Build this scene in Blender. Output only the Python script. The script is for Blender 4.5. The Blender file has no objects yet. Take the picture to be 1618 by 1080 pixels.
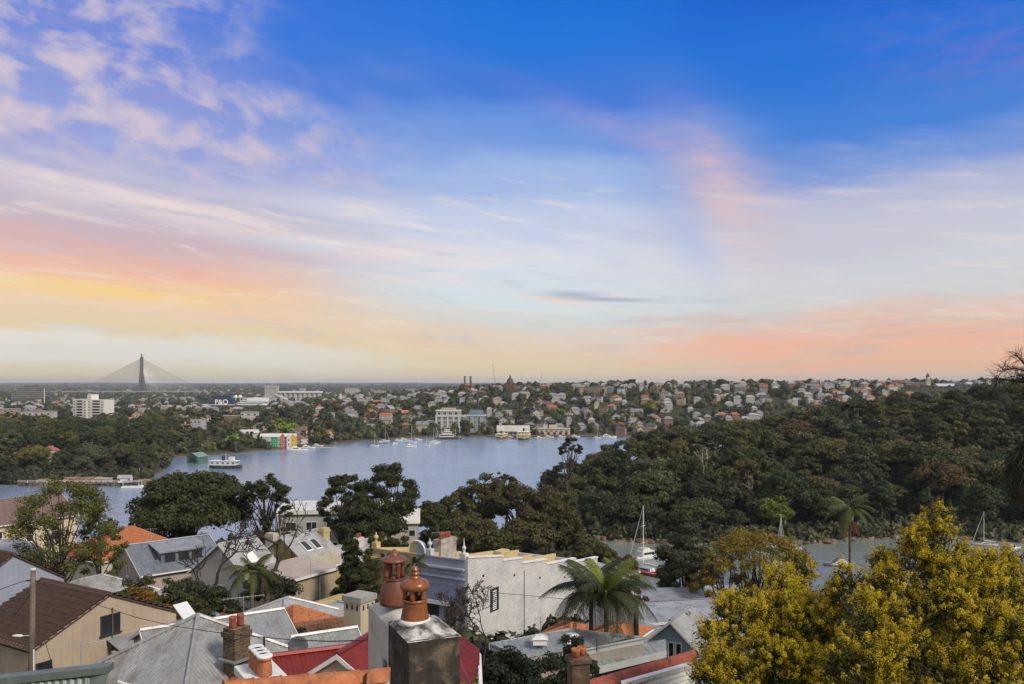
import bpy, bmesh, math, random
import numpy as np
from mathutils import Vector, Matrix

# ------------------------------------------------------------------ camera, sky, sun, exposure
scene = bpy.context.scene
COL = scene.collection
F, CX, HZ, CAMZ = 1300.0, 809.0, 606.0, 45.0       # focal length in photo pixels, principal point, eye height over the water

cam_data = bpy.data.cameras.new('camera')
cam = bpy.data.objects.new('camera', cam_data)
COL.objects.link(cam)
cam.location = (0, 0, CAMZ)
cam.rotation_euler = (math.radians(90), 0, 0)
cam_data.sensor_width = 36.0
cam_data.lens = 36.0 * F / 1618.0
cam_data.shift_y = (HZ - 540.0) / 1618.0
cam_data.clip_start = 0.3
cam_data.clip_end = 60000.0
scene.camera = cam

SUN_AZ, SUN_EL = math.radians(128), math.radians(40)    # azimuth clockwise from +Y: over the right shoulder
world = bpy.data.worlds.new('World')
scene.world = world
world.use_nodes = True

sun_data = bpy.data.lights.new('sun', 'SUN')
sun_data.energy = 3.2
sun_data.angle = math.radians(12)
sun_data.color = (1.0, 0.905, 0.77)
sun = bpy.data.objects.new('sun', sun_data)
COL.objects.link(sun)
sd = Vector((math.sin(SUN_AZ) * math.cos(SUN_EL), math.cos(SUN_AZ) * math.cos(SUN_EL), math.sin(SUN_EL)))
sun.rotation_euler = sd.to_track_quat('Z', 'Y').to_euler()
sun.location = (60, -60, 120)

vs = scene.view_settings
vs.view_transform = 'Standard'
vs.look = 'None'
vs.exposure = 0.0
vs.gamma = 1.0
vs.use_curve_mapping = False
scene.cycles.use_denoising = True
scene.cycles.adaptive_threshold = 0.02
scene.cycles.max_bounces = 5
scene.cycles.diffuse_bounces = 2
scene.cycles.glossy_bounces = 2
scene.cycles.transmission_bounces = 2
scene.cycles.volume_bounces = 0
scene.cycles.transparent_max_bounces = 4
scene.cycles.sample_clamp_indirect = 4.0


def lin(c):
    c = c / 255.0
    return c / 12.92 if c <= 0.04045 else ((c + 0.055) / 1.055) ** 2.4


def rgb(r, g, b):
    return (lin(r), lin(g), lin(b), 1.0)


def alb(r, g, b, k=1.45):
    """surface colour of something that the photograph shows as r, g, b"""
    return tuple(min(0.82, lin(v) * k) for v in (r, g, b)) + (1.0,)


class NT:
    """small helper for node trees"""
    def __init__(self, tree):
        self.t = tree
        tree.nodes.clear()

    def node(self, kind, **kw):
        n = self.t.nodes.new(kind)
        for k, v in kw.items():
            setattr(n, k, v)
        return n

    def put(self, sock, v):
        if isinstance(v, bpy.types.NodeSocket):
            self.t.links.new(v, sock)
        elif v is not None:
            sock.default_value = v

    def m(self, op, a, b=None, c=None, clamp=False):
        n = self.node('ShaderNodeMath', operation=op, use_clamp=clamp)
        self.put(n.inputs[0], a)
        self.put(n.inputs[1], b)
        self.put(n.inputs[2], c)
        return n.outputs[0]

    def add(self, a, b): return self.m('ADD', a, b)
    def sub(self, a, b): return self.m('SUBTRACT', a, b)
    def mul(self, a, b): return self.m('MULTIPLY', a, b)
    def mad(self, a, b, c): return self.m('MULTIPLY_ADD', a, b, c)

    def mix(self, f, a, b, blend='MIX'):
        n = self.node('ShaderNodeMix', data_type='RGBA', blend_type=blend)
        n.clamp_factor = True
        self.put(n.inputs[0], f)
        self.put(n.inputs[6], a)
        self.put(n.inputs[7], b)
        return n.outputs[2]

    def ramp(self, f, stops, interp='LINEAR'):
        n = self.node('ShaderNodeValToRGB')
        r = n.color_ramp
        r.interpolation = interp
        while len(r.elements) < len(stops):
            r.elements.new(0.5)
        for e, (p, c) in zip(r.elements, stops):
            e.position = p
            e.color = c if len(c) == 4 else tuple(c) + (1.0,)
        self.put(n.inputs[0], f)
        return n.outputs[0]

    def smooth(self, x, a, b, lo=0.0, hi=1.0):
        n = self.node('ShaderNodeMapRange', interpolation_type='SMOOTHSTEP')
        self.put(n.inputs[0], x)
        n.inputs[1].default_value, n.inputs[2].default_value = a, b
        n.inputs[3].default_value, n.inputs[4].default_value = lo, hi
        return n.outputs[0]

    def xyz(self, x, y, z):
        n = self.node('ShaderNodeCombineXYZ')
        for s, v in zip(n.inputs, (x, y, z)):
            self.put(s, v)
        return n.outputs[0]

    def noise(self, vec, scale, detail=3.0, rough=0.5, dist=0.0):
        n = self.node('ShaderNodeTexNoise')
        self.put(n.inputs['Vector'], vec)
        n.inputs['Scale'].default_value = scale
        n.inputs['Detail'].default_value = detail
        n.inputs['Roughness'].default_value = rough
        n.inputs['Distortion'].default_value = dist
        return n.outputs[0]


def build_sky():
    w = NT(world.node_tree)
    tc = w.node('ShaderNodeTexCoord')
    sep = w.node('ShaderNodeSeparateXYZ')
    w.put(sep.inputs[0], tc.outputs['Generated'])
    X, Y, Z = sep.outputs
    r = w.m('SQRT', w.add(w.mul(X, X), w.mul(Y, Y)))
    r = w.m('MAXIMUM', r, 0.02)
    s = w.m('DIVIDE', X, r)                  # sine of the azimuth
    te = w.m('DIVIDE', Z, r)                 # tangent of the elevation
    dirv = tc.outputs['Generated']

    def sk(px, row):
        u = (px - CX) / F
        a = math.atan(u)
        return math.sin(a), (HZ - row) / F * math.cos(a)

    # wisp fields, stretched along the horizon and drawn out downwind
    n_big = w.noise(w.xyz(w.mul(s, 2.2), w.mad(s, 0.9, w.mul(te, 5.0)), 0.3), 1.6, 4, 0.55)
    n_str = w.noise(w.xyz(w.mul(s, 2.6), w.mad(s, 3.2, w.mul(te, 22.0)), 1.7), 1.9, 5, 0.6, 0.3)
    n_str2 = w.noise(w.xyz(w.mul(s, 3.4), w.mad(s, -2.0, w.mul(te, 30.0)), 4.1), 1.7, 5, 0.6, 0.2)
    n_mot = w.noise(w.xyz(w.mad(te, -0.5, w.mul(s, 1.0)), w.mad(s, 0.55, w.mul(te, 1.5)), 7.7), 17.0, 4.0, 0.55, 0.25)
    n_fine = w.noise(w.xyz(w.mul(s, 3.0), w.mul(te, 9.0), 2.2), 9.0, 4, 0.6)

    n_fine2 = w.noise(w.xyz(w.mul(s, 5.0), w.mad(s, 4.4, w.mul(te, 34.0)), 5.5), 1.8, 6, 0.66, 0.5)
    wob = w.mad(w.sub(n_big, 0.5), 0.075, w.mul(w.sub(n_str, 0.5), 0.03))

    def rr(f, rows):
        """colour ramp along the elevation, stops given by photo row"""
        st = [(max(0.0, min(1.0, (HZ - row) / F / 0.5)), rgb(*c)) for row, c in rows]
        return w.ramp(f, st, 'EASE')

    teL = w.mul(w.add(w.mad(s, 0.07, te), w.add(wob, 0.033)), 2.0)
    teC = w.mul(w.add(te, w.mad(s, 0.05, wob)), 2.0)
    teR = w.mul(w.add(w.mad(s, -0.035, te), w.add(w.mul(wob, 1.15), 0.012)), 2.0)
    left = rr(teL, [(606, (216, 190, 160)), (592, (222, 206, 166)), (566, (224, 220, 208)), (545, (226, 222, 212)), (528, (230, 208, 168)),
                    (495, (234, 208, 182)), (440, (224, 196, 182)), (395, (206, 180, 188)), (345, (192, 184, 202)), (300, (176, 182, 214)),
                    (245, (146, 168, 224)), (190, (128, 154, 218)), (110, (96, 134, 216)), (0, (62, 118, 216))])
    cent = rr(teC, [(606, (226, 198, 152)), (585, (228, 208, 164)), (560, (230, 206, 174)), (535, (226, 208, 190)), (505, (216, 214, 208)), (465, (212, 224, 228)),
                    (415, (216, 222, 232)), (350, (196, 206, 230)), (290, (160, 184, 228)), (215, (112, 152, 222)), (145, (62, 120, 214)),
                    (70, (34, 116, 216)), (0, (24, 110, 212))])
    right = rr(teR, [(606, (228, 190, 152)), (580, (234, 188, 154)), (550, (236, 184, 158)), (515, (224, 196, 182)), (480, (208, 210, 210)),
                     (440, (206, 210, 216)), (390, (198, 200, 216)), (335, (178, 184, 214)), (280, (116, 150, 216)), (215, (66, 128, 214)),
                     (120, (34, 114, 212)), (0, (24, 94, 202))])
    wl = w.smooth(w.mad(w.sub(n_big, 0.5), 0.25, s), -0.02, -0.36)
    wr = w.smooth(w.mad(w.sub(n_big, 0.5), 0.25, s), 0.06, 0.36)
    sky = w.mix(wl, cent, left)
    sky = w.mix(wr, sky, right)

    def line(p0, p1, width, soft=1.0):
        """soft streak along the line p0-p1 (photo points), as a mask"""
        (s0, t0), (s1, t1) = sk(*p0), sk(*p1)
        k = (t1 - t0) / (s1 - s0)
        d = w.m('DIVIDE', w.sub(te, w.mad(s, k, t0 - k * s0)), width)
        return w.m('EXPONENT', w.mul(w.mul(d, d), -1.0))

    def blob(p, ws, wt, tilt=0.0):
        s0, t0 = sk(*p)
        a = w.sub(s, s0)
        b = w.mad(a, -tilt, w.sub(te, t0))
        a, b = w.m('DIVIDE', a, ws), w.m('DIVIDE', b, wt)
        return w.m('EXPONENT', w.mul(w.add(w.mul(a, a), w.mul(b, b)), -1.0))

    # warm glow band low on the left, yellow under orange-pink
    sfade = w.smooth(s, -0.16, -0.34)
    wav = w.mul(w.sub(n_str, 0.5), 1.1)
    g1 = w.mul(w.mul(line((0, 412), (480, 470), 0.026), sfade), w.add(0.52, wav))
    sky = w.mix(g1, sky, rgb(250, 178, 152))
    g2 = w.mul(w.mul(line((0, 447), (480, 477), 0.0145), sfade), w.add(0.5, w.mul(wav, 1.3)))
    sky = w.mix(g2, sky, rgb(255, 220, 118))
    g3 = w.mul(w.mul(line((0, 362), (420, 430), 0.028), w.smooth(s, -0.2, -0.45)), w.smooth(n_str, 0.42, 0.66))
    sky = w.mix(w.mul(g3, 0.8), sky, rgb(222, 178, 172))
    # long pale streaks across the middle
    b1 = w.mul(w.mul(line((130, 292), (800, 425), 0.022), w.smooth(s, 0.06, -0.12)), w.smooth(n_str, 0.34, 0.62))
    sky = w.mix(w.mul(b1, 0.85), sky, rgb(236, 218, 216))
    b2 = w.mul(w.mul(line((560, 330), (1080, 420), 0.022), blob((820, 380), 0.3, 0.12, -0.16)), w.smooth(n_str, 0.36, 0.66))
    sky = w.mix(w.mul(b2, 0.75), sky, rgb(228, 224, 230))
    b3 = w.mul(line((300, 500), (1000, 560), 0.012), w.mul(w.smooth(n_str, 0.45, 0.7), w.smooth(s, 0.2, 0.0)))
    sky = w.mix(w.mul(b3, 0.6), sky, rgb(226, 196, 174))
    b4 = w.mul(w.mul(blob((620, 415), 0.16, 0.020, -0.16), w.smooth(n_str2, 0.4, 0.62)), 0.7)
    sky = w.mix(b4, sky, rgb(198, 212, 228))
    # fine wind-drawn texture over the whole lower sky
    band = w.mul(w.smooth(te, 0.015, 0.06), w.smooth(te, 0.30, 0.20))
    sky = w.mix(w.mul(w.mul(band, w.smooth(n_fine2, 0.50, 0.74)), 0.55), sky, rgb(242, 226, 214))
    sky = w.mix(w.mul(w.mul(band, w.smooth(n_fine2, 0.47, 0.26)), 0.40), sky, rgb(184, 190, 208))
    # mottled mauve cloud field, upper left
    reg = w.mul(w.smooth(w.mad(w.sub(n_big, 0.5), 0.3, w.mad(te, 0.9, s)), 0.20, -0.12), w.smooth(te, 0.195, 0.27))
    regc = w.m('MINIMUM', w.mul(w.smooth(s, -0.02, -0.16), w.smooth(w.mad(s, 0.30, te), 0.42, 0.27)), reg)
    veil = w.mul(regc, w.smooth(n_fine, 0.25, 0.7, 0.15, 0.62))
    sky = w.mix(veil, sky, rgb(150, 150, 212))
    puff = w.mul(regc, w.smooth(n_mot, 0.40, 0.57))
    sky = w.mix(w.mul(puff, 0.75), sky, rgb(190, 184, 210))
    puff2 = w.mul(regc, w.smooth(n_mot, 0.52, 0.68))
    sky = w.mix(w.mul(puff2, 0.8), sky, rgb(212, 196, 210))
    # pink front on the right: upright curl with a sharp lee side, veil behind it
    e1 = w.mul(blob((1010, 215), 0.115, 0.018, -0.42), w.smooth(n_fine, 0.25, 0.7, 0.45, 1.0))
    sky = w.mix(w.mul(e1, 0.5), sky, rgb(168, 158, 208))
    e2 = w.mul(blob((1150, 312), 0.062, 0.062, -0.9), w.smooth(n_fine, 0.25, 0.7, 0.5, 1.0))
    sky = w.mix(w.mul(e2, 0.85), sky, rgb(222, 190, 192))
    hole = blob((1090, 372), 0.034, 0.034, -0.9)
    sky = w.mix(w.mul(hole, 0.55), sky, rgb(166, 186, 228))
    e3 = w.mul(blob((1330, 370), 0.15, 0.045, 0.0), 0.6)
    sky = w.mix(e3, sky, rgb(200, 198, 212))
    e4 = w.mul(blob((1560, 80), 0.10, 0.05, -0.2), w.smooth(n_fine, 0.35, 0.7, 0.1, 0.6))
    sky = w.mix(e4, sky, rgb(112, 116, 202))
    # peach and grey cloud low on the right
    lowr = w.mul(w.smooth(s, 0.02, 0.2), w.mul(w.smooth(te, 0.098, 0.066), w.smooth(te, 0.0, 0.02, 0.3, 1.0)))
    pe = w.mul(lowr, w.smooth(n_str2, 0.44, 0.62))
    sky = w.mix(w.mul(pe, 0.5), sky, rgb(246, 180, 148))
    gr = w.mul(lowr, w.smooth(n_str2, 0.50, 0.36))
    sky = w.mix(w.mul(gr, 0.65), sky, rgb(206, 182, 172))
    # the small grey cloud with a lit lower edge
    lit = blob((882, 474), 0.038, 0.0042, -0.10)
    sky = w.mix(w.mul(lit, 0.75), sky, rgb(244, 214, 198))
    c1 = blob((905, 465), 0.034, 0.0042, -0.05)
    sky = w.mix(w.mul(c1, 0.75), sky, rgb(160, 172, 190))
    c2 = blob((965, 473), 0.052, 0.0026, -0.04)
    sky = w.mix(w.mul(c2, 0.8), sky, rgb(158, 168, 188))

    # overhead and behind the eye: unseen pale cloud added to neutralise the light
    over = w.m('MAXIMUM', w.smooth(te, 0.50, 1.05), w.mul(w.smooth(Y, 0.30, -0.25), w.smooth(te, 0.0, 0.25)))
    sky = w.mix(w.mul(over, 0.92), sky, w.mix(n_big, (0.46, 0.47, 0.50, 1), (0.60, 0.59, 0.57, 1)))

    nish = w.node('ShaderNodeTexSky', sky_type='NISHITA')
    nish.sun_disc = False
    nish.sun_elevation = SUN_EL
    nish.sun_rotation = SUN_AZ
    bg_n = w.node('ShaderNodeBackground')
    w.put(bg_n.inputs[0], nish.outputs[0])
    bg_n.inputs[1].default_value = 0.05
    bg_c = w.node('ShaderNodeBackground')
    w.put(bg_c.inputs[0], sky)
    bg_c.inputs[1].default_value = 1.04
    mx = w.node('ShaderNodeMixShader')
    mx.inputs[0].default_value = 0.97
    w.put(mx.inputs[1], bg_n.outputs[0])
    w.put(mx.inputs[2], bg_c.outputs[0])
    out = w.node('ShaderNodeOutputWorld')
    w.put(out.inputs[0], mx.outputs[0])


build_sky()
world.cycles.sampling_method = 'MANUAL'
world.cycles.sample_map_resolution = 512


# ------------------------------------------------------------------ helpers: placing, objects, meshes, materials
def wx(px, D):
    return (px - CX) / F * D


def zr(row, D):
    return CAMZ - (row - HZ) / F * D


def at(px, row, D):
    return Vector((wx(px, D), D, zr(row, D)))


def px_of(x, y):
    return CX + F * x / y


def tag(o, label=None, cat=None, group=None, kind=None):
    if label: o['label'] = label
    if cat: o['category'] = cat
    if group: o['group'] = group
    if kind: o['kind'] = kind
    return o


def empty(name, loc, rz=0.0, label=None, cat=None, group=None):
    o = bpy.data.objects.new(name, None)
    o.empty_display_size = 0.3
    o.location = loc
    o.rotation_euler = (0, 0, rz)
    COL.objects.link(o)
    return tag(o, label, cat, group)


def link(name, mesh, parent=None, loc=(0, 0, 0), rot=(0, 0, 0), scale=(1, 1, 1), color=None):
    o = bpy.data.objects.new(name, mesh)
    COL.objects.link(o)
    o.parent = parent
    o.location = loc
    o.rotation_euler = rot
    o.scale = scale
    if color: o.color = color
    return o


def mesh_np(name, verts, faces, mat, tint=None, smooth=False):
    """mesh from arrays; faces an (n, k) array, tint one value per face"""
    verts = np.asarray(verts, dtype=np.float32)
    faces = np.asarray(faces, dtype=np.int32)
    me = bpy.data.meshes.new(name)
    n, k = faces.shape
    me.vertices.add(len(verts))
    me.vertices.foreach_set('co', verts.ravel())
    me.loops.add(n * k)
    me.loops.foreach_set('vertex_index', faces.ravel())
    me.polygons.add(n)
    me.polygons.foreach_set('loop_start', np.arange(0, n * k, k, dtype=np.int32))
    me.polygons.foreach_set('loop_total', np.full(n, k, dtype=np.int32))
    if smooth:
        me.polygons.foreach_set('use_smooth', np.ones(n, dtype=bool))
    if tint is not None:
        a = me.attributes.new('tint', 'FLOAT', 'FACE')
        a.data.foreach_set('value', np.asarray(tint, dtype=np.float32))
    me.update(calc_edges=True)
    if mat is not None:
        me.materials.append(mat)
    return me


class MB:
    """collects faces of one mesh"""
    def __init__(self):
        self.v, self.f, self.mi, self.cur = [], [], [], 0

    def mat(self, i):
        self.cur = i
        return self

    def face(self, pts):
        n = len(self.v)
        self.v += [tuple(p) for p in pts]
        self.f.append(tuple(range(n, n + len(pts))))
        self.mi.append(self.cur)

    def faces(self, pts, idx):
        n = len(self.v)
        self.v += [tuple(p) for p in pts]
        for f in idx:
            self.f.append(tuple(n + i for i in f))
            self.mi.append(self.cur)

    def hexa(self, b, t):
        """solid between a bottom and a top ring of the same length (counter-clockwise from above)"""
        n = len(b)
        idx = [tuple(reversed(range(n))), tuple(range(n, 2 * n))]
        idx += [(i, (i + 1) % n, n + (i + 1) % n, n + i) for i in range(n)]
        self.faces(list(b) + list(t), idx)
        return self

    def box(self, x0, x1, y0, y1, z0, z1):
        b = [(x0, y0, z0), (x1, y0, z0), (x1, y1, z0), (x0, y1, z0)]
        return self.hexa(b, [(p[0], p[1], z1) for p in b])

    def slab(self, poly, vec):
        """polygon pushed along a vector"""
        p = [Vector(q) for q in poly]
        v = Vector(vec)
        nn = Vector((0, 0, 0))
        for i in range(1, len(p) - 1):
            nn += (p[i] - p[0]).cross(p[i + 1] - p[0])
        if nn.dot(v) < 0:
            p.reverse()
        return self.hexa(p, [q + v for q in p])

    def tube(self, pts, r, n=6, cap=True):
        pts = [Vector(p) for p in pts]
        rs = r if isinstance(r, (list, tuple)) else [r] * len(pts)
        rings = []
        up = Vector((0, 0, 1))
        for i, p in enumerate(pts):
            d = (pts[min(i + 1, len(pts) - 1)] - pts[max(i - 1, 0)]).normalized()
            a = d.cross(up)
            if a.length < 0.05:
                a = d.cross(Vector((1, 0, 0)))
            a.normalize()
            b = a.cross(d)
            rings.append([p + (a * math.cos(t) + b * math.sin(t)) * rs[i] for t in [2 * math.pi * k / n for k in range(n)]])
        v = [q for rg in rings for q in rg]
        idx = []
        for i in range(len(pts) - 1):
            for k in range(n):
                idx.append((i * n + k, i * n + (k + 1) % n, (i + 1) * n + (k + 1) % n, (i + 1) * n + k))
        if cap:
            idx.append(tuple(reversed(range(n))))
            idx.append(tuple(range((len(pts) - 1) * n, len(pts) * n)))
        self.faces(v, idx)
        return self

    def lathe(self, prof, n=20, c=(0, 0, 0)):
        """prof: (radius, z) list from bottom to top"""
        v, idx = [], []
        for (r, z) in prof:
            for k in range(n):
                t = 2 * math.pi * k / n
                v.append((c[0] + r * math.cos(t), c[1] + r * math.sin(t), c[2] + z))
        for i in range(len(prof) - 1):
            for k in range(n):
                idx.append((i * n + k, i * n + (k + 1) % n, (i + 1) * n + (k + 1) % n, (i + 1) * n + k))
        idx.append(tuple(reversed(range(n))))
        idx.append(tuple(range((len(prof) - 1) * n, len(prof) * n)))
        self.faces(v, idx)
        return self

    def mesh(self, name, mats, smooth=False):
        me = bpy.data.meshes.new(name)
        me.from_pydata(self.v, [], self.f)
        mats = mats if isinstance(mats, (list, tuple)) else [mats]
        for m_ in mats:
            me.materials.append(m_)
        if len(mats) > 1:
            me.polygons.foreach_set('material_index', self.mi)
        if smooth:
            me.polygons.foreach_set('use_smooth', [True] * len(self.f))
        me.update()
        return me

    def build(self, name, mats, parent=None, loc=(0, 0, 0), rot=(0, 0, 0), smooth=False, color=None, bevel=0.0):
        o = link(name, self.mesh(name, mats, smooth), parent, loc, rot, color=color)
        if bevel:
            b = o.modifiers.new('edges', 'BEVEL')
            b.width = bevel
            b.segments = 2
            b.limit_method = 'ANGLE'
        return o


_mats = {}


def mat(name, col=None, rough=0.7, var=0.12, scale=1.2, bump=0.0, bscale=20.0, metal=0.0, spec=0.4, dirt=None, dirt_amt=0.0, dirt_scale=0.7, stretch=None, streak=0.0):
    """plain procedural surface: base colour (None: the object's own colour) with mottling, stains and fine relief"""
    if name in _mats:
        return _mats[name]
    ma = bpy.data.materials.new(name)
    ma.use_nodes = True
    n = NT(ma.node_tree)
    tc = n.node('ShaderNodeTexCoord')
    vec = tc.outputs['Object']
    if col is None:
        oi = n.node('ShaderNodeObjectInfo')
        base = oi.outputs['Color']
    else:
        rgbn = n.node('ShaderNodeRGB')
        rgbn.outputs[0].default_value = col
        base = rgbn.outputs[0]
    nz = n.noise(vec, scale, 5, 0.6)
    f = n.smooth(nz, 0.25, 0.75, 1.0 - var, 1.0 + var)
    c = n.mix(1.0, base, n.xyz(f, f, f), 'MULTIPLY')
    if streak:
        mp = n.node('ShaderNodeMapping')
        n.put(mp.inputs[0], vec)
        mp.inputs[3].default_value = (6.0, 6.0, 0.5)
        st = n.noise(mp.outputs[0], 1.0, 4, 0.6)
        k = n.smooth(st, 0.4, 0.75, 1.0, 1.0 - streak)
        c = n.mix(1.0, c, n.xyz(k, k, k), 'MULTIPLY')
    if dirt is not None:
        dn = n.noise(vec, dirt_scale, 6, 0.65, 0.4)
        c = n.mix(n.smooth(dn, 0.62 - 0.3 * dirt_amt, 0.78 - 0.2 * dirt_amt), c, dirt)
    bs = n.node('ShaderNodeBsdfPrincipled')
    n.put(bs.inputs['Base Color'], c)
    bs.inputs['Roughness'].default_value = rough
    bs.inputs['Metallic'].default_value = metal
    bs.inputs['Specular IOR Level'].default_value = spec
    if bump:
        bp = n.node('ShaderNodeBump')
        bp.inputs['Strength'].default_value = bump
        bp.inputs['Distance'].default_value = 0.02
        n.put(bp.inputs['Height'], n.noise(vec, bscale, 4, 0.6))
        n.put(bs.inputs['Normal'], bp.outputs[0])
    o = n.node('ShaderNodeOutputMaterial')
    n.put(o.inputs[0], bs.outputs[0])
    _mats[name] = ma
    return ma


def foliage_mat(name, transl=0.25, rough=0.6, spec=0.25, lo=0.55, hi=1.5, warm=0.12):
    """leaf surface: the object's colour, varied leaf by leaf and clump by clump"""
    if name in _mats:
        return _mats[name]
    ma = bpy.data.materials.new(name)
    ma.use_nodes = True
    n = NT(ma.node_tree)
    oi = n.node('ShaderNodeObjectInfo')
    at_ = n.node('ShaderNodeAttribute', attribute_name='tint')
    t = at_.outputs['Fac']
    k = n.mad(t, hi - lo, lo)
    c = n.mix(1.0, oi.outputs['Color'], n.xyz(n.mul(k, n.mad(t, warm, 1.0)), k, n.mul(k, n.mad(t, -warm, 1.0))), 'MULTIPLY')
    bs = n.node('ShaderNodeBsdfPrincipled')
    n.put(bs.inputs['Base Color'], c)
    bs.inputs['Roughness'].default_value = rough
    bs.inputs['Specular IOR Level'].default_value = spec
    tr = n.node('ShaderNodeBsdfTranslucent')
    n.put(tr.inputs[0], c)
    mx = n.node('ShaderNodeMixShader')
    mx.inputs[0].default_value = transl
    n.put(mx.inputs[1], bs.outputs[0])
    n.put(mx.inputs[2], tr.outputs[0])
    o = n.node('ShaderNodeOutputMaterial')
    n.put(o.inputs[0], mx.outputs[0] if transl > 0 else bs.outputs[0])
    _mats[name] = ma
    return ma


_ORD = 'first second third fourth fifth sixth seventh eighth ninth tenth eleventh twelfth'.split()


def ordinal(i):
    if i < 12:
        return _ORD[i]
    n = i + 1
    return '%d%s' % (n, 'th' if 10 < n % 100 < 14 else {1: 'st', 2: 'nd', 3: 'rd'}.get(n % 10, 'th'))


class Ranker:
    """gives look-alikes labels that single each one out: colour, where it stands, and its place counted from the left"""
    def __init__(self):
        self.d = {}

    def add(self, o, what, where, x):
        self.d.setdefault((what, where), []).append((x, o))

    def finish(self):
        for (what, where), v in self.d.items():
            v.sort(key=lambda q: q[0])
            for i, (x, o) in enumerate(v):
                if len(v) == 1:
                    o['label'] = '%s %s' % (what, where)
                else:
                    o['label'] = '%s %s, %s from left' % (what, where, ordinal(i))


# ------------------------------------------------------------------ terrain and water
def smst(x):
    x = np.clip(x, 0, 1)
    return x * x * (3 - 2 * x)


NEAR_SHORE = np.array([(-500, 200), (-134, 218), (-60, 228), (0, 234), (14, 226), (22, 196), (27, 170), (60, 160), (110, 150), (400, 140)], float)
NEAR_PROF = np.array([(-50, 38), (0, 36.5), (14, 35), (25, 31.5), (38, 28.6), (50, 26), (72, 22), (95, 18.5), (120, 14), (150, 8.5), (185, 4.5), (215, 2.6), (400, 2)], float)
_fs = [(-900, 300), (-300, 345), (0, 366), (150, 369), (232, 376), (258, 420), (278, 505), (300, 512), (360, 527), (430, 560), (500, 592), (560, 636), (640, 680), (700, 697), (1000, 702), (1100, 702)]
FAR_SHORE = np.array([(wx(p, d), d) for p, d in _fs] + [(260, 690), (500, 640), (900, 560), (2500, 480)], float)


def near_h(x, y):
    ys = np.interp(x, NEAR_SHORE[:, 0], NEAR_SHORE[:, 1])
    d = ys - y
    z = np.minimum(np.interp(y, NEAR_PROF[:, 0], NEAR_PROF[:, 1]), 1.0 + 0.36 * d + 1.2 * smst(d / 3.0))
    z = z - np.minimum(7 * smst((x - 5) / 15.0) * smst((y - 45) / 40.0), np.maximum(z - 2.4, 0))
    return np.where(d > 0, z, np.maximum(-3, d * 0.6))


def far_h(x, y):
    # the far shoreline runs backwards on one stretch, so measure along the sight line
    a = np.arctan2(x, np.maximum(y, 1))
    sa = np.arctan2(FAR_SHORE[:, 0], FAR_SHORE[:, 1])
    ys = np.interp(a, sa, FAR_SHORE[:, 1])
    d = y - ys
    t = np.tan(a)
    crest = np.interp(t, [-1.5, -0.62, -0.42, -0.28, -0.16, -0.08, 0.0, 0.12, 0.3, 0.5, 0.65, 1.6], [11, 10, 9, 10, 18, 27, 35, 37, 39, 41, 43, 43])
    z = 0.3 + crest * smst(d / 430.0)
    z = np.where(t < -0.2, 0.3 + crest * smst(d / np.interp(t, [-.62, -.42, -.35, -.2], [75, 80, 200, 430])), z)
    z = z + 1.0 * smst(d / 3.0) * (1 - smst((z - 1) / 6.0))
    back = smst((d - 650.0) / 1200.0)
    plain = np.interp(y, [0, 2500, 5000, 9000, 13000, 16000, 30000], [6, 8, 14, 30, 54, 62, 40])
    plain = plain + np.where(t > 0.05, 22 * smst((t - 0.05) / 0.3), 0) * np.clip(1.6 - y / 6000.0, 0, 1)
    z = z * (1 - back) + plain * back
    basin = smst((y - 1340) / 60) * smst((1760 - y) / 60) * smst((t + 0.42) / 0.03) * smst((-0.17 - t) / 0.03)
    z = z * (1 - basin) - 1.5 * basin
    return np.where(d > 0, z, np.maximum(-3, d * 0.4))


def wood_h(x, y):
    """the wooded headland across the inlet"""
    ys = 232 + 0.05 * np.maximum(x - 40, 0) + 4 * np.sin(x * 0.07) + np.where(x < 30, (30 - x) ** 2 * 0.12, 0)
    d = y - ys
    yb = 315 + 0.9 * np.maximum(x - 15, 0)
    db = yb + 60 - y
    h = np.interp(x, [12, 25, 60, 100, 140, 180, 220, 300, 500], [3, 8, 17, 16, 19.5, 24, 28, 34, 36])
    z = 0.2 + h * smst(d / 115.0) * smst(db / 120.0)
    z = z + 0.9 * smst(d / 2.5)
    ok = (d > 0) & (db > 0) & (x > 13)
    return np.where(ok, z, -3)


def ground_h(x, y):
    return np.maximum(np.maximum(near_h(x, y), far_h(x, y)), wood_h(x, y))


def gz(x, y):
    return float(ground_h(np.array([x], float), np.array([y], float))[0])


def grid_sheet(name, m_):
    """one sheet: fine rows close by, coarse to the horizon, fanned out from the eye"""
    ds = np.concatenate([np.arange(-40, 260, 4.0), np.arange(260, 460, 5.0), np.arange(460, 760, 6.0), np.arange(760, 1500, 20.0), np.geomspace(1500, 20000, 46)])
    ts = np.linspace(-1.05, 1.05, 240)
    D, T = np.meshgrid(ds, ts, indexing='ij')
    X = T * np.maximum(D + 120, 60) * np.where(D < 400, 1.0, 1.0)
    Z = ground_h(X, D)
    rg = np.random.RandomState(4)
    Z = Z + np.where((Z > 1.5) & (D > 120) & (D < 3000), rg.uniform(-.25, .25, Z.shape), 0)
    far = (D > 6000)
    Z = Z + np.where(far, 7 * np.sin(X * 0.0011 + D * 0.0007) + 4 * np.sin(X * 0.0031 + 1.7), 0) * np.clip((D - 6000) / 5000, 0, 1)
    nr, nc = D.shape
    v = np.stack([X, D, Z], -1).reshape(-1, 3)
    i = (np.arange(nr - 1)[:, None] * nc + np.arange(nc - 1)[None, :]).ravel()
    f = np.stack([i, i + 1, i + nc + 1, i + nc], -1)
    return mesh_np(name, v, f, m_, smooth=True)


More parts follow.
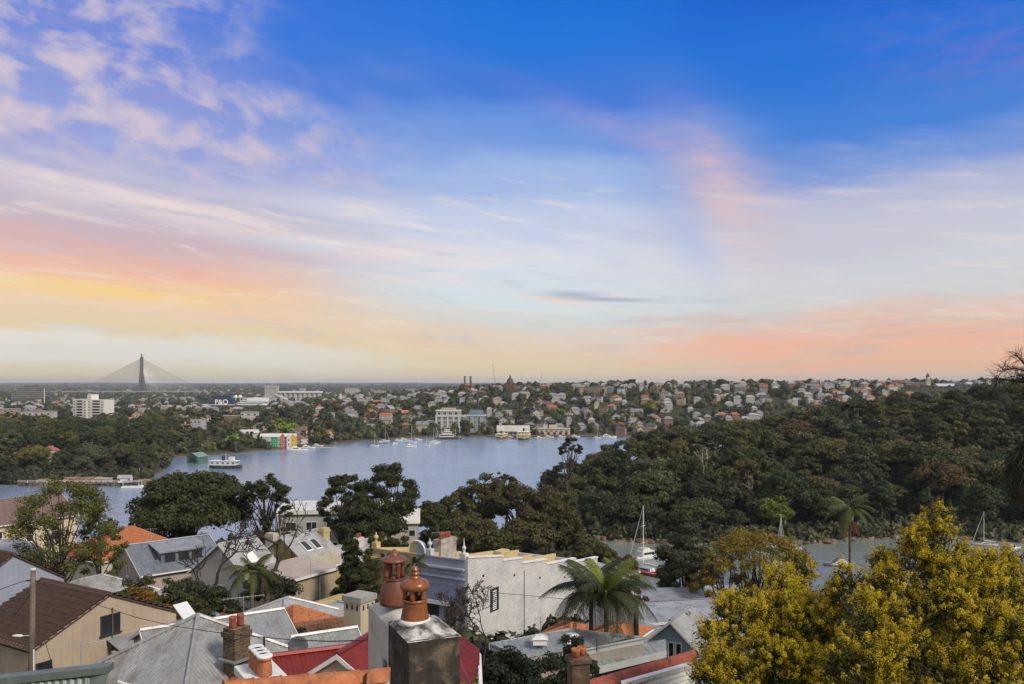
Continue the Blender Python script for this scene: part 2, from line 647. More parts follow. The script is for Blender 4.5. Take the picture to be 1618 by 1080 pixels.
def ground_material():
    ma = bpy.data.materials.new('earth and scrub')
    ma.use_nodes = True
    n = NT(ma.node_tree)
    g = n.node('ShaderNodeNewGeometry')
    sp = n.node('ShaderNodeSeparateXYZ')
    n.put(sp.inputs[0], g.outputs['Position'])
    P = g.outputs['Position']
    a = n.noise(P, 0.05, 6, 0.65)
    b = n.noise(P, 0.6, 5, 0.6)
    far = n.noise(P, 0.012, 6, 0.7)
    grass = n.mix(n.smooth(a, 0.35, 0.65), (0.035, 0.045, 0.02, 1), (0.06, 0.055, 0.032, 1))
    grass = n.mix(n.smooth(b, 0.45, 0.8), grass, (0.085, 0.075, 0.05, 1))
    town = n.mix(n.smooth(far, 0.52, 0.66), (0.035, 0.045, 0.026, 1), (0.13, 0.12, 0.11, 1))
    c = n.mix(n.smooth(sp.outputs[1], 800, 1600), grass, town)
    # bare sandstone along the tide line
    rock = n.mix(n.smooth(b, 0.35, 0.7), (0.13, 0.095, 0.06, 1), (0.055, 0.045, 0.032, 1))
    c = n.mix(n.smooth(sp.outputs[2], 1.25, 0.9), c, rock)
    bs = n.node('ShaderNodeBsdfPrincipled')
    n.put(bs.inputs['Base Color'], c)
    bs.inputs['Roughness'].default_value = 0.95
    bs.inputs['Specular IOR Level'].default_value = 0.1
    o = n.node('ShaderNodeOutputMaterial')
    n.put(o.inputs[0], bs.outputs[0])
    return ma


def water_material():
    ma = bpy.data.materials.new('harbour water')
    ma.use_nodes = True
    n = NT(ma.node_tree)
    g = n.node('ShaderNodeNewGeometry')
    P = g.outputs['Position']
    mp = n.node('ShaderNodeMapping')
    n.put(mp.inputs[0], P)
    mp.inputs[3].default_value = (0.55, 1.0, 1.0)
    w1 = n.noise(mp.outputs[0], 0.55, 4, 0.62, 0.3)
    w2 = n.noise(mp.outputs[0], 0.09, 3, 0.5)
    gust = n.noise(P, 0.011, 4, 0.55, 0.5)
    bp = n.node('ShaderNodeBump')
    n.put(bp.inputs['Strength'], n.smooth(gust, 0.36, 0.64, 0.35, 1.0))
    bp.inputs['Distance'].default_value = 0.5
    n.put(bp.inputs['Height'], n.add(n.mul(w1, 0.6), w2))
    body = n.mix(n.smooth(gust, 0.38, 0.62), (0.19, 0.265, 0.385, 1), (0.27, 0.335, 0.43, 1))
    sp = n.node('ShaderNodeSeparateXYZ')
    n.put(sp.inputs[0], P)
    shallow = n.mul(n.smooth(sp.outputs[1], 262, 236), n.smooth(sp.outputs[0], 8, 22))     # green-grey shallows of the inlet
    body = n.mix(shallow, body, n.mix(n.smooth(gust, 0.35, 0.65), (0.17, 0.205, 0.19, 1), (0.24, 0.26, 0.25, 1)))
    df = n.node('ShaderNodeBsdfDiffuse')
    n.put(df.inputs[0], body)
    gl = n.node('ShaderNodeBsdfGlossy')
    gl.inputs['Color'].default_value = (0.86, 0.93, 1.0, 1)
    gl.inputs['Roughness'].default_value = 0.16
    n.put(gl.inputs['Normal'], bp.outputs[0])
    fr = n.node('ShaderNodeFresnel')
    fr.inputs['IOR'].default_value = 1.33
    n.put(fr.inputs['Normal'], bp.outputs[0])
    mx = n.node('ShaderNodeMixShader')
    n.put(mx.inputs[0], n.smooth(fr.outputs[0], 0.0, 0.7, 0.12, 0.62))
    n.put(mx.inputs[1], df.outputs[0])
    n.put(mx.inputs[2], gl.outputs[0])
    o = n.node('ShaderNodeOutputMaterial')
    n.put(o.inputs[0], mx.outputs[0])
    return ma


tag(link('ground', grid_sheet('ground', ground_material())), kind='structure')
wv = [(-4000, -60, 0), (4000, -60, 0), (4000, 1800, 0), (-4000, 1800, 0)]
tag(link('water', mesh_np('water', wv, [[0, 1, 2, 3]], water_material())), kind='structure')


# ------------------------------------------------------------------ trees
BARK = mat('bark', (0.075, 0.058, 0.045, 1), 0.9, 0.35, 3.0, 0.5, 14)
PALE_BARK = mat('pale bark', (0.26, 0.235, 0.20, 1), 0.85, 0.3, 2.0, 0.4, 10)
LEAF = foliage_mat('leaves')
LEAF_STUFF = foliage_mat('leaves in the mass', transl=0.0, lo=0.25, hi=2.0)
LEAF_FAR = foliage_mat('leaves far off', transl=0.0, lo=0.5, hi=1.6)


def unit(v):
    return v / np.maximum(1e-9, np.linalg.norm(v, axis=-1, keepdims=True))


def leaf_quads(c, nrm, a, b, rg, fold=0.0):
    """diamond leaves at c facing nrm, half sizes a (long) and b (wide)"""
    n = len(c)
    r = unit(rg.normal(size=(n, 3)))
    t = unit(np.cross(nrm, r))
    s = np.cross(nrm, t)
    a = np.broadcast_to(np.asarray(a, float), (n,))[:, None]
    b = np.broadcast_to(np.asarray(b, float), (n,))[:, None]
    v = np.stack([c - t * a, c + s * b, c + t * a, c - s * b], 1).reshape(-1, 3)
    f = np.arange(4 * n).reshape(n, 4)
    return v, f


def crown_points(rg, shape, H, R, nclump, flat=0.75):
    """clump centres, clump radii for a crown of height span and radius"""
    z0, z1 = shape['z0'] * H, shape['z1'] * H
    pts, rad = [], []
    k = shape.get('fill', 1.0)
    cz = z0 + (z1 - z0) * shape.get('mid', 0.5)
    rz = (z1 - z0) * 0.5
    while len(pts) < nclump:
        d = unit(rg.normal(size=3))
        if d[2] < shape.get('low', -0.5):
            continue
        q = rg.uniform(shape.get('inner', 0.45), 0.82)
        p = np.array([d[0] * R * q, d[1] * R * q, cz + d[2] * rz * q * 1.1])
        h = (p[2] - z0) / (z1 - z0)
        wdt = np.interp(h, shape.get('ph', [0, .5, 1]), shape.get('pw', [.9, 1, .8]))
        p[:2] *= wdt
        r = R * rg.uniform(*shape.get('cr', (0.28, 0.46))) * (0.6 + 0.4 * wdt)
        pts.append(p)
        rad.append(r)
    return np.array(pts), np.array(rad)


def crown_mesh(name, rg, shape, H, R, nclump, nleaf, leaf, m_=None, flat=0.72, lean=0.55, core=True, fuzz=False):
    pts, rad = crown_points(rg, shape, H, R, nclump)
    cen = pts.mean(0)
    V, Fc, T = [], [], []
    nv = 0
    per = np.maximum(8, (nleaf * rad ** 2 / (rad ** 2).sum()).astype(int))
    for p, r, k in zip(pts, rad, per):
        d = unit(rg.normal(size=(k * 2, 3)))
        out = unit((p - cen)[None] + 1e-6)[0]
        keep = (d @ out > -0.55) & (d[:, 2] > -0.6) | fuzz
        d = d[keep][:k]
        kk = len(d)
        if kk == 0:
            continue
        q = rg.uniform(0.72, 1.06, (kk, 1)) + 0.10 * np.sin(d[:, :1] * 5 + rg.uniform(0, 6)) * np.sin(d[:, 1:2] * 5 + rg.uniform(0, 6))
        if fuzz:
            q = rg.uniform(0.15, 1.0, (kk, 1)) ** 0.6 * rg.uniform(0.8, 1.3, (kk, 1))
        c = p + d * q * r * np.array([1, 1, flat])
        nn = unit(d * np.array([1, 1, 1.3]) + lean * rg.normal(size=(kk, 3)))
        s = leaf * rg.uniform(0.6, 1.35, kk)
        v, f = leaf_quads(c, nn, s, s * rg.uniform(0.35, 0.7, kk), rg)
        V.append(v)
        Fc.append(f + nv)
        nv += len(v)
        T.append(np.clip(rg.normal(rg.uniform(0.25, 0.65), 0.16, kk), 0, 1))
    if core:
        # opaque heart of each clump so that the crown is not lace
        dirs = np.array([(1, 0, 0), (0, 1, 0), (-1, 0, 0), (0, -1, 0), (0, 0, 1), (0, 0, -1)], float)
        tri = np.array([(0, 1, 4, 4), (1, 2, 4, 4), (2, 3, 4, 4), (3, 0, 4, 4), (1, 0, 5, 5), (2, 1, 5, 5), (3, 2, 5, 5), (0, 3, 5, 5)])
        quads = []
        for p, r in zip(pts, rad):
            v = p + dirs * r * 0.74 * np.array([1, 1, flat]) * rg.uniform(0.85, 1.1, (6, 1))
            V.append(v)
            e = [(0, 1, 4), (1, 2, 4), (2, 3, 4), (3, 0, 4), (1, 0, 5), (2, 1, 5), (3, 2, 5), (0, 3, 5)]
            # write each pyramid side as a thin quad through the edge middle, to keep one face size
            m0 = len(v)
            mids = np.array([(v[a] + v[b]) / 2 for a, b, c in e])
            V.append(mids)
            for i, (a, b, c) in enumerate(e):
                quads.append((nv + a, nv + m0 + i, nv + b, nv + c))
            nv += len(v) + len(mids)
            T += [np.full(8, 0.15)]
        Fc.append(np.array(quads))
    return mesh_np(name, np.concatenate(V), np.concatenate(Fc), m_ or LEAF, np.concatenate(T)), pts, rad


def limb(p0, p1, rg, sag=0.12, n=4):
    p0, p1 = np.array(p0, float), np.array(p1, float)
    L = np.linalg.norm(p1 - p0)
    out = []
    off = rg.normal(size=3) * L * sag * 0.5
    for i in range(n + 1):
        t = i / n
        q = p0 * (1 - t) + p1 * t
        q = q + off * math.sin(math.pi * t) + np.array([0, 0, 1]) * L * sag * (t * (1 - t)) * 1.5
        out.append(q)
    return out


def trunk_mesh(name, rg, pts, H, r0, fork=0.35, nl=9, m_=None, lean=0.03, sides=6):
    mb = MB()
    top = np.array([rg.normal() * lean * H, rg.normal() * lean * H, H * fork])
    tr = limb((0, 0, -0.6), top, rg, 0.05, 4)
    mb.tube(tr, [r0 * (1.15 - 0.45 * i / 4) for i in range(5)], sides)
    sel = rg.permutation(len(pts))[:nl]
    for i in sel:
        t = rg.uniform(0.55, 1.0)
        b = tr[0] * (1 - t) + top * t if t < 1 else top
        k = min(3, int(t * 4))
        b = tr[k] * (1 - (t * 4 - k)) + tr[k + 1] * (t * 4 - k)
        mb.tube(limb(b, pts[i], rg, 0.1, 3), [r0 * 0.5, r0 * 0.36, r0 * 0.22, r0 * 0.08], 5)
    return mb.mesh(name, m_ or BARK, smooth=True)


SHAPES = {
    'dome': dict(z0=0.26, z1=1.0, mid=0.42, low=-0.25, inner=0.5, ph=[0, .4, 1], pw=[1.0, 1.05, .75], cr=(0.24, 0.40)),
    'round': dict(z0=0.18, z1=1.0, mid=0.5, low=-0.7, inner=0.45, ph=[0, .5, 1], pw=[.85, 1, .7], cr=(0.26, 0.42)),
    'tall': dict(z0=0.15, z1=1.0, mid=0.5, low=-0.8, inner=0.35, ph=[0, .4, 1], pw=[.6, 1, .6], cr=(0.24, 0.40)),
    'open': dict(z0=0.22, z1=1.0, mid=0.55, low=-0.6, inner=0.6, ph=[0, .5, 1], pw=[.8, 1, .9], cr=(0.17, 0.28)),
    'cone': dict(z0=0.05, z1=1.0, mid=0.52, low=-0.9, inner=0.3, ph=[0, .3, 1], pw=[1, .95, .12], cr=(0.26, 0.40)),
    'flat': dict(z0=0.62, z1=1.0, mid=0.4, low=-0.3, inner=0.5, ph=[0, .5, 1], pw=[1, 1, .8], cr=(0.20, 0.30)),
}


class TreeKind:
    def __init__(self, key, seed, shape, H, R, nclump, nleaf, leaf, far=False, r0=None, fork=0.4, nl=8, flat=0.72, pale=False, core=True, fuzz=False, cr=None):
        rg = np.random.RandomState(seed)
        self.H, self.R = H, R
        self.crown, pts, rad = crown_mesh('crown ' + key, rg, dict(SHAPES[shape], **({'cr': cr} if cr else {})), H, R, nclump, nleaf, leaf, LEAF_FAR if far else LEAF, flat, core=core, fuzz=fuzz)
        self.trunk = trunk_mesh('trunk ' + key, rg, pts, H, r0 or H * 0.022, fork, nl, PALE_BARK if pale else BARK)


def plant_tree(name, kind, x, y, h, color, rz, z=None, wide=1.0, group=None, cat='tree', label=None):
    s = h / kind.H
    e = empty(name, (x, y, gz(x, y) if z is None else z), rz, label, cat, group)
    e.scale = (s * wide, s * wide, s)
    link('trunk', kind.trunk, e)
    link('crown', kind.crown, e, color=color)
    return e


WOOD = [TreeKind('wood %d' % i, 10 + i, sh, 13, R, nc, nlf, 0.36, fork=0.45, pale=(i % 3 == 0), flat=fl) for i, (sh, R, nc, nlf, fl) in enumerate([
    ('dome', 6.6, 40, 5200, 0.62), ('dome', 5.8, 32, 4800, 0.7), ('round', 5.0, 28, 3600, 0.75), ('round', 6.0, 44, 5200, 0.7),
    ('tall', 4.2, 24, 3200, 0.8), ('tall', 4.8, 26, 3200, 0.7), ('open', 5.6, 30, 3000, 0.6), ('dome', 7.2, 48, 5600, 0.55),
    ('round', 4.6, 20, 3000, 0.8), ('open', 5.0, 26, 2600, 0.62)])]
SUB = [TreeKind('suburb %d' % i, 40 + i, sh, 10, R, nc, nlf, 0.62, far=True, nl=5, fork=0.35) for i, (sh, R, nc, nlf) in enumerate([
    ('round', 4.2, 14, 620), ('dome', 5.0, 16, 680), ('tall', 3.2, 13, 520), ('round', 4.8, 18, 760), ('cone', 2.8, 12, 480), ('dome', 4.4, 14, 600)])]

GREENS = {'dark green': (0.050, 0.062, 0.022), 'deep green': (0.036, 0.050, 0.022), 'olive green': (0.076, 0.082, 0.028),
          'grey green': (0.070, 0.078, 0.042), 'russet': (0.080, 0.058, 0.026), 'golden green': (0.118, 0.115, 0.030), 'bright green': (0.105, 0.150, 0.030),
          'brownish green': (0.084, 0.078, 0.030), 'blackish green': (0.026, 0.035, 0.020)}


def g4(name, rnd, v=0.18):
    c = GREENS[name]
    k = rnd.uniform(1 - v, 1 + v) * 1.38
    return (c[0] * k, c[1] * k, c[2] * k, 1)


rank = Ranker()
rnd = random.Random(77)


def wood_headland():
    """trees of the headland across the inlet, each one standing on the slope"""
    n = 0
    step = 11.3
    ROW = [(245, 'at the water edge of the wooded headland'), (262, 'low on the wooded headland'), (282, 'on the lower slope of the wooded headland'),
           (306, 'halfway up the wooded headland'), (334, 'high on the wooded headland'), (999, 'along the crest of the wooded headland')]
    y = 233.0
    j = 0
    while y < 405:
        x = 10.0 + (j % 2) * step * 0.5
        while x < 250:
            xx, yy = x + rnd.uniform(-3.4, 3.4), y + rnd.uniform(-3.4, 3.4)
            x += step * (1 + (yy - 236) / 420.0)
            zz = float(wood_h(np.array([xx]), np.array([yy]))[0])
            p = px_of(xx, yy)
            if zz < 0.8 or p > 1680:
                continue
            if yy > 330 + 0.55 * (xx - 15):
                continue
            tone = rnd.random()
            if yy < 262:
                cn = 'deep green' if tone < 0.45 else 'dark green' if tone < 0.75 else 'olive green' if tone < 0.85 else 'bright green' if tone < 0.88 else 'grey green'
            else:
                cn = ('dark green' if tone < 0.36 else 'olive green' if tone < 0.58 else 'grey green' if tone < 0.72 else
                      'deep green' if tone < 0.84 else 'russet' if tone < 0.865 else 'brownish green' if tone < 0.96 else 'golden green')
            col = g4(cn, rnd)
            k = rnd.choice(WOOD)
            h = rnd.uniform(10.0, 17.5) * (0.8 if xx < 35 else 1.0) * (0.75 if yy < 243 else 1.0)
            e = plant_tree('woodland_tree', k, xx, yy, h, col, rnd.uniform(0, 6.28), zz - 0.2, rnd.uniform(0.95, 1.3), 'trees of the wooded headland')
            rank.add(e, cn + ' tree', next(t for a, t in ROW if yy < a), p)
            n += 1
        y += step * 0.86 * (1 + (y - 236) / 420.0)
        j += 1
    return n


N_WOOD = wood_headland()
print('woodland trees', N_WOOD)


def greenery(name, pts, color, label, cat, nq=70, seed=3, mat_=None):
    """one mass of low leafy clumps: pts rows are x, y, z, radius, height"""
    rg = np.random.RandomState(seed)
    V, Q, T = [], [], []
    nv = 0
    for x, y, z, r, h in pts:
        d = unit(rg.normal(size=(nq, 3)))
        d[:, 2] = np.abs(d[:, 2]) * 1.1 - 0.25
        lump = rg.uniform(0.75, 1.1, (nq, 1)) + 0.18 * np.sin(d[:, :1] * 6 + x) * np.sin(d[:, 1:2] * 6 + y)
        c = np.array([x, y, z + h * 0.3]) + d * lump * np.array([r, r, h * 0.7])
        nn = unit(d + 0.5 * rg.normal(size=(nq, 3)))
        s = r * rg.uniform(0.16, 0.34, nq)
        v, f = leaf_quads(c, nn, s, s * 0.62, rg)
        V.append(v)
        Q.append(f + nv)
        nv += len(v)
        t0 = rg.uniform(0.05, 0.75)
        T.append(np.clip(rg.normal(t0, .12, nq), 0, 1))
        k = 6
        a = np.arange(k) * 2 * math.pi / k
        rings = [np.c_[x + np.cos(a) * r * q, y + np.sin(a) * r * q, np.full(k, z + h * zz)] for q, zz in ((0.6, -.1), (0.78, 0.35), (0.42, 0.75), (0.05, 0.86))]
        V.append(np.concatenate(rings))
        for i in range(3):
            for j in range(k):
                Q.append(np.array([(nv + i * k + j, nv + i * k + (j + 1) % k, nv + (i + 1) * k + (j + 1) % k, nv + (i + 1) * k + j)]))
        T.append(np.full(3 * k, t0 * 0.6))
        nv += 4 * k
    # leaf quads carry the tints in the same order as the faces
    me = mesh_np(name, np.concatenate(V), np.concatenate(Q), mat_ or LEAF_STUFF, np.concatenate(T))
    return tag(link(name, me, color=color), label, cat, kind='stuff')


def headland_scrub():
    r = random.Random(12)
    pts = []
    while len(pts) < 1600:
        x = r.uniform(10, 240)
        y = r.uniform(232, 395) if len(pts) > 350 else 232 + 0.05 * max(x - 40, 0) + 4 * math.sin(x * 0.07) + r.uniform(.8, 6)
        z = float(wood_h(np.array([x]), np.array([y]))[0])
        if z < 0.55 or px_of(x, y) > 1660:
            continue
        pts.append((x, y, z - .3, r.uniform(1.8, 3.6), r.uniform(2.0, 5.0)))
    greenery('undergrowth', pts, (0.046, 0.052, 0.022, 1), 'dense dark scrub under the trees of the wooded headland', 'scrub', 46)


headland_scrub()


# ------------------------------------------------------------------ the far side of the harbour: shared pieces
GLASS = mat('window glass', (0.025, 0.03, 0.035, 1), 0.12, 0.3, 0.5, spec=0.6)
PAINT = mat('painted wall', None, 0.8, 0.10, 0.35, dirt=None, streak=0.12)
ROOFP = mat('far roof', None, 0.6, 0.16, 0.5, streak=0.15)
WHITE = mat('white paint', (0.74, 0.74, 0.72, 1), 0.55, 0.07, 0.8)
DARK = mat('dark paint', (0.035, 0.037, 0.04, 1), 0.5, 0.2, 1.0)
STEEL = mat('galvanised steel', (0.38, 0.39, 0.40, 1), 0.45, 0.12, 2.0, metal=0.3)
TIMBER = mat('weathered timber', (0.14, 0.115, 0.09, 1), 0.85, 0.3, 1.5, 0.3, 12)
CONC = mat('concrete', (0.36, 0.345, 0.31, 1), 0.85, 0.14, 0.15, streak=0.25)


class Th:
    """a thing: an empty at its base and its parts"""
    def __init__(self, name, label, cat, loc, rz=0.0, group=None):
        self.e = tag(empty(name, loc, rz, label, cat, group), kind='thing')

    def part(self, name, mb, mats, smooth=False, color=None, loc=(0, 0, 0), rot=(0, 0, 0), bevel=0.0, parent=None, label=None):
        o = mb.build(name, mats, parent or self.e, loc, rot, smooth, color, bevel)
        if label: o['label'] = label
        return o


_win = {}


def window_mesh(w, h, frame=0.07, bars=(1, 1), deep=0.05, fmat=None):
    """frame and glazing bars in front of a dark pane; origin in the wall plane, facing -y"""
    key = (round(w, 2), round(h, 2), frame, bars, deep, fmat.name if fmat else '')
    if key in _win:
        return _win[key]
    mb = MB()
    mb.mat(0).box(-w / 2 + frame * .5, w / 2 - frame * .5, -deep * 0.35, 0.02, -h / 2 + frame * .5, h / 2 - frame * .5)
    mb.mat(1)
    for x in (-w / 2, w / 2 - frame):
        mb.box(x, x + frame, -deep, 0.02, -h / 2, h / 2)
    for z in (-h / 2, h / 2 - frame):
        mb.box(-w / 2 + frame, w / 2 - frame, -deep, 0.02, z, z + frame)
    for i in range(1, bars[0]):
        x = -w / 2 + w * i / bars[0]
        mb.box(x - frame * .3, x + frame * .3, -deep * .8, 0.02, -h / 2 + frame, h / 2 - frame)
    for i in range(1, bars[1]):
        z = -h / 2 + h * i / bars[1]
        mb.box(-w / 2 + frame, w / 2 - frame, -deep * .75, 0.02, z - frame * .3, z + frame * .3)
    _win[key] = mb.mesh('window', [GLASS, fmat or WHITE])
    return _win[key]


FACES = {'f': (0, -1, 0.0), 'r': (1, 0, math.pi / 2), 'b': (0, 1, math.pi), 'l': (-1, 0, -math.pi / 2)}


def add_windows(parent, w, d, face, cols, rows, ww, wh, x0=None, x1=None, z0=1.0, z1=None, frame=0.1, bars=(1, 1), fmat=None, name='window'):
    fx, fy, rz = FACES[face]
    half = w / 2 if face in 'fb' else d / 2
    off = d / 2 if face in 'fb' else w / 2
    x0 = -half * 0.8 if x0 is None else x0
    x1 = half * 0.8 if x1 is None else x1
    me = window_mesh(ww, wh, frame, bars, 0.09, fmat)
    for i in range(cols):
        u = (x0 + x1) / 2 if cols == 1 else x0 + (x1 - x0) * i / (cols - 1)
        for j in range(rows):
            z = z0 if rows == 1 else z0 + (z1 - z0) * j / (rows - 1)
            if face == 'f': p = (u, -off, z)
            elif face == 'b': p = (-u, off, z)
            elif face == 'r': p = (off, u, z)
            else: p = (-off, -u, z)
            link(name, me, parent, p, (0, 0, rz))


def gable_roof(mb, w, d, z, rise, over=0.4, th=0.18, axis='x'):
    """pitched roof as two slabs meeting at the ridge"""
    if axis == 'x':
        a, b = w / 2 + over, d / 2 + over
        k = rise / (d / 2)
        for s in (-1, 1):
            pts = [(-a, s * b, z - over * k), (a, s * b, z - over * k), (a, 0, z + rise), (-a, 0, z + rise)]
            mb.slab(pts, (0, 0, th))
    else:
        a, b = w / 2 + over, d / 2 + over
        k = rise / (w / 2)
        for s in (-1, 1):
            pts = [(s * a, -b, z - over * k), (s * a, b, z - over * k), (0, b, z + rise), (0, -b, z + rise)]
            mb.slab(pts, (0, 0, th))
    return mb


def hip_roof(mb, w, d, z, rise, over=0.4, th=0.12):
    a, b = w / 2 + over, d / 2 + over
    r = max(0.0, a - b)
    q = 0.0 if a >= b else b - a
    base = [(-a, -b, z), (a, -b, z), (a, b, z), (-a, b, z)]
    if a >= b:
        t = [(-r, 0, z + rise), (r, 0, z + rise)]
        fs = [(0, 1, 5, 4), (1, 2, 5), (2, 3, 4, 5), (3, 0, 4)]
    else:
        t = [(0, -q, z + rise), (0, q, z + rise)]
        fs = [(0, 1, 4), (1, 2, 5, 4), (2, 3, 5), (3, 0, 4, 5)]
    mb.faces(base + t, fs + [(3, 2, 1, 0)])
    return mb


def gable_walls(mb, w, d, h, rise, axis='x', sink=2.5):
    if axis == 'x':
        prof = [(-d / 2, -sink), (d / 2, -sink), (d / 2, h), (0, h + rise), (-d / 2, h)]
        A = [(-w / 2, y, z) for y, z in prof]
        B = [(w / 2, y, z) for y, z in prof]
    else:
        prof = [(-w / 2, -sink), (w / 2, -sink), (w / 2, h), (0, h + rise), (-w / 2, h)]
        A = [(x, d / 2, z) for x, z in prof]
        B = [(x, -d / 2, z) for x, z in prof]
    mb.hexa(A, B) if axis != 'x' else mb.hexa(list(reversed(A)), list(reversed(B)))
    return mb


# --- house types for the hillsides
class HouseKind:
    def __init__(self, key, w, d, h, rise, roof):
        self.w, self.d, self.h = w, d, h
        mw, mr = MB(), MB()
        if roof in ('gx', 'gy'):
            gable_walls(mw, w, d, h, rise - 0.02, 'x' if roof == 'gx' else 'y')
            gable_roof(mr, w, d, h, rise, 0.4, 0.16, 'x' if roof == 'gx' else 'y')
        elif roof == 'hip':
            mw.box(-w / 2, w / 2, -d / 2, d / 2, -2.5, h)
            hip_roof(mr, w, d, h + 0.02, rise)
        elif roof == 'par':                     # parapet front with a lean-to roof behind it
            mw.hexa([(-w / 2, -d / 2, -2.5), (w / 2, -d / 2, -2.5), (w / 2, d / 2, -2.5), (-w / 2, d / 2, -2.5)],
                    [(-w / 2, -d / 2, h + 1), (w / 2, -d / 2, h + 1), (w / 2, d / 2, h - 0.4), (-w / 2, d / 2, h - 0.4)])
            mr.hexa([(-w / 2 - .1, -d / 2 - .15, h + 0.99), (w / 2 + .1, -d / 2 - .15, h + 0.99), (w / 2 + .1, d / 2 + .2, h - 0.42), (-w / 2 - .1, d / 2 + .2, h - 0.42)],
                    [(-w / 2 - .1, -d / 2 - .15, h + 1.2), (w / 2 + .1, -d / 2 - .15, h + 1.2), (w / 2 + .1, d / 2 + .2, h - 0.2), (-w / 2 - .1, d / 2 + .2, h - 0.2)])
        else:
            mw.box(-w / 2, w / 2, -d / 2, d / 2, -2.5, h)
            mr.box(-w / 2 - .3, w / 2 + .3, -d / 2 - .3, d / 2 + .3, h + 0.01, h + 0.35)
        self.wall, self.roof = mw.mesh('wall ' + key, PAINT), mr.mesh('roof ' + key, ROOFP)
        ch = MB().box(-.45, .45, -.35, .35, 0, 1.9)
        ch.box(-.52, .52, -.42, .42, 1.6, 1.75)
        self.chim = ch.mesh('chimney', PAINT)


HK = [HouseKind('long gable', 11, 8, 5.2, 2.6, 'gx'), HouseKind('cross gable', 8, 10, 5.4, 2.8, 'gy'), HouseKind('hipped', 11, 9, 4.6, 2.5, 'hip'),
      HouseKind('small hip', 8, 8, 3.8, 2.2, 'hip'), HouseKind('terrace', 7, 11, 6.6, 0, 'par'), HouseKind('flat', 12, 9, 6.0, 0, 'flat'), HouseKind('tall gable', 7, 10, 6.6, 2.6, 'gy')]

WALLC = {'white': (0.47, 0.46, 0.44), 'cream': (0.42, 0.36, 0.27), 'grey': (0.30, 0.30, 0.29), 'brick': (0.26, 0.135, 0.09), 'sandstone': (0.42, 0.34, 0.24), 'pale blue': (0.42, 0.48, 0.55), 'brown': (0.17, 0.125, 0.095)}
ROOFC = {'grey': (0.20, 0.205, 0.21), 'pale': (0.34, 0.34, 0.345), 'red': (0.28, 0.085, 0.05), 'terracotta': (0.40, 0.16, 0.075), 'dark': (0.085, 0.085, 0.09), 'brown': (0.16, 0.10, 0.075)}


def where_far(p):
    for lim, t in ((118, 'near the tall white flat block'), (300, 'below the cable-stayed bridge'), (430, 'in front of the cruise ship'), (560, 'below the grain silos'), (685, 'behind the moored yachts'),
                   (780, 'behind the waterfront flats'), (905, 'behind the ferry wharf'), (1045, 'around the spired church'), (1340, 'beyond the wooded headland')):
        if p < lim:
            return t
    return 'near the clock tower'


taken = []          # (x, y, r) of what already stands on the far side


def free(x, y, r):
    return all((x - a) ** 2 + (y - b) ** 2 > (r + q) ** 2 for a, b, q in taken)


def hides_ship(p, D, top):
    """keep the sight line to the cruise ship's funnel open"""
    return (316 < p < 430 and D < 1480 and top > zr(640, D)) or (1415 < p < 1535 and D < 1230 and top > zr(614, D)) or (794 < p < 830 and D < 1180 and top > zr(617, D))


def reserve(px, D, r):
    taken.append((wx(px, D), D, r))


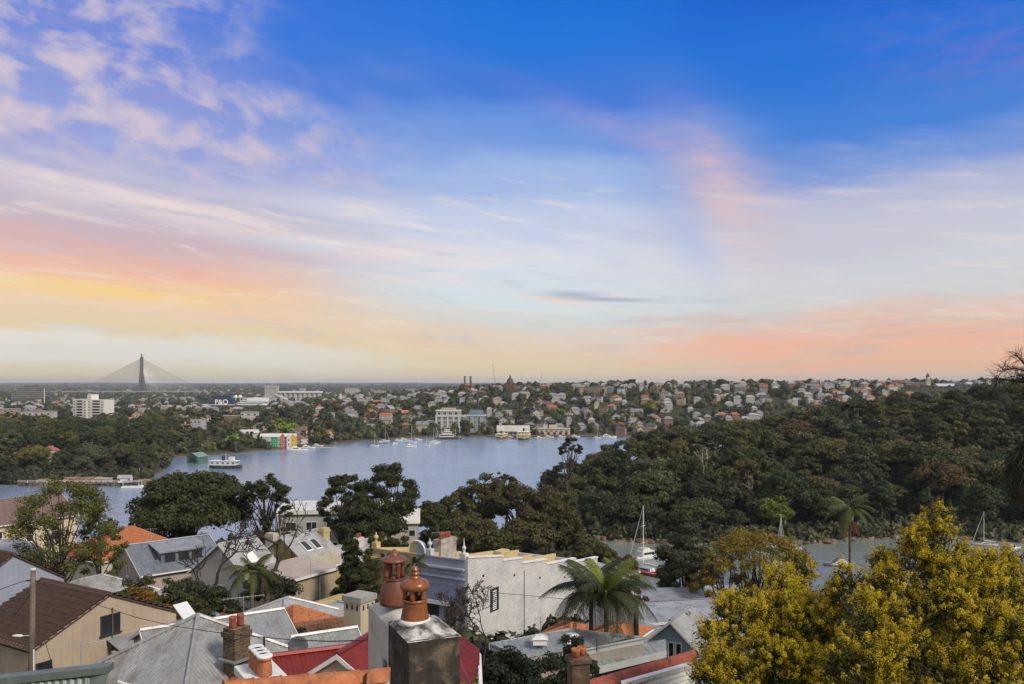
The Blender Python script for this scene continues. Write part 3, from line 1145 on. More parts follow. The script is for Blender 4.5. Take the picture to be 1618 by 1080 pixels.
def far_landmarks():
    # ---- cable-stayed bridge
    D = 2440.0
    xb = wx(224, D)
    t = Th('cable_bridge', 'cable-stayed bridge with one tall grey concrete pylon on the skyline', 'bridge', (xb, D, 0))
    mb = MB()
    for s in (-1, 1):
        b = [(s * 9 - 4, -5), (s * 9 + 4, -5), (s * 9 + 4, 5), (s * 9 - 4, 5)]
        m_ = [(s * 6.5 - 3.6, -4), (s * 6.5 + 3.6, -4), (s * 6.5 + 3.6, 4), (s * 6.5 - 3.6, 4)]
        tp = [(s * 2.3 - 2.3, -3), (s * 2.3 + 2.3, -3), (s * 2.3 + 2.3, 3), (s * 2.3 - 2.3, 3)]
        mb.hexa([(x, y, -1) for x, y in b], [(x, y, 30) for x, y in m_])
        mb.hexa([(x, y, 30) for x, y in m_], [(x, y, 78) for x, y in tp])
    mb.hexa([(-4.6, -3, 78), (4.6, -3, 78), (4.6, 3, 78), (-4.6, 3, 78)], [(-3.6, -3, 125), (3.6, -3, 125), (3.6, 3, 125), (-3.6, 3, 125)])
    t.part('pylon', mb, mat('dark concrete', (0.13, 0.13, 0.135, 1), .85, .15, .05))
    t.part('statue', MB().lathe([(1.6, 0), (1.8, 2), (1.0, 5), (1.5, 7), (0.5, 9.5)], 8, (0, 0, 125.1)).box(-3.2, 3.2, -.3, .3, 131, 132.4), DARK)
    t.part('deck', MB().box(-330, 175, -8, 8, 20, 23.5), CONC)
    for s in (-1, 1):
        for i in range(22):
            q = i / 21.0
            x = s * (22 + q * 165)
            z = 84 + q * 36
            t.part('stay_cable', MB().tube([(s * 3.0, 0, z), (x, -3.5, 22)], 0.36, 4, False), STEEL)
    t = Th('bridge_pylon', 'far bridge pylon with fanned cables cut off by the picture edge', 'bridge', (xb - 520, D, 0))
    t.part('pylon', MB().hexa([(-9, -5, -1), (9, -5, -1), (9, 5, -1), (-9, 5, -1)], [(-3.6, -3, 125), (3.6, -3, 125), (3.6, 3, 125), (-3.6, 3, 125)]), CONC)
    for i in range(16):
        q = i / 15.0
        t.part('stay_cable', MB().tube([(3, 0, 84 + q * 36), (22 + q * 165, -3.5, 22)], 0.30, 4, False), STEEL)

    # ---- tall white flat block
    D = 800.0
    x, z = wx(147, D), gz(wx(147, D), D)
    reserve(147, D, 24)
    t = Th('apartment_block', 'tall white flat block with a stair tower, standing over the trees', 'building', (x, D, z), math.radians(-14))
    H = zr(630, D) - z
    t.part('wall', MB().box(-17, -1.5, -7, 7, -4, H).box(3.0, 17, -5.5, 8.5, -4, H - 0.6), PAINT, color=(0.66, 0.65, 0.61, 1))
    t.part('stair_tower', MB().box(-1.49, 2.99, -6, 4, -4, H + 4.5), PAINT, color=(0.70, 0.69, 0.66, 1))
    fl = 7
    for j in range(fl):
        zz = 1.6 + j * (H - 1.5) / fl
        for u, w in ((-15.3, 1.5), (-3.4, 1.6)):
            link('window', window_mesh(w, 1.5, 0.1), t.e, (u, -7, zz))
        t.part('balcony', MB().box(-12.6, -6.2, -7.06, -6.9, zz - 1.0, zz + 1.2), DARK)
        t.part('balcony_rail', MB().box(-12.6, -6.2, -7.5, -7.1, zz - 1.2, zz - 0.4), WHITE)
        for u in (0.2, 1.6):
            link('window', window_mesh(0.9, 1.5, 0.1), t.e, (u, -6, zz))
        t.part('balcony', MB().box(4.2, 12.5, -5.56, -5.4, zz - 0.9, zz + 1.2), DARK)
        t.part('balcony_rail', MB().box(4.2, 12.5, -6.2, -5.6, zz - 1.2, zz - 0.3), WHITE)
        link('window', window_mesh(1.4, 1.5, 0.1), t.e, (15, -5.5, zz))

    # ---- dark stepped flats on the skyline and the mast beside them
    D = 1500.0
    x = wx(50, D)
    t = Th('stepped_flats', 'dark stepped flat block with pale floor bands on the skyline', 'building', (x, D, 8), 0.1)
    for i, (a, b, h) in enumerate([(-31, -22, 20), (-22, -9, 31), (-9, 8, 35), (8, 20, 29), (20, 30, 23)]):
        t.part('tower', MB().box(a, b, -8, 8, -10, h), mat('slate cladding', (0.10, 0.105, 0.12, 1), 0.6, 0.2, 0.1))
        for j in range(int(h // 3.6)):
            t.part('floor_band', MB().box(a - .3, b + .3, -8.6, -8.02, 4 + j * 3.6, 4.9 + j * 3.6), CONC)
    D = 1300.0
    t = Th('mast', 'slim white mast right of the dark stepped flats', 'mast', (wx(70, D), D, 8))
    t.part('pole', MB().tube([(0, 0, -2), (0, 0, 30)], [0.7, 0.45], 6), WHITE)

    # ---- grain silos
    D = 1600.0
    x0 = wx(420, D)
    t = Th('grain_silo', 'row of pale concrete grain silos with a square head tower', 'silo', (x0, D, 1.0))
    zt = zr(620, D) - 1
    mb = MB()
    for i in range(9):
        t.part('silo_cell', MB().lathe([(4.8, -2), (4.8, zt)], 14, (29 + i * 9.3, 2, 0)), CONC, smooth=False)
    t.part('gallery', MB().box(24, 110, -4, 6, zt + 0.02, zt + 2.6), WHITE)
    t.part('head_house', MB().box(66, 76, -3, 5, zt + 2.62, zt + 9), CONC)
    tw = t.part('head_tower', MB().box(0, 23.5, -8, 8, -2, zr(608.5, D) - 1), CONC)
    for i in range(6):
        link('window', window_mesh(1.8, 1.8, 0.1, fmat=CONC), t.e, (3 + i * 3.5, -8, zr(613, D) - 1))
    t.part('conveyor', MB().hexa([(20, -10, 22), (23, -10, 22), (64, -10, 4), (61, -10, 4)], [(20, -8, 25), (23, -8, 25), (64, -8, 7), (61, -8, 7)]), STEEL)
    reserve(440, D, 60)

    # ---- cruise ship
    D = 1500.0
    x0 = wx(318, D)
    t = Th('cruise_ship', 'white cruise ship with white letters on its dark funnel', 'ship', (x0, D, 0))
    L = wx(424, D) - x0
    ring = lambda z, s: [(-6 * s, -9, z), (L * 0.97, -12, z), (L + 5 * s, 0, z), (L * 0.97, 12, z), (-6 * s, 9, z)]
    t.part('hull', MB().hexa(ring(-1, 0.2), ring(4, 1)), WHITE)
    for j, (a, b) in enumerate([(2, L - 4), (68, L - 6), (74, L - 8), (78, L - 9)]):
        t.part('deck', MB().box(a, b, -10.5 + j * 0.4, 10.5 - j * 0.4, 4.02 + j * 3.6, 7.4 + j * 3.6), WHITE)
        t.part('deck_windows', MB().box(a + 1, b - 1, -10.7 + j * 0.4, -10.4 + j * 0.4, 5.2 + j * 3.6, 6.4 + j * 3.6), GLASS)
    fx = wx(340, D) - x0
    t.part('funnel', MB().hexa([(fx - 12, -6, 7.5), (fx + 38, -6, 7.5), (fx + 38, 6, 7.5), (fx - 12, 6, 7.5)], [(fx + 2, -5.5, zr(624, D)), (fx + 28, -5.5, zr(624, D)), (fx + 28, 5.5, zr(624, D)), (fx + 2, 5.5, zr(624, D))]),
           mat('navy paint', (0.022, 0.027, 0.05, 1), 0.4, 0.1, 0.2), label='dark navy funnel with white letters')
    fc = bpy.data.curves.new('lettering', 'FONT')
    fc.body = 'P&O'
    fc.size = 12.5
    fc.extrude = 0.1
    fc.offset = 0.22
    fc.align_x = 'CENTER'
    tmp = bpy.data.objects.new('lettering shape', fc)
    COL.objects.link(tmp)
    bpy.context.view_layer.update()
    me = bpy.data.meshes.new_from_object(tmp.evaluated_get(bpy.context.evaluated_depsgraph_get()))
    bpy.data.objects.remove(tmp)
    me.materials.clear()
    me.materials.append(WHITE)
    link('lettering', me, t.e, (wx(352, D) - x0, -6.6, zr(638.2, D)), (math.radians(90), 0, 0))
    for q in (373, 380):
        t.part('radar_dome', MB().lathe([(1.2, -4), (1.2, 0), (2.6, 0.8), (3.4, 2.6), (2.8, 4.6), (1.4, 5.6), (0.2, 5.9)], 12, (wx(q, D) - x0, -2, zr(629, D))), WHITE, smooth=True)
    t.part('bridge_wing', MB().box(wx(393, D) - x0, wx(422, D) - x0, -11, 11, zr(634, D), zr(628, D)).box(wx(395, D) - x0, wx(420, D) - x0, -11.2, -10.9, zr(632.5, D), zr(630.5, D)), [WHITE])
    reserve(370, D, 70)

    # ---- white lattice crane leaning beside the silos
    D = 1400.0
    x0 = wx(530, D)
    t = Th('harbour_crane', 'white leaning crane legs rising behind trees beside the silos', 'crane', (x0, D, 1))
    for a, b in (((-5, 0), (9, 27)), ((2, 0), (10, 27)), ((5, 0), (11, 24))):
        t.part('leg', MB().tube([(a[0], 0, -2), (b[0], 0, b[1])], 1.0, 5), WHITE)
    for k in range(4):
        q = 0.2 + k * 0.2
        t.part('brace', MB().tube([(-5 + 14 * q, 0, 27 * q), (5 + 6 * q, 0, 24 * q)], 0.5, 4), WHITE)

    # ---- two smokestacks and the red hall
    for q, lab in ((734.5, 'grey brown smokestack, the one farther from the red hall'), (743.5, 'rusty brown smokestack next to the red hall')):
        D = 1700.0
        t = Th('smokestack', lab, 'chimney', (wx(q, D), D, 12), group='twin smokestacks')
        H = zr(595, D) - 12
        t.part('shaft', MB().lathe([(2.4, -8), (2.0, H - 3), (2.0, H)], 12), mat('stack brick', (0.12, 0.08, 0.06, 1), 0.9, 0.2, 0.2) if q > 740 else mat('stack concrete', (0.19, 0.165, 0.145, 1), 0.9, 0.2, 0.2), smooth=True)
        t.part('cap_ring', MB().lathe([(2.3, H + .01), (2.3, H + 1.5)], 12), DARK)
    D = 1650.0
    t = Th('red_hall', 'dull red windowless hall behind the twin smokestacks', 'building', (wx(746, D), D, 12))
    t.part('wall', MB().box(-12, 12, 14, 30, -5, zr(608, D) - 12), PAINT, color=(0.44, 0.16, 0.12, 1))
    t.part('roof', MB().box(-12.4, 12.4, 13.6, 30.4, zr(608, D) - 11.99, zr(607.3, D) - 12), ROOFP, color=(0.46, 0.20, 0.16, 1))

    # ---- red brick hall with a domed tower, on the ridge
    D = 1180.0
    brick = mat('red brick', (0.15, 0.060, 0.038, 1), 0.9, 0.2, 0.3)
    slate = mat('slate roof', (0.095, 0.068, 0.06, 1), 0.7, 0.15, 0.4)
    x, z = wx(806, D), gz(wx(806, D), D)
    reserve(825, D, 32)
    t = Th('brick_landmark', 'red brick hall with a domed square tower on the ridge', 'building', (x, D, z))
    H = zr(604, D) - z
    t.part('tower', MB().box(-6.5, 6.5, -6.5, 6.5, -4, H - 4), brick)
    for s in (-1, 1):
        for v in (-1, 1):
            t.part('turret', MB().lathe([(1.5, H - 8), (1.5, H - 2), (0.2, H + 0.5)], 8, (s * 5.6, v * 5.6, 0)), brick)
    t.part('belfry', MB().lathe([(5.6, H - 4), (5.6, H), (4.9, H + 1), (4.2, H + 4), (2.2, H + 6.2), (1.4, H + 6.5), (1.4, H + 8.2), (0.15, H + 11.5)], 12), slate)
    t.part('hall', MB().box(6.6, 46, -6, 8, -4, H - 9), brick)
    rf = gable_roof(MB(), 39.4, 14, 0, 5, 0.5, 0.2)
    t.part('hall_roof', rf, slate, loc=(26.3, 1, H - 9))
    g = MB()
    gable_walls(g, 9, 12, H - 8, 5.5, 'y')
    t.part('gable_wing', g, brick, loc=(34, -4, 0))
    t.part('gable_wing_roof', gable_roof(MB(), 9, 12, H - 8, 5.7, 0.5, 0.2, 'y'), slate, loc=(34, -4, 0))
    for u in (10, 15, 20, 25, 41):
        link('window', window_mesh(1.4, 2.4, 0.1, fmat=CONC), t.e, (u, -6, H - 13))
    # ---- tower cranes
    for q, r0, q1, r1, lab in ((783, 606, 778, 575, 'thin tower crane jib standing against the sky, beside the domed tower'), (852, 606, 856, 590, 'small thin crane behind the red brick hall')):
        D = 2300.0
        t = Th('tower_crane', lab, 'crane', (wx(q, D), D, 20))
        t.part('mast', MB().tube([(0, 0, -10), (0, 0, zr(r0, D) - 20)], 0.8, 4), STEEL)
        t.part('jib', MB().tube([(0, 0, zr(r0, D) - 20), (wx(q1, D) - wx(q, D), 0, zr(r1, D) - 20)], [0.8, 0.5], 4), STEEL)
        t.part('counterweight', MB().box(-2.5, 2.5, -1, 1, zr(r0, D) - 24, zr(r0, D) - 20.5), DARK)

    # ---- church with a spire
    D = 1010.0
    x, z = wx(940, D), gz(wx(940, D), D)
    reserve(938, D, 20)
    t = Th('spired_church', 'brick church with steep roof and pale pointed spire', 'church', (x, D, z), 0.1)
    H = max(7.0, zr(634, D) - z)
    g = MB()
    gable_walls(g, 22, 10, H - 3, 7, 'x')
    t.part('nave', g, brick, loc=(-2, 0, 0))
    t.part('nave_roof', gable_roof(MB(), 22, 10, H - 3, 7.2, 0.4, 0.2), slate, loc=(-2, 0, 0))
    t.part('tower', MB().box(9.1, 13.4, -2.2, 2.2, -4, zr(627, D) - z), mat('church stone', (0.30, 0.24, 0.18, 1), 0.9, 0.2, 0.3))
    t.part('spire', MB().lathe([(2.6, zr(627, D) - z + .01), (0.1, zr(614.5, D) - z)], 8, (11.2, 0, 0)), mat('church stone'))
    for u in (-10, -6, -2, 2, 5):
        link('window', window_mesh(1.1, 3.0, 0.15, fmat=mat('church stone')), t.e, (u, -5, H - 6.2))

    # ---- brown brick flats tower and brown block on the ridge
    D = 1230.0
    for q0, q1, r0, r1, lab, c in ((1016, 1027, 608, 626, 'slim brown brick tower block on the ridge', (0.15, 0.07, 0.045, 1)), (981, 996, 602.5, 614, 'square brown block rising over the ridge trees', (0.17, 0.085, 0.055, 1))):
        x = wx((q0 + q1) / 2, D)
        z = gz(x, D)
        reserve((q0 + q1) / 2, D, 10)
        w = (q1 - q0) / F * D
        t = Th('tower_block', lab, 'building', (x, D, z), 0.15)
        H = zr(r0, D) - z
        t.part('wall', MB().box(-w / 2, w / 2, -5, 5, -5, H), PAINT, color=c)
        t.part('parapet', MB().box(-w / 2 - .2, w / 2 + .2, -5.2, 5.2, H + .01, H + 0.7), CONC)
        add_windows(t.e, w, 10, 'f', 3, 3, 1.0, 1.2, z0=H - 9, z1=H - 2)
        D += 60
    D = 1220.0
    x = wx(1003, D)
    t = Th('low_white_hall', 'long low white building between the two brown blocks', 'building', (x, D, gz(x, D)))
    H = zr(610, D) - gz(x, D)
    t.part('wall', MB().box(-18, 12, -6, 6, -5, H), PAINT, color=(0.6, 0.59, 0.56, 1))
    t.part('roof', MB().box(-18.5, 12.5, -6.5, 6.5, H + .01, H + .6), ROOFP, color=(0.5, 0.5, 0.5, 1))
    reserve(1003, D, 14)

    # ---- waterfront flats, two pale blocks
    D = 735.0
    x = wx(709, D)
    z = gz(x, D)
    reserve(709, D, 16)
    t = Th('waterfront_flats', 'grand pale flat block with arched top windows by the water', 'building', (x, D, z), math.radians(-4))
    H = zr(648.5, D) - z
    t.part('wall', MB().box(-10.5, 10.5, -7, 7, -3, H), PAINT, color=(0.36, 0.37, 0.35, 1))
    t.part('cornice', MB().box(-11.2, 11.2, -7.8, 7.8, H - 5.0, H - 4.3), WHITE)
    t.part('parapet', MB().box(-10.8, 10.8, -7.3, 7.3, H + .01, H + 0.6), WHITE)
    t.part('penthouse', MB().box(-6, 6, -3, 5, H + .61, H + 2.6), PAINT, color=(0.40, 0.33, 0.28, 1))
    for i in range(4):
        u = -7.6 + i * 5.05
        link('arched_window', window_mesh(2.9, 2.9, 0.2, (2, 1)), t.e, (u, -7, H - 2.2))
        for j in range(4):
            link('window', window_mesh(1.9, 2.2, 0.15, (2, 1)), t.e, (u, -7, H - 6.8 - j * 3.3))
    for u in (-10.2, -5.1, 0, 5.1, 10.2):
        t.part('pilaster', MB().box(u - .45, u + .45, -7.5, -7.02, -3, H - 5.1), WHITE)
    x = wx(753, D)
    z = gz(x, D)
    reserve(753, D, 13)
    t = Th('blue_grey_flats', 'blue grey flat block with glazed roof storey beside the grand pale flats', 'building', (x, D, z), math.radians(4))
    H = zr(656, D) - z
    t.part('wall', MB().box(-8, 8, -6, 6, -3, H), PAINT, color=(0.25, 0.28, 0.31, 1))
    t.part('cornice', MB().box(-8.6, 8.6, -6.6, 6.6, H + .01, H + 0.5), WHITE)
    t.part('roof_storey', MB().hexa([(-7.4, -5.4, H + .51), (7.4, -5.4, H + .51), (7.4, 5.4, H + .51), (-7.4, 5.4, H + .51)], [(-5.5, -3.5, H + 4.8), (5.5, -3.5, H + 4.8), (5.5, 3.5, H + 4.8), (-5.5, 3.5, H + 4.8)]), mat('blue roof glass', (0.10, 0.16, 0.22, 1), 0.25, 0.2, 0.3))
    add_windows(t.e, 16, 12, 'f', 4, 4, 1.7, 1.9, z0=2.5, z1=H - 2.2, bars=(2, 1))
    for u in (-4.2, 4.2):
        t.part('balcony_stack', MB().box(u - 1.6, u + 1.6, -7.2, -6.1, 0, H - 1), PAINT, color=(0.30, 0.33, 0.36, 1))

    # ---- ferry wharf sheds
    D = 712.0
    for q0, q1, rt, re, rb, lab, wc, rc in ((786, 836, 672, 680, 690, 'cream ferry wharf shed with a broad white roof', (0.56, 0.47, 0.34), (0.47, 0.46, 0.43)),
                                            (842, 900, 673, 677, 690, 'long cream two-storey wharf building with a flat roof', (0.52, 0.43, 0.33), (0.47, 0.42, 0.37))):
        x = wx((q0 + q1) / 2, D)
        w = (q1 - q0) / F * D
        reserve((q0 + q1) / 2, D, 15)
        t = Th('wharf_shed', lab, 'building', (x, D, 0.9))
        H = zr(re, D) - 0.9
        t.part('wall', MB().box(-w / 2, w / 2, -6, 6, -2, H), PAINT, color=wc + (1,))
        if rt < 673:
            t.part('roof', gable_roof(MB(), w, 12, H, zr(rt, D) - 0.9 - H, 0.6, 0.2), ROOFP, color=rc + (1,))
        else:
            t.part('roof', MB().box(-w / 2 - .5, w / 2 + .5, -6.6, 6.6, H + .01, H + .5), ROOFP, color=rc + (1,))
            t.part('upper_storey', MB().box(-2, 5, -5, 5, H + .51, H + 3.2), PAINT, color=wc + (1,))
        add_windows(t.e, w, 12, 'f', 7, 1, 2.2, 1.6, z0=H - 1.8, bars=(2, 1))
        add_windows(t.e, w, 12, 'f', 6, 1, 2.4, 2.0, z0=1.6, fmat=TIMBER)
    # ---- sea wall and wharf apron
    t = Th('wharf_apron', 'dark timber wharf edge below the ferry sheds', 'wharf', (0, 0, 0))
    t.part('deck', MB().box(wx(770, 703), wx(985, 703), 697, 705, 0.3, 1.3), TIMBER)
    for i in range(30):
        x = wx(772 + i * 7.2, 700)
        t.part('pile', MB().tube([(x, 696.7, -3), (x, 696.7, 2.0)], 0.22, 6), TIMBER)

    # ---- gaily painted terrace on the shore
    D = 572.0
    x0 = wx(418, D)
    t = Th('painted_terrace', 'waterside terrace painted green, orange, blue, white and yellow', 'building', (x0, D, 1.0), math.radians(6))
    reserve(440, D, 14)
    H = zr(688, D) - 1
    segs = [(-2, 5.2, (0.46, 0.46, 0.43), 0), (5.2, 9.6, (0.05, 0.30, 0.17), 0), (9.6, 11.6, (0.25, 0.42, 0.36), 0), (11.6, 14.4, (0.52, 0.14, 0.05), 1), (14.4, 15.8, (0.04, 0.05, 0.22), 0), (15.8, 18.6, (0.62, 0.56, 0.58), 1), (18.6, 21.4, (0.62, 0.40, 0.04), 1)]
    for a, b, c, gb in segs:
        t.part('house_front', MB().box(a, b - 0.02, -5 if gb else -4.6, 4, -2, H - (0 if gb else 0.6)), PAINT, color=c + (1,))
        if gb:
            m2 = (a + b) / 2
            t.part('gable', MB().slab([(a, -5, H + .01), (b - .02, -5, H + .01), (m2, -5, H + 1.7)], (0, 1.2, 0)), PAINT, color=c + (1,))
        for j in range(2):
            link('window', window_mesh(1.1, 1.5, 0.12), t.e, ((a + b) / 2, -5 if gb else -4.6, 2.0 + j * 3.0))
    t.part('roof', MB().hexa([(-2.4, -4.9, H - .55), (21.8, -4.9, H - .55), (21.8, 4.6, H - .55), (-2.4, 4.6, H - .55)], [(-2.4, -1, H + 1.5), (21.8, -1, H + 1.5), (21.8, 0.5, H + 1.5), (-2.4, 0.5, H + 1.5)]), ROOFP, color=(0.62, 0.62, 0.60, 1))
    for q, r, wd, hgt, lab, wc in ((393, 679, 13, 7, 'grey gabled boat shed above the painted terrace', (0.42, 0.42, 0.40)), (402, 684, 9, 6, 'blue shed behind the painted terrace', (0.12, 0.22, 0.42))):
        x = wx(q, 600)
        z = zr(r, 600) - hgt
        t = Th('boat_shed', lab, 'shed', (x, 600 + (8 if wd < 10 else 0), max(z, gz(x, 600))), 0.5)
        g = MB()
        gable_walls(g, wd, 9, hgt - 2, 2.0, 'x')
        t.part('wall', g, PAINT, color=wc + (1,))
        t.part('roof', gable_roof(MB(), wd, 9, hgt - 2, 2.2, 0.4), ROOFP, color=(0.5, 0.5, 0.5, 1))
        add_windows(t.e, wd, 9, 'f', 3, 1, 1.2, 1.4, z0=2.2)

    # ---- clock tower, white church and brick block on the ridge at the right
    D = 1150.0
    x, z = wx(1466, D), gz(wx(1466, D), D)
    t = Th('clock_tower', 'pale stone clock tower with a dark pointed cap on the skyline', 'tower', (x, D, z))
    reserve(1466, D, 10)
    zt = zr(595, D) - z
    stone = mat('pale stone', (0.50, 0.44, 0.35, 1), 0.85, 0.12, 0.3)
    t.part('shaft', MB().box(-2.6, 2.6, -2.6, 2.6, -4, zt - 5), stone)
    t.part('balcony_ring', MB().box(-3.2, 3.2, -3.2, 3.2, zt - 4.98, zt - 4.2), stone)
    t.part('lantern', MB().lathe([(2.4, zt - 4.19), (2.4, zt)], 8), stone)
    t.part('cap', MB().lathe([(2.9, zt + .01), (2.2, zt + 2.2), (0.1, zt + 6)], 8), slate)
    for j in range(3):
        link('window', window_mesh(0.9, 2.2, 0.12, fmat=stone), t.e, (0, -2.6, zt - 8 - j * 5))
    t.part('clock_face', MB().lathe([(1.3, 0), (1.3, 0.2)], 16), WHITE, loc=(0, -2.42, zt - 2), rot=(math.radians(90), 0, 0))
    for q0, q1, rt, rb, D, lab, c, rise in ((1428, 1459, 604.5, 622, 1200, 'long red brick block left of the clock tower', (0.21, 0.10, 0.075), 0), (1478, 1507, 606, 625, 1120, 'white church hall with three tall arched windows', (0.66, 0.66, 0.64), 3),
                                            (1487, 1526, 604, 618, 1220, 'dark long-roofed hall behind the white church', (0.16, 0.16, 0.17), 3), (1525, 1549, 604, 618, 1180, 'small white gabled hall at the ridge end', (0.6, 0.6, 0.6), 2),
                                            (1350, 1392, 613, 630, 1080, 'white many-windowed block on the ridge slope', (0.56, 0.56, 0.55), 0), (1395, 1424, 607, 622, 1160, 'cream flat-roofed hall left of the brick block', (0.55, 0.50, 0.42), 0)):
        x = wx((q0 + q1) / 2, D)
        z = gz(x, D)
        w = (q1 - q0) / F * D
        reserve((q0 + q1) / 2, D, w / 2)
        t = Th('ridge_hall', lab, 'building', (x, D, z), 0.05)
        H = zr(rt, D) - z - rise
        if rise:
            g = MB()
            gable_walls(g, w, 12, H, rise, 'x', 4)
            t.part('wall', g, PAINT, color=c + (1,))
            t.part('roof', gable_roof(MB(), w, 12, H, rise + .1, 0.4, 0.2), ROOFP, color=((0.06, 0.06, 0.07, 1) if 'dark' in lab else (0.5, 0.5, 0.52, 1)))
        else:
            t.part('wall', MB().box(-w / 2, w / 2, -6, 6, -4, H), PAINT, color=c + (1,))
            t.part('roof', MB().box(-w / 2 - .3, w / 2 + .3, -6.3, 6.3, H + .01, H + .5), ROOFP, color=(0.45, 0.43, 0.42, 1))
        if 'arched' in lab:
            add_windows(t.e, w, 12, 'f', 3, 1, 1.6, 5.5, z0=H - 4, x0=-8, x1=0, frame=0.15)
        else:
            add_windows(t.e, w, 12, 'f', max(4, int(w / 4)), 2, 1.5, 1.5, z0=max(2, H - 6), z1=H - 2.2)


far_landmarks()


def midrise(px, rt, D, w, c, lab):
    x = wx(px, D)
    z = gz(x, D)
    H = max(8.0, zr(rt, D) - z)
    reserve(px, D, w / 2)
    t = Th('midrise_block', lab, 'building', (x, D, z), .1)
    t.part('wall', MB().box(-w / 2, w / 2, -6, 6, -4, H), PAINT, color=c + (1,))
    t.part('roof', MB().box(-w / 2 - .3, w / 2 + .3, -6.3, 6.3, H + .01, H + .6), ROOFP, color=(.3, .3, .3, 1))
    add_windows(t.e, w, 12, 'f', max(3, int(w / 5)), max(2, int(H / 4)), 2.2, 1.6, z0=2.5, z1=H - 2)


for a_ in ((8, 646, 760, 22, (.36, .27, .22), 'pinkish low flat block at the left picture edge'), (62, 650, 740, 26, (.46, .45, .42), 'white two-storey row left of the tall white flat block'), (100, 628, 1500, 34, (.34, .33, .31), 'long grey block behind the tall white flat block'),
           (178, 633, 1250, 18, (.40, .38, .34), 'cream block just right of the tall white flat block'), (262, 634, 1700, 40, (.44, .44, .43), 'white low warehouse right of the bridge pylon'), (296, 632, 1750, 26, (.38, .39, .40), 'grey warehouse left of the cruise ship'),
           (362, 657, 700, 15, (.26, .15, .10), 'brown brick flats under the cruise ship'), (395, 651, 760, 14, (.48, .47, .45), 'white terrace block under the cruise ship stern'), (556, 613, 2500, 40, (.40, .39, .38), 'pale block on the skyline right of the silos'),
           (600, 617, 2100, 30, (.42, .38, .32), 'cream block on the plain left of the smokestacks'), (648, 614, 2300, 26, (.36, .34, .32), 'grey brown block left of the smokestacks on the skyline'), (575, 640, 1050, 16, (.46, .45, .42), 'white flat block among trees above the moored yachts'),
           (670, 632, 1150, 18, (.30, .20, .15), 'brick flat block above the waterfront flats')):
    midrise(*a_)


def far_houses():
    n = 0
    tries = 0
    while n < 275 and tries < 9000:
        tries += 1
        u = rnd.random()
        if u < 0.60: p, D = rnd.uniform(500, 1050), rnd.uniform(706, 1260)
        elif u < 0.86: p, D = rnd.uniform(1050, 1440), rnd.uniform(830, 1300)
        elif u < 0.96: p, D = rnd.uniform(285, 520), rnd.uniform(540, 1050)
        else: p, D = rnd.uniform(0, 270), rnd.uniform(540, 1000)
        x = wx(p, D)
        z = gz(x, D)
        if z < 1.2 or not free(x, D, 6.2) or hides_ship(p, D, z + 9):
            continue
        k = rnd.choice(HK)
        wc = rnd.choices(list(WALLC), [6, 4, 4, 3, 2, 0.8, 3])[0]
        rc = rnd.choices(list(ROOFC), [8, 4, 1.6, 2.4, 3, 2])[0]
        if p < 285 and rnd.random() < 0.6: rc = 'red'
        big = rnd.uniform(0.75, 1.15)
        e = empty('hillside_house', (x, D, z), rnd.choice([0, 0, math.pi / 2, 0.35, -0.35, 1.2]) + rnd.uniform(-.15, .15) - x / D * 0.5, cat='house', group='houses on the far hillsides')
        e.scale = (big, big, big * rnd.uniform(0.9, 1.15))
        kk = rnd.uniform(0.85, 1.1)
        link('wall', k.wall, e, color=tuple(c * kk for c in WALLC[wc]) + (1,))
        rf = link('roof', k.roof, e, color=tuple(c * kk for c in ROOFC[rc]) + (1,))
        if rnd.random() < 0.5:
            link('chimney', k.chim, rf, (k.w * 0.25 * rnd.choice([-1, 1]), 0, k.h + 0.6), color=WALLC[rnd.choice(['brick', 'cream', 'white'])] + (1,))
        wm = window_mesh(1.5, 1.6, 0.14)
        rows = 2 if k.h > 5 else 1
        if D < 1150:
            for f in ('f', 'r', 'l'):
                nn = 3 if f == 'f' else 2
                add_windows(e, k.w, k.d, f, nn, rows, 1.5, 1.6, z0=1.7, z1=k.h - 1.4, frame=0.14)
        taken.append((x, D, 6.0 * big))
        lvl = 'on the shore' if z < 6 else 'low' if z < 16 else 'upslope' if z < 29 else 'high up'
        rank.add(e, '%s %s-roofed house %s' % (wc, rc, lvl), where_far(p), p)
        n += 1
    return n


print('far houses', far_houses())


def far_trees():
    n = 0
    tries = 0
    while n < 290 and tries < 9000:
        tries += 1
        u = rnd.random()
        if u < 0.50: p, D = rnd.uniform(490, 1050), rnd.uniform(704, 1300)
        elif u < 0.70: p, D = rnd.uniform(1050, 1560), rnd.uniform(850, 1350)
        else: p, D = rnd.uniform(270, 540), rnd.uniform(520, 1000)
        x = wx(p, D)
        z = gz(x, D)
        if z < 0.9 or not free(x, D, 2.2):
            continue
        tone = rnd.random()
        cn = 'dark green' if tone < .4 else 'deep green' if tone < .58 else 'olive green' if tone < .74 else 'grey green' if tone < .86 else 'brownish green' if tone < .92 else 'golden green' if tone < .96 else 'bright green'
        h = rnd.uniform(7, 14) * (1.15 if D > 1100 else 1.0)
        if hides_ship(p, D, z + h):
            continue
        e = plant_tree('suburban_tree', rnd.choice(SUB), x, D, h, g4(cn, rnd), rnd.uniform(0, 6.28), z - .2, rnd.uniform(.85, 1.2), 'trees between the far houses')
        taken.append((x, D, 2.4))
        lvl = 'on the shore' if z < 6 else 'low' if z < 16 else 'upslope' if z < 29 else 'high up'
        rank.add(e, '%s tree %s' % (cn, lvl), where_far(p), p)
        n += 1
    return n


print('far trees', far_trees())


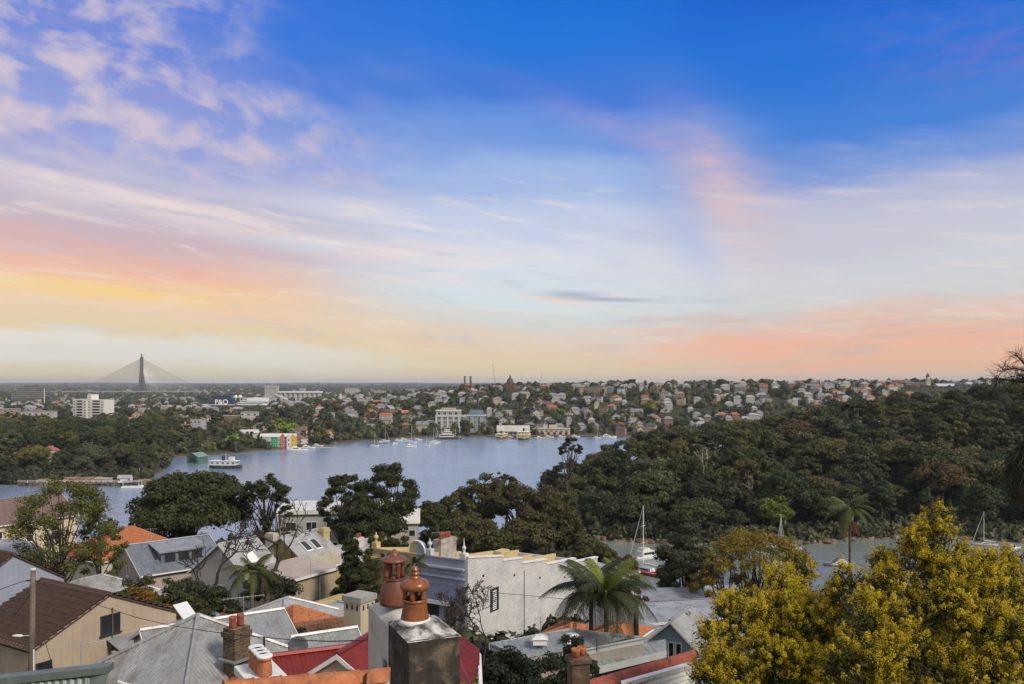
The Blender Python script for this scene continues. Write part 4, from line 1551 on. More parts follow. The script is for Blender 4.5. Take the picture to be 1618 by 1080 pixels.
def left_headland():
    """wooded point behind the jetty"""
    n = 0
    for i in range(1200):
        p = rnd.uniform(-25, 292)
        D = rnd.uniform(372, 640) if rnd.random() < 0.75 else rnd.uniform(380, 440)
        x = wx(p, D)
        z = gz(x, D)
        if z < 1.6 or not free(x, D, 3.4) or n >= 150:
            continue
        if 58 < p < 92 and 380 < D < 420:
            continue
        tone = rnd.random()
        cn = 'dark green' if tone < .42 else 'deep green' if tone < .62 else 'grey green' if tone < .78 else 'olive green' if tone < .92 else 'golden green'
        e = plant_tree('shoreline_tree', rnd.choice(WOOD), x, D, rnd.uniform(8, 13.5), g4(cn, rnd), rnd.uniform(0, 6.28), z - .2, rnd.uniform(.9, 1.2), 'trees of the wooded point behind the jetty')
        taken.append((x, D, 3.6))
        lvl = 'by the water' if D < 400 else 'in the middle' if D < 470 else 'at the back'
        rank.add(e, '%s tree %s' % (cn, lvl), 'of the wooded point behind the jetty', p)
        n += 1
    return n


def red_cottages():
    for q, r, D, lab in ((20, 706, 420, 'red tiled cottage roof half hidden in trees at the wooded point'), (48, 704, 425, 'orange tiled roof beside the red cottage on the wooded point'), (80, 700, 415, 'red hipped bungalow above the small lawn on the wooded point'),
                         (205, 676, 640, 'long red roofed house at the back of the wooded point'), (212, 690, 560, 'pink roofed cottage left of the grey gabled houses'), (285, 690, 600, 'grey steep gabled house above the green boathouse'), (265, 668, 700, 'red roofed house among trees below the bridge')):
        x = wx(q, D)
        hh = zr(r, D)
        z = gz(x, D)
        taken.append((x, D, 2.5))
        k = HK[2] if 'grey' not in lab else HK[6]
        e = empty('shore_cottage', (x, D, z), rnd.uniform(-.5, .5), lab, 'house')
        s = max(0.7, (hh - z) / (k.h + 2.4) * .92)
        e.scale = (.66, .66, s * (.92 if D < 450 else 1))
        link('wall', k.wall, e, color=WALLC['cream' if 'grey' not in lab else 'white'] + (1,))
        rf = link('roof', k.roof, e, color=((0.36, 0.36, 0.36) if 'grey' in lab else (0.34, 0.12, 0.07)) + (1,))
        link('chimney', k.chim, rf, (2, 0, k.h + .6), color=(.4, .38, .35, 1))
        add_windows(e, k.w, k.d, 'f', 3, 1, 1.4, 1.5, z0=2.0)
    # named trees of the far shore
    for q, r, D, h, cn, kd, lab in ((368, 692, 545, 10, 'bright green', 0, 'bright lime green round tree near the grey gabled house'), (440, 676, 640, 15, 'bright green', 3, 'bright green broad tree behind the painted terrace'), (462, 678, 640, 13, 'bright green', 1, 'fresh green tree just right of the broad one behind the painted terrace'),
                                    (1026, 665, 850, 17, 'bright green', 3, 'lone light green tree beside the wooded headland'), (1315, 626, 800, 20, 'blackish green', 2, 'tall blackish tree standing over the wooded headland ridge')):
        x = wx(q, D)
        z = gz(x, D)
        e = plant_tree('shore_tree', SUB[kd], x, D, max(h, zr(r, D) - z + 4), (g4(cn, rnd)[0] * 1.25, g4(cn, rnd)[1] * 1.25, g4(cn, rnd)[2], 1), 1.0, z - .2, 1.2, label=lab)
        taken.append((x, D, 5))


red_cottages()
print('left headland', left_headland())


def distant_mass():
    """town and trees too far off to count"""
    rg = np.random.RandomState(5)
    V, Q, T = [], [], []
    nv = 0
    N = 4200
    D = np.exp(rg.uniform(math.log(1300), math.log(9000), N))
    p = rg.uniform(-30, 1650, N)
    x = (p - CX) / F * D
    z = ground_h(x, D)
    ok = z > 2
    x, D, z, p = x[ok], D[ok], z[ok], p[ok]
    base = []
    for k in range(7):
        t = 2 * math.pi * k / 7
        base.append((math.cos(t), math.sin(t)))
    base = np.array(base)
    for i in range(len(x)):
        if D[i] < 1300 and not free(x[i], D[i], 1.5):
            continue
        s = rg.uniform(3.5, 7.5) * (1 + D[i] / 5000.0)
        h = rg.uniform(6, 12) * (1 + D[i] / 9000.0)
        if hides_ship(p[i], D[i], z[i] + h):
            continue
        rings = []
        for q, zz in ((0.7, 0.15), (1.0, 0.45), (0.75, 0.8), (0.2, 1.0)):
            rings.append(np.c_[x[i] + base[:, 0] * s * q * rg.uniform(.75, 1.2, 7), D[i] + base[:, 1] * s * q * rg.uniform(.75, 1.2, 7), z[i] + h * zz * rg.uniform(.88, 1.1, 7)])
        V.append(np.concatenate(rings))
        for a in range(3):
            for b in range(7):
                Q.append((nv + a * 7 + b, nv + a * 7 + (b + 1) % 7, nv + (a + 1) * 7 + (b + 1) % 7, nv + (a + 1) * 7 + b))
        T.append(np.clip(rg.normal(rg.uniform(.1, .6), .1, 21), 0, 1))
        nv += 28
    me = mesh_np('distant trees', np.concatenate(V), Q, LEAF_FAR, np.concatenate(T))
    o = link('distant_trees', me, color=(0.050, 0.058, 0.026, 1))
    tag(o, 'distant dark tree cover spreading to the horizon', 'tree cover', kind='stuff')
    # roofs among them
    mb = MB()
    rr = random.Random(9)
    for i in range(1800):
        q = rr.uniform(-20, 1640) if i < 1100 else rr.uniform(500, 1450) if i < 1380 else rr.uniform(-20, 600)
        D = math.exp(rr.uniform(math.log(900), math.log(6500))) if i < 1100 else rr.uniform(716, 1350) if i < 1380 else rr.uniform(950, 3600)
        x = wx(q, D)
        if D < 1350 and not free(x, D, 4.2):
            continue
        z = gz(x, D)
        if z < 2 or hides_ship(q, D, z + 8):
            continue
        w, d, h = rr.uniform(5, 11), rr.uniform(5, 8), rr.uniform(4, 7.5)
        c, s = math.cos(rr.uniform(-.5, .5)), 0
        mb.mat(rr.choice([0, 0, 0, 1, 2]))
        mb.box(x - w / 2, x + w / 2, D - d / 2, D + d / 2, z - 3, z + h)
        mb.mat(rr.choice([3, 3, 3, 3, 4, 4, 4, 5]))
        over = .4
        b = [(x - w / 2 - over, D - d / 2 - over, z + h + .02), (x + w / 2 + over, D - d / 2 - over, z + h + .02), (x + w / 2 + over, D + d / 2 + over, z + h + .02), (x - w / 2 - over, D + d / 2 + over, z + h + .02)]
        tt = [(x - w / 4, D - .2, z + h + 2.4), (x + w / 4, D - .2, z + h + 2.4), (x + w / 4, D + .2, z + h + 2.4), (x - w / 4, D + .2, z + h + 2.4)]
        mb.hexa(b, tt)
    ms = [mat('far wall white', (0.40, 0.39, 0.375, 1)), mat('far wall cream', (0.5, 0.43, 0.33, 1)), mat('far wall brick', (0.24, 0.15, 0.11, 1)),
          mat('far roof grey', (0.22, 0.22, 0.23, 1)), mat('far roof pale', (0.32, 0.32, 0.325, 1)), mat('far roof red', (0.32, 0.13, 0.075, 1))]
    o = mb.build('distant_rooftops', ms)
    tag(o, 'scatter of distant pale and red rooftops among trees', 'rooftops', kind='stuff')


distant_mass()


def hillside_greenery():
    r = random.Random(21)
    pts = []
    n = 0
    while len(pts) < 3700 and n < 60000:
        n += 1
        p = r.uniform(-20, 1640)
        D = r.uniform(520, 1320)
        x = wx(p, D)
        z = gz(x, D)
        if z < 1.05 or not free(x, D, -3.0 if D > 760 else -1.0):
            continue
        q = r.choice([1, 1, 1.4, 2.0])
        if hides_ship(p, D, z + 6 * q):
            q = 0.6
        pts.append((x, D, z - .3, r.uniform(2.2, 4.0) * q, r.uniform(3.0, 6.0) * q))
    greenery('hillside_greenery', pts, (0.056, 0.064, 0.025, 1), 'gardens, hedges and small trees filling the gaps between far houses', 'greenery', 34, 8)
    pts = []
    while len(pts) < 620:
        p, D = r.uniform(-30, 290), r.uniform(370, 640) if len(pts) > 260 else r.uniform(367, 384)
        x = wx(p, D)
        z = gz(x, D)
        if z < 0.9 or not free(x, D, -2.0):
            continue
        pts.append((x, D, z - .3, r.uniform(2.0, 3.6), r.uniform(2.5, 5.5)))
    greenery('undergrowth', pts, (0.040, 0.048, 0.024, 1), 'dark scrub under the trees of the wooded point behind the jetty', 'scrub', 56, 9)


hillside_greenery()


# ------------------------------------------------------------------ boats, jetty, rocks
HULLP = mat('boat gelcoat', None, 0.25, 0.06, 0.6, spec=0.5)
ROPE = mat('rigging', (0.30, 0.30, 0.30, 1), 0.5, 0.1)
CANVAS = mat('boat canvas', (0.62, 0.62, 0.62, 1), 0.85, 0.1, 1.0)


def hull_mesh(L, B, H, key, split=None):
    """lofted hull along +x (bow), waterline at z = 0"""
    st = [(-0.5, 0.72, 0.95), (-0.3, 0.95, 0.92), (0.0, 1.0, 0.92), (0.22, 0.85, 0.98), (0.38, 0.5, 1.08), (0.47, 0.18, 1.16), (0.5, 0.02, 1.2)]
    sec = [(0.0, -0.45), (0.55, -0.3), (0.86, 0.25), (1.0, 1.0)]
    v, f = [], []
    for (u, b, h) in st:
        for s in (-1, 1):
            for (w, z) in (sec if s < 0 else sec[::-1]):
                v.append((u * L + (0.06 * L * max(0, z) if u > 0.3 else 0), s * w * b * B / 2, z * H * (h if z > 0 else 1)))
    n = 8
    for i in range(len(st) - 1):
        for k in range(n - 1):
            f.append((i * n + k, (i + 1) * n + k, (i + 1) * n + k + 1, i * n + k + 1))
        f.append((i * n + n - 1, (i + 1) * n + n - 1, (i + 1) * n, i * n))
    f.append(tuple(range(n)))
    f.append(tuple(reversed(range((len(st) - 1) * n, len(st) * n))))
    mb = MB()
    mb.faces(v, f)
    return mb


def boat(kind, label, px, row, L, rz, col=(0.7, 0.7, 0.7), mast=None, deck=(0.66, 0.65, 0.62), group=None, cat='boat', name=None, row_is_D=False):
    D = row if row_is_D else CAMZ * F / (row - HZ)
    t = Th(name or kind, label, cat, (wx(px, D), D, 0), rz, group)
    B, H = L * 0.30, max(0.55, L * 0.085)
    hull_mesh(L, B, H, 'hull').build('hull', HULLP, t.e, smooth=True, color=tuple(col) + (1,))
    t.part('rubbing_strake', MB().box(-L * .48, L * .30, -B * .505, -B * .47, H * .80, H * .92).box(-L * .48, L * .30, B * .47, B * .505, H * .80, H * .92), WHITE)
    if kind == 'yacht':
        t.part('cabin', MB().hexa([(-L * .18, -B * .3, H * .9), (L * .24, -B * .2, H * .9), (L * .24, B * .2, H * .9), (-L * .18, B * .3, H * .9)], [(-L * .16, -B * .24, H * 1.65), (L * .15, -B * .16, H * 1.55), (L * .15, B * .16, H * 1.55), (-L * .16, B * .24, H * 1.65)]), HULLP, color=tuple(deck) + (1,))
        t.part('cabin_windows', MB().box(-L * .12, L * .10, -B * .29, -B * .25, H * 1.12, H * 1.42).box(-L * .12, L * .10, B * .25, B * .29, H * 1.12, H * 1.42), GLASS)
        M = mast or L * 1.3
        t.part('mast', MB().tube([(L * .08, 0, H), (L * .08, 0, M)], [0.011 * L, 0.008 * L], 6), WHITE)
        t.part('boom', MB().tube([(L * .08, 0, H * 2.3), (-L * .36, 0, H * 2.25)], 0.009 * L, 6), WHITE)
        t.part('furled_mainsail', MB().tube([(L * .06, 0, H * 2.45), (-L * .15, 0, H * 2.5), (-L * .34, 0, H * 2.38)], [0.022 * L, 0.02 * L, 0.012 * L], 7), CANVAS)
        for z in (0.45, 0.7):
            t.part('spreader', MB().tube([(L * .08, -B * .22, M * z), (L * .08, B * .22, M * z)], 0.004 * L, 4), WHITE)
        t.part('furled_jib', MB().tube([(L * .52, 0, H * 1.2), (L * .09, 0, M * .97)], [0.011 * L, 0.005 * L], 5), CANVAS)
        t.part('rigging', MB().tube([(-L * .49, 0, H), (L * .08, 0, M)], 0.0022 * L, 3).tube([(L * .06, -B * .48, H), (L * .08, -B * .22, M * .7), (L * .08, 0, M * .98)], 0.002 * L, 3).tube([(L * .06, B * .48, H), (L * .08, B * .22, M * .7), (L * .08, 0, M * .98)], 0.002 * L, 3), ROPE)
    elif kind == 'cruiser':
        t.part('cabin', MB().hexa([(-L * .32, -B * .40, H * .9), (L * .22, -B * .30, H * .9), (L * .22, B * .30, H * .9), (-L * .32, B * .40, H * .9)], [(-L * .30, -B * .34, H * 2.2), (L * .06, -B * .26, H * 2.2), (L * .06, B * .26, H * 2.2), (-L * .30, B * .34, H * 2.2)]), HULLP, color=tuple(deck) + (1,))
        t.part('cabin_windows', MB().box(-L * .26, L * .04, -B * .385, -B * .33, H * 1.4, H * 1.9).box(-L * .26, L * .04, B * .33, B * .385, H * 1.4, H * 1.9), GLASS)
        t.part('windscreen', MB().hexa([(L * .155, -B * .25, H * 1.35), (L * .165, -B * .25, H * 1.35), (L * .165, B * .25, H * 1.35), (L * .155, B * .25, H * 1.35)], [(L * .085, -B * .23, H * 1.98), (L * .095, -B * .23, H * 1.98), (L * .095, B * .23, H * 1.98), (L * .085, B * .23, H * 1.98)]), GLASS)
        t.part('flybridge', MB().hexa([(-L * .26, -B * .3, H * 2.21), (-L * .02, -B * .24, H * 2.21), (-L * .02, B * .24, H * 2.21), (-L * .26, B * .3, H * 2.21)], [(-L * .24, -B * .28, H * 2.9), (-L * .06, -B * .22, H * 2.9), (-L * .06, B * .22, H * 2.9), (-L * .24, B * .28, H * 2.9)]), HULLP, color=tuple(deck) + (1,))
        t.part('bow_rail', MB().tube([(L * .15, -B * .42, H * 1.5), (L * .4, -B * .22, H * 1.65), (L * .5, 0, H * 1.7), (L * .4, B * .22, H * 1.65), (L * .15, B * .42, H * 1.5)], 0.03, 4), STEEL)
    return t


def ferry(label, px, row, L, B, rz, decks, hullc, deckc, name='ferry'):
    D = CAMZ * F / (row - HZ)
    t = Th(name, label, 'ferry', (wx(px, D), D, 0), rz)
    hull_mesh(L, B, 1.8, 'ferry').build('hull', HULLP, t.e, smooth=True, color=hullc + (1,))
    for j in range(decks):
        a = 0.46 - j * 0.07
        w = B * (0.48 - j * 0.03)
        z = 1.72 + j * 2.45
        t.part('deck_house', MB().box(-L * a, L * a * .8, -w, w, z, z + 2.2), HULLP, color=deckc + (1,))
        nw = max(3, int(L * a * 1.6 / 2.4))
        for s, rzz in ((-1, 0.0), (1, math.pi)):
            for i in range(nw):
                link('window', window_mesh(1.5, 1.0, 0.1, fmat=mat('ferry trim', (0.5, 0.36, 0.1, 1)) if deckc[2] < .4 else WHITE), t.e, (-L * a + 1.4 + i * (L * a * 1.8 - 2.6) / (nw - 1), s * w, z + 1.25), (0, 0, rzz))
        for s, rzz, ex in ((-1, -math.pi / 2, -L * a), (1, math.pi / 2, L * a * .8)):
            for i in range(3):
                link('window', window_mesh(1.4, 1.0, 0.1), t.e, (ex, (i - 1) * w * .6, z + 1.25), (0, 0, rzz))
        t.part('deck_roof', MB().box(-L * a - .5, L * a * .8 + .5, -w - .3, w + .3, z + 2.21, z + 2.4), WHITE)
    z = 1.72 + decks * 2.45
    t.part('wheelhouse', MB().box(L * .12, L * .26, -1.3, 1.3, z, z + 2.0), HULLP, color=deckc + (1,))
    t.part('funnel', MB().lathe([(0.8, z), (0.7, z + 2.4)], 10, (-L * .08, 0, 0)), DARK)
    t.part('mast', MB().tube([(0, 0, z), (0, 0, z + 4)], 0.08, 5), WHITE)
    return t


def all_boats():
    boat('yacht', 'red hulled sloop with white cabin and tall bare mast in the inlet', 1021, 906, 11, math.radians(132), (0.50, 0.035, 0.035), mast=16.0, name='sailing_yacht')
    D = 186.0
    boat('yacht', 'yacht whose bare mast stands up behind the yellow wattle', 1236, D, 9.0, math.radians(95), (0.6, 0.6, 0.62), mast=15.0, name='sailing_yacht', row_is_D=True)
    boat('cruiser', 'white cabin cruiser moored left of the bare mast', 1214, 866, 8.5, math.radians(10), (0.66, 0.66, 0.66), name='motor_cruiser')
    boat('cruiser', 'white launch moored behind the bare mast close to the rocks', 1242, 868, 8.0, math.radians(170), (0.66, 0.66, 0.66), name='motor_cruiser')
    boat('cruiser', 'dark hulled launch with white cabin in front of the rocky shore', 1324, 894, 6.6, math.radians(178), (0.10, 0.12, 0.15), name='motor_launch')
    boat('yacht', 'white yacht with leaning mast behind the wattle top at the picture edge', 1558, 862, 6.5, math.radians(160), (0.5, 0.5, 0.52), mast=9.5, name='sailing_yacht')
    boat('cruiser', 'small white boat tied up at the picture edge beyond the wattle', 1600, 868, 6.0, math.radians(20), (0.6, 0.6, 0.6), name='motor_launch')
    boat('cruiser', 'large white motor yacht behind the red sloop', 1026, 882, 12.0, math.radians(35), (0.66, 0.66, 0.66), name='motor_cruiser')
    for q, r, L, rz, k, m_, lab in ((591, 705, 6.5, 0.2, 'yacht', 9.5, 'small white sloop nearest the reedy bank among moored boats'), (603, 700, 6, 0.1, 'cruiser', 0, 'low dark launch moored left of the green lawn'), (608, 697, 7, 0.3, 'yacht', 10, 'white sloop moored straight below the green lawn'),
                                    (624, 702, 7.5, 1.2, 'cruiser', 0, 'white cabin cruiser moored in mid bay, bow on'), (629, 696, 6, 0.2, 'cruiser', 0, 'small white runabout behind the bow-on cruiser'), (637, 694, 5, 0.1, 'cruiser', 0, 'tiny tender close to the slipway'),
                                    (649, 706, 9, 0.5, 'cruiser', 0, 'largest white cruiser of the moored group'), (649, 699, 8.5, 0.1, 'yacht', 13, 'tall masted sloop right behind the largest moored cruiser'), (661, 695, 6, 0.0, 'cruiser', 0, 'faint white dinghy between the sloops and the work ship'),
                                    (673, 704, 5.5, 0.0, 'yacht', 7, 'small low sloop moored alone below the work ship'), (684, 701, 8, 0.2, 'yacht', 12.5, 'thin masted sloop moored below the work ship bow'), (688, 699, 7.5, 0.3, 'yacht', 11.5, 'second thin masted sloop beside the work ship, nearer the wharf')):
        boat(k, lab, q, r, L, rz, (0.62, 0.62, 0.62) if 'dark' not in lab else (0.06, 0.07, 0.08), mast=m_ or None, name='moored_yacht' if k == 'yacht' else 'moored_launch', group='boats moored in the bay')
    ferry('green and cream double-deck ferry seen end on at the wharf', 828, 693.5, 24, 9.5, math.radians(82), 2, (0.03, 0.07, 0.05), (0.56, 0.42, 0.17))
    ferry('cream and yellow ferry tied up at the near end of the white-roofed shed', 793, 692.5, 16, 7, math.radians(75), 1, (0.10, 0.09, 0.05), (0.60, 0.44, 0.16))
    ferry('low white tour boat with dark hull beside the green boathouse', 357, 739.5, 17, 5.0, math.radians(-6), 1, (0.05, 0.05, 0.06), (0.62, 0.62, 0.60), name='tour_boat')
    for q, r, L, lab, c in ((808, 692, 8, 'red and white launch between the two ferries', (0.45, 0.08, 0.06)), (853, 692.5, 8, 'small yellow launch right of the ferry', (0.5, 0.36, 0.1)), (867, 691, 8, 'cream launch in front of the wharf building', (0.55, 0.48, 0.36)), (887, 690.5, 7, 'grey launch below the wharf building corner', (0.4, 0.4, 0.4)),
                            (909, 690, 8, 'white cruiser just past the wharf building', (0.64, 0.64, 0.64)), (961, 691.5, 13, 'long white motor yacht alone by the boat ramp', (0.68, 0.68, 0.68))):
        boat('cruiser', lab, q, r, L, rnd.uniform(-.3, .3), c, name='wharf_launch')
    boat('yacht', 'small white sloop with mast beside the long white motor yacht', 943, 692, 6.5, 0.3, (0.64, 0.64, 0.64), mast=11, name='moored_yacht')
    for q, r, L, lab in ((486, 708, 10, 'white cruiser at the marina beside the painted terrace'), (470, 712, 13, 'long low launch off the painted terrace'), (502, 705, 8, 'white launch farther along the marina'), (521, 701, 9, 'white yacht-like launch at the marina end')):
        boat('cruiser', lab, q, r, L, rnd.uniform(-.3, .4), (0.6, 0.6, 0.6), name='marina_launch')
    # work ship at the slipway
    D = CAMZ * F / (693.5 - HZ)
    t = Th('work_ship', 'dark hulled work ship with cluttered white upperworks at the slip', 'ship', (wx(708, D), D, 0), 0.05)
    hull_mesh(21, 6, 1.9, 'ws').build('hull', HULLP, t.e, smooth=True, color=(0.035, 0.035, 0.04, 1))
    for a, b, z0, z1 in ((-7, 5, 1.75, 4.1), (-5, 3, 4.11, 6.2), (-3, 1, 6.21, 8.0)):
        t.part('deck_house', MB().box(a, b, -2.2, 2.2, z0, z1), HULLP, color=(0.6, 0.56, 0.5, 1))
        t.part('windows', MB().box(a + .4, b - .4, -2.26, -2.18, z0 + 1.0, z1 - .5), GLASS)
    t.part('funnel', MB().lathe([(0.8, 6.2), (0.7, 9.6)], 10, (-4, 0, 0)), DARK)
    for x, h in ((6, 8), (-8.5, 7), (1.5, 11)):
        t.part('mast', MB().tube([(x, 0, 1.7), (x, 0, h)], 0.09, 5), WHITE)
    t.part('derrick', MB().tube([(6, 0, 4), (9.5, 0, 8)], 0.09, 5), STEEL)


all_boats()


def jetty():
    D = 362.0
    t = Th('jetty', 'long timber jetty with white railing in front of the wooded point', 'jetty', (wx(30, D), D, 0))
    L = wx(226, D) - wx(30, D)
    t.part('deck', MB().box(0, L, -1.2, 1.2, 1.35, 1.6), TIMBER)
    for i in range(23):
        x = 0.4 + i * (L - .8) / 22
        for s in (-1, 1):
            t.part('pile', MB().tube([(x, s * 1.25, -3), (x, s * 1.25, 2.6)], 0.16, 6), TIMBER)
    for z in (2.1, 2.6):
        t.part('rail', MB().box(0, L, -1.32, -1.22, z, z + .1), WHITE)
    for i in range(14):
        x = 0.4 + i * (L - .8) / 13
        t.part('baluster', MB().box(x - .06, x + .06, -1.34, -1.2, 1.61, 2.6), WHITE)
    x = wx(198, D)
    t = Th('jetty_boathouse', 'small white boathouse with sloping roof standing on the jetty', 'boathouse', (x, D, 1.62), 0.1)
    g = MB()
    gable_walls(g, 5.2, 3.2, 2.2, 0.9, 'x', 0)
    t.part('wall', g, PAINT, color=(0.66, 0.65, 0.62, 1))
    t.part('roof', gable_roof(MB(), 5.2, 3.2, 2.2, 1.0, 0.35, 0.1), ROOFP, color=(0.36, 0.36, 0.36, 1))
    add_windows(t.e, 5.2, 3.2, 'f', 2, 1, 1.0, 1.0, z0=1.3)
    t = Th('jetty_hut', 'small grey service hut on the jetty left of the boathouse', 'hut', (wx(164, D), D, 1.62), 0)
    t.part('wall', MB().box(-3.4, 3.4, -1.0, 1.0, 0, 1.7), PAINT, color=(0.36, 0.33, 0.29, 1))
    t.part('roof', MB().hexa([(-3.6, -1.3, 1.71), (3.6, -1.3, 1.71), (3.6, 1.3, 1.9), (-3.6, 1.3, 1.9)], [(-3.6, -1.3, 1.81), (3.6, -1.3, 1.81), (3.6, 1.3, 2.0), (-3.6, 1.3, 2.0)]), ROOFP, color=(0.5, 0.44, 0.36, 1))
    t = Th('pier_shed', 'white pontoon with low canopy moored at the jetty end', 'pontoon', (wx(216, D), D - 4, 0), 0)
    t.part('float', MB().box(-4, 4, -2, 2, -.5, .6), WHITE)
    for s in (-3.4, 3.4):
        for v in (-1.5, 1.5):
            t.part('post', MB().box(s - .08, s + .08, v - .08, v + .08, .6, 2.6), WHITE)
    t.part('canopy', MB().box(-3.9, 3.9, -1.9, 1.9, 2.61, 2.78), STEEL)
    # green boathouse
    D = 468.0
    t = Th('green_boathouse', 'dark green gabled boathouse at the water beside the tour boat', 'boathouse', (wx(312, D), D, 0.8), math.radians(-20))
    g = MB()
    gable_walls(g, 7.5, 8, 3.0, 2.0, 'y', 2)
    t.part('wall', g, PAINT, color=(0.07, 0.14, 0.11, 1))
    t.part('roof', gable_roof(MB(), 7.5, 8, 3.0, 2.1, 0.4, 0.12, 'y'), ROOFP, color=(0.19, 0.27, 0.24, 1))
    t.part('door', MB().box(-2.2, 2.2, -4.08, -3.98, 0, 2.6), DARK)
    # marina pontoons
    D = 575.0
    t = Th('marina_pontoon', 'grey marina pontoon with mooring poles beside the painted terrace', 'pontoon', (wx(465, D), D - 4, 0), 0.35)
    t.part('float', MB().box(0, 30, -1, 1, -.4, .5), CONC)
    for i in range(9):
        t.part('pole', MB().tube([(1 + i * 3.5, 1.2, -2), (1 + i * 3.5, 1.2, 3.2)], 0.15, 5), TIMBER)


jetty()


def rock_mesh(seed):
    rg = np.random.RandomState(seed)
    bm = bmesh.new()
    bmesh.ops.create_icosphere(bm, subdivisions=2, radius=1.0)
    ph = rg.uniform(0, 6, 6)
    for v in bm.verts:
        c = v.co
        k = 1 + 0.22 * math.sin(c.x * 3 + ph[0]) * math.sin(c.y * 3 + ph[1]) + 0.16 * math.sin(c.z * 5 + ph[2]) + rg.uniform(-.07, .07)
        v.co = Vector((c.x * k * 1.25, c.y * k, max(-0.5, min(0.62, c.z * k * 0.8))))
    me = bpy.data.meshes.new('boulder')
    bm.to_mesh(me)
    bm.free()
    me.materials.append(mat('sandstone', None, 0.92, 0.3, 1.2, 0.6, 6, dirt=(0.05, 0.042, 0.035, 1), dirt_amt=0.35, dirt_scale=1.1))
    return me


ROCKS = [rock_mesh(i) for i in range(6)]


def boulders():
    r = random.Random(31)
    for i in range(95):
        x = 22 + i * 1.52 + r.uniform(-.6, .6)
        ys = 232 + 0.05 * max(x - 40, 0) + 4 * math.sin(x * 0.07) + ((30 - x) ** 2 * 0.12 if x < 30 else 0)
        y = ys + r.uniform(-1.0, 0.9)
        s = r.uniform(0.6, 1.6)
        tone = r.choice(['tan', 'grey', 'rust brown'])
        c = {'tan': (0.24, 0.18, 0.12, 1), 'grey': (0.16, 0.14, 0.12, 1), 'rust brown': (0.17, 0.105, 0.07, 1)}[tone]
        o = link('boulder', r.choice(ROCKS), None, (x, y, r.uniform(0.0, 0.5)), (0, 0, r.uniform(0, 6)), (s * r.uniform(1, 1.7), s, s * r.uniform(.7, 1.1)), c)
        tag(o, None, 'boulder', 'boulders along the foot of the wooded headland')
        rank.add(o, tone + ' sandstone boulder', 'at the foot of the wooded headland', x)
    for i in range(26):
        p = 60 + i * 7.2 + r.uniform(-2, 2)
        D = 369 + r.uniform(-1.5, 1.0) + max(0, p - 225) * 0.25
        s = r.uniform(1.0, 2.2) * (1.5 if 110 < p < 155 or 222 < p < 245 else 1.0)
        o = link('boulder', r.choice(ROCKS), None, (wx(p, D), D, 0.6), (0, 0, r.uniform(0, 6)), (s * 1.3, s, s * r.uniform(1.0, 1.7)), (0.25, 0.165, 0.10, 1))
        tag(o, None, 'boulder', 'boulders behind the jetty')
        rank.add(o, 'orange sandstone boulder', 'behind the jetty', p)


boulders()


# ------------------------------------------------------------------ near houses: roofs with real ribs, tiles and courses
GRID = math.atan2(0.86, 0.51)       # direction of the side streets; local x runs downhill away from the eye, local -y faces the right
E1, E2 = Vector((-0.86, 0.51, 0)), Vector((0.51, 0.86, 0))


def prof(kind, u, v):
    if kind == 'corr':
        return 0.026 * np.sin(u * 2 * math.pi / 0.17)
    if kind == 'seam':
        f = (u / 0.42) % 1.0
        return np.where((f > 0.93) | (f < 0.03), 0.05, 0.0)
    if kind == 'tile':
        c = (v / 0.33) % 1.0
        return 0.085 * np.abs(np.sin(u * math.pi / 0.23)) + 0.075 * c
    if kind == 'flat tile':
        c = (v / 0.45) % 1.0
        f = (u / 0.33 + 0.5 * (np.floor(v / 0.45) % 2)) % 1.0
        return 0.12 * c - np.where(f < 0.05, 0.02, 0.0)
    if kind == 'slate':
        return 0.03 * ((v / 0.28) % 1.0)
    return u * 0.0


USTEP = {'corr': 0.17 / 4, 'seam': 0.042, 'tile': 0.23 / 4, 'flat tile': 0.11, 'slate': 5.0, 'plain': 5.0}
VSTEP = {'corr': 50.0, 'seam': 50.0, 'tile': 0.11, 'flat tile': 0.085, 'slate': 0.07, 'plain': 50.0}


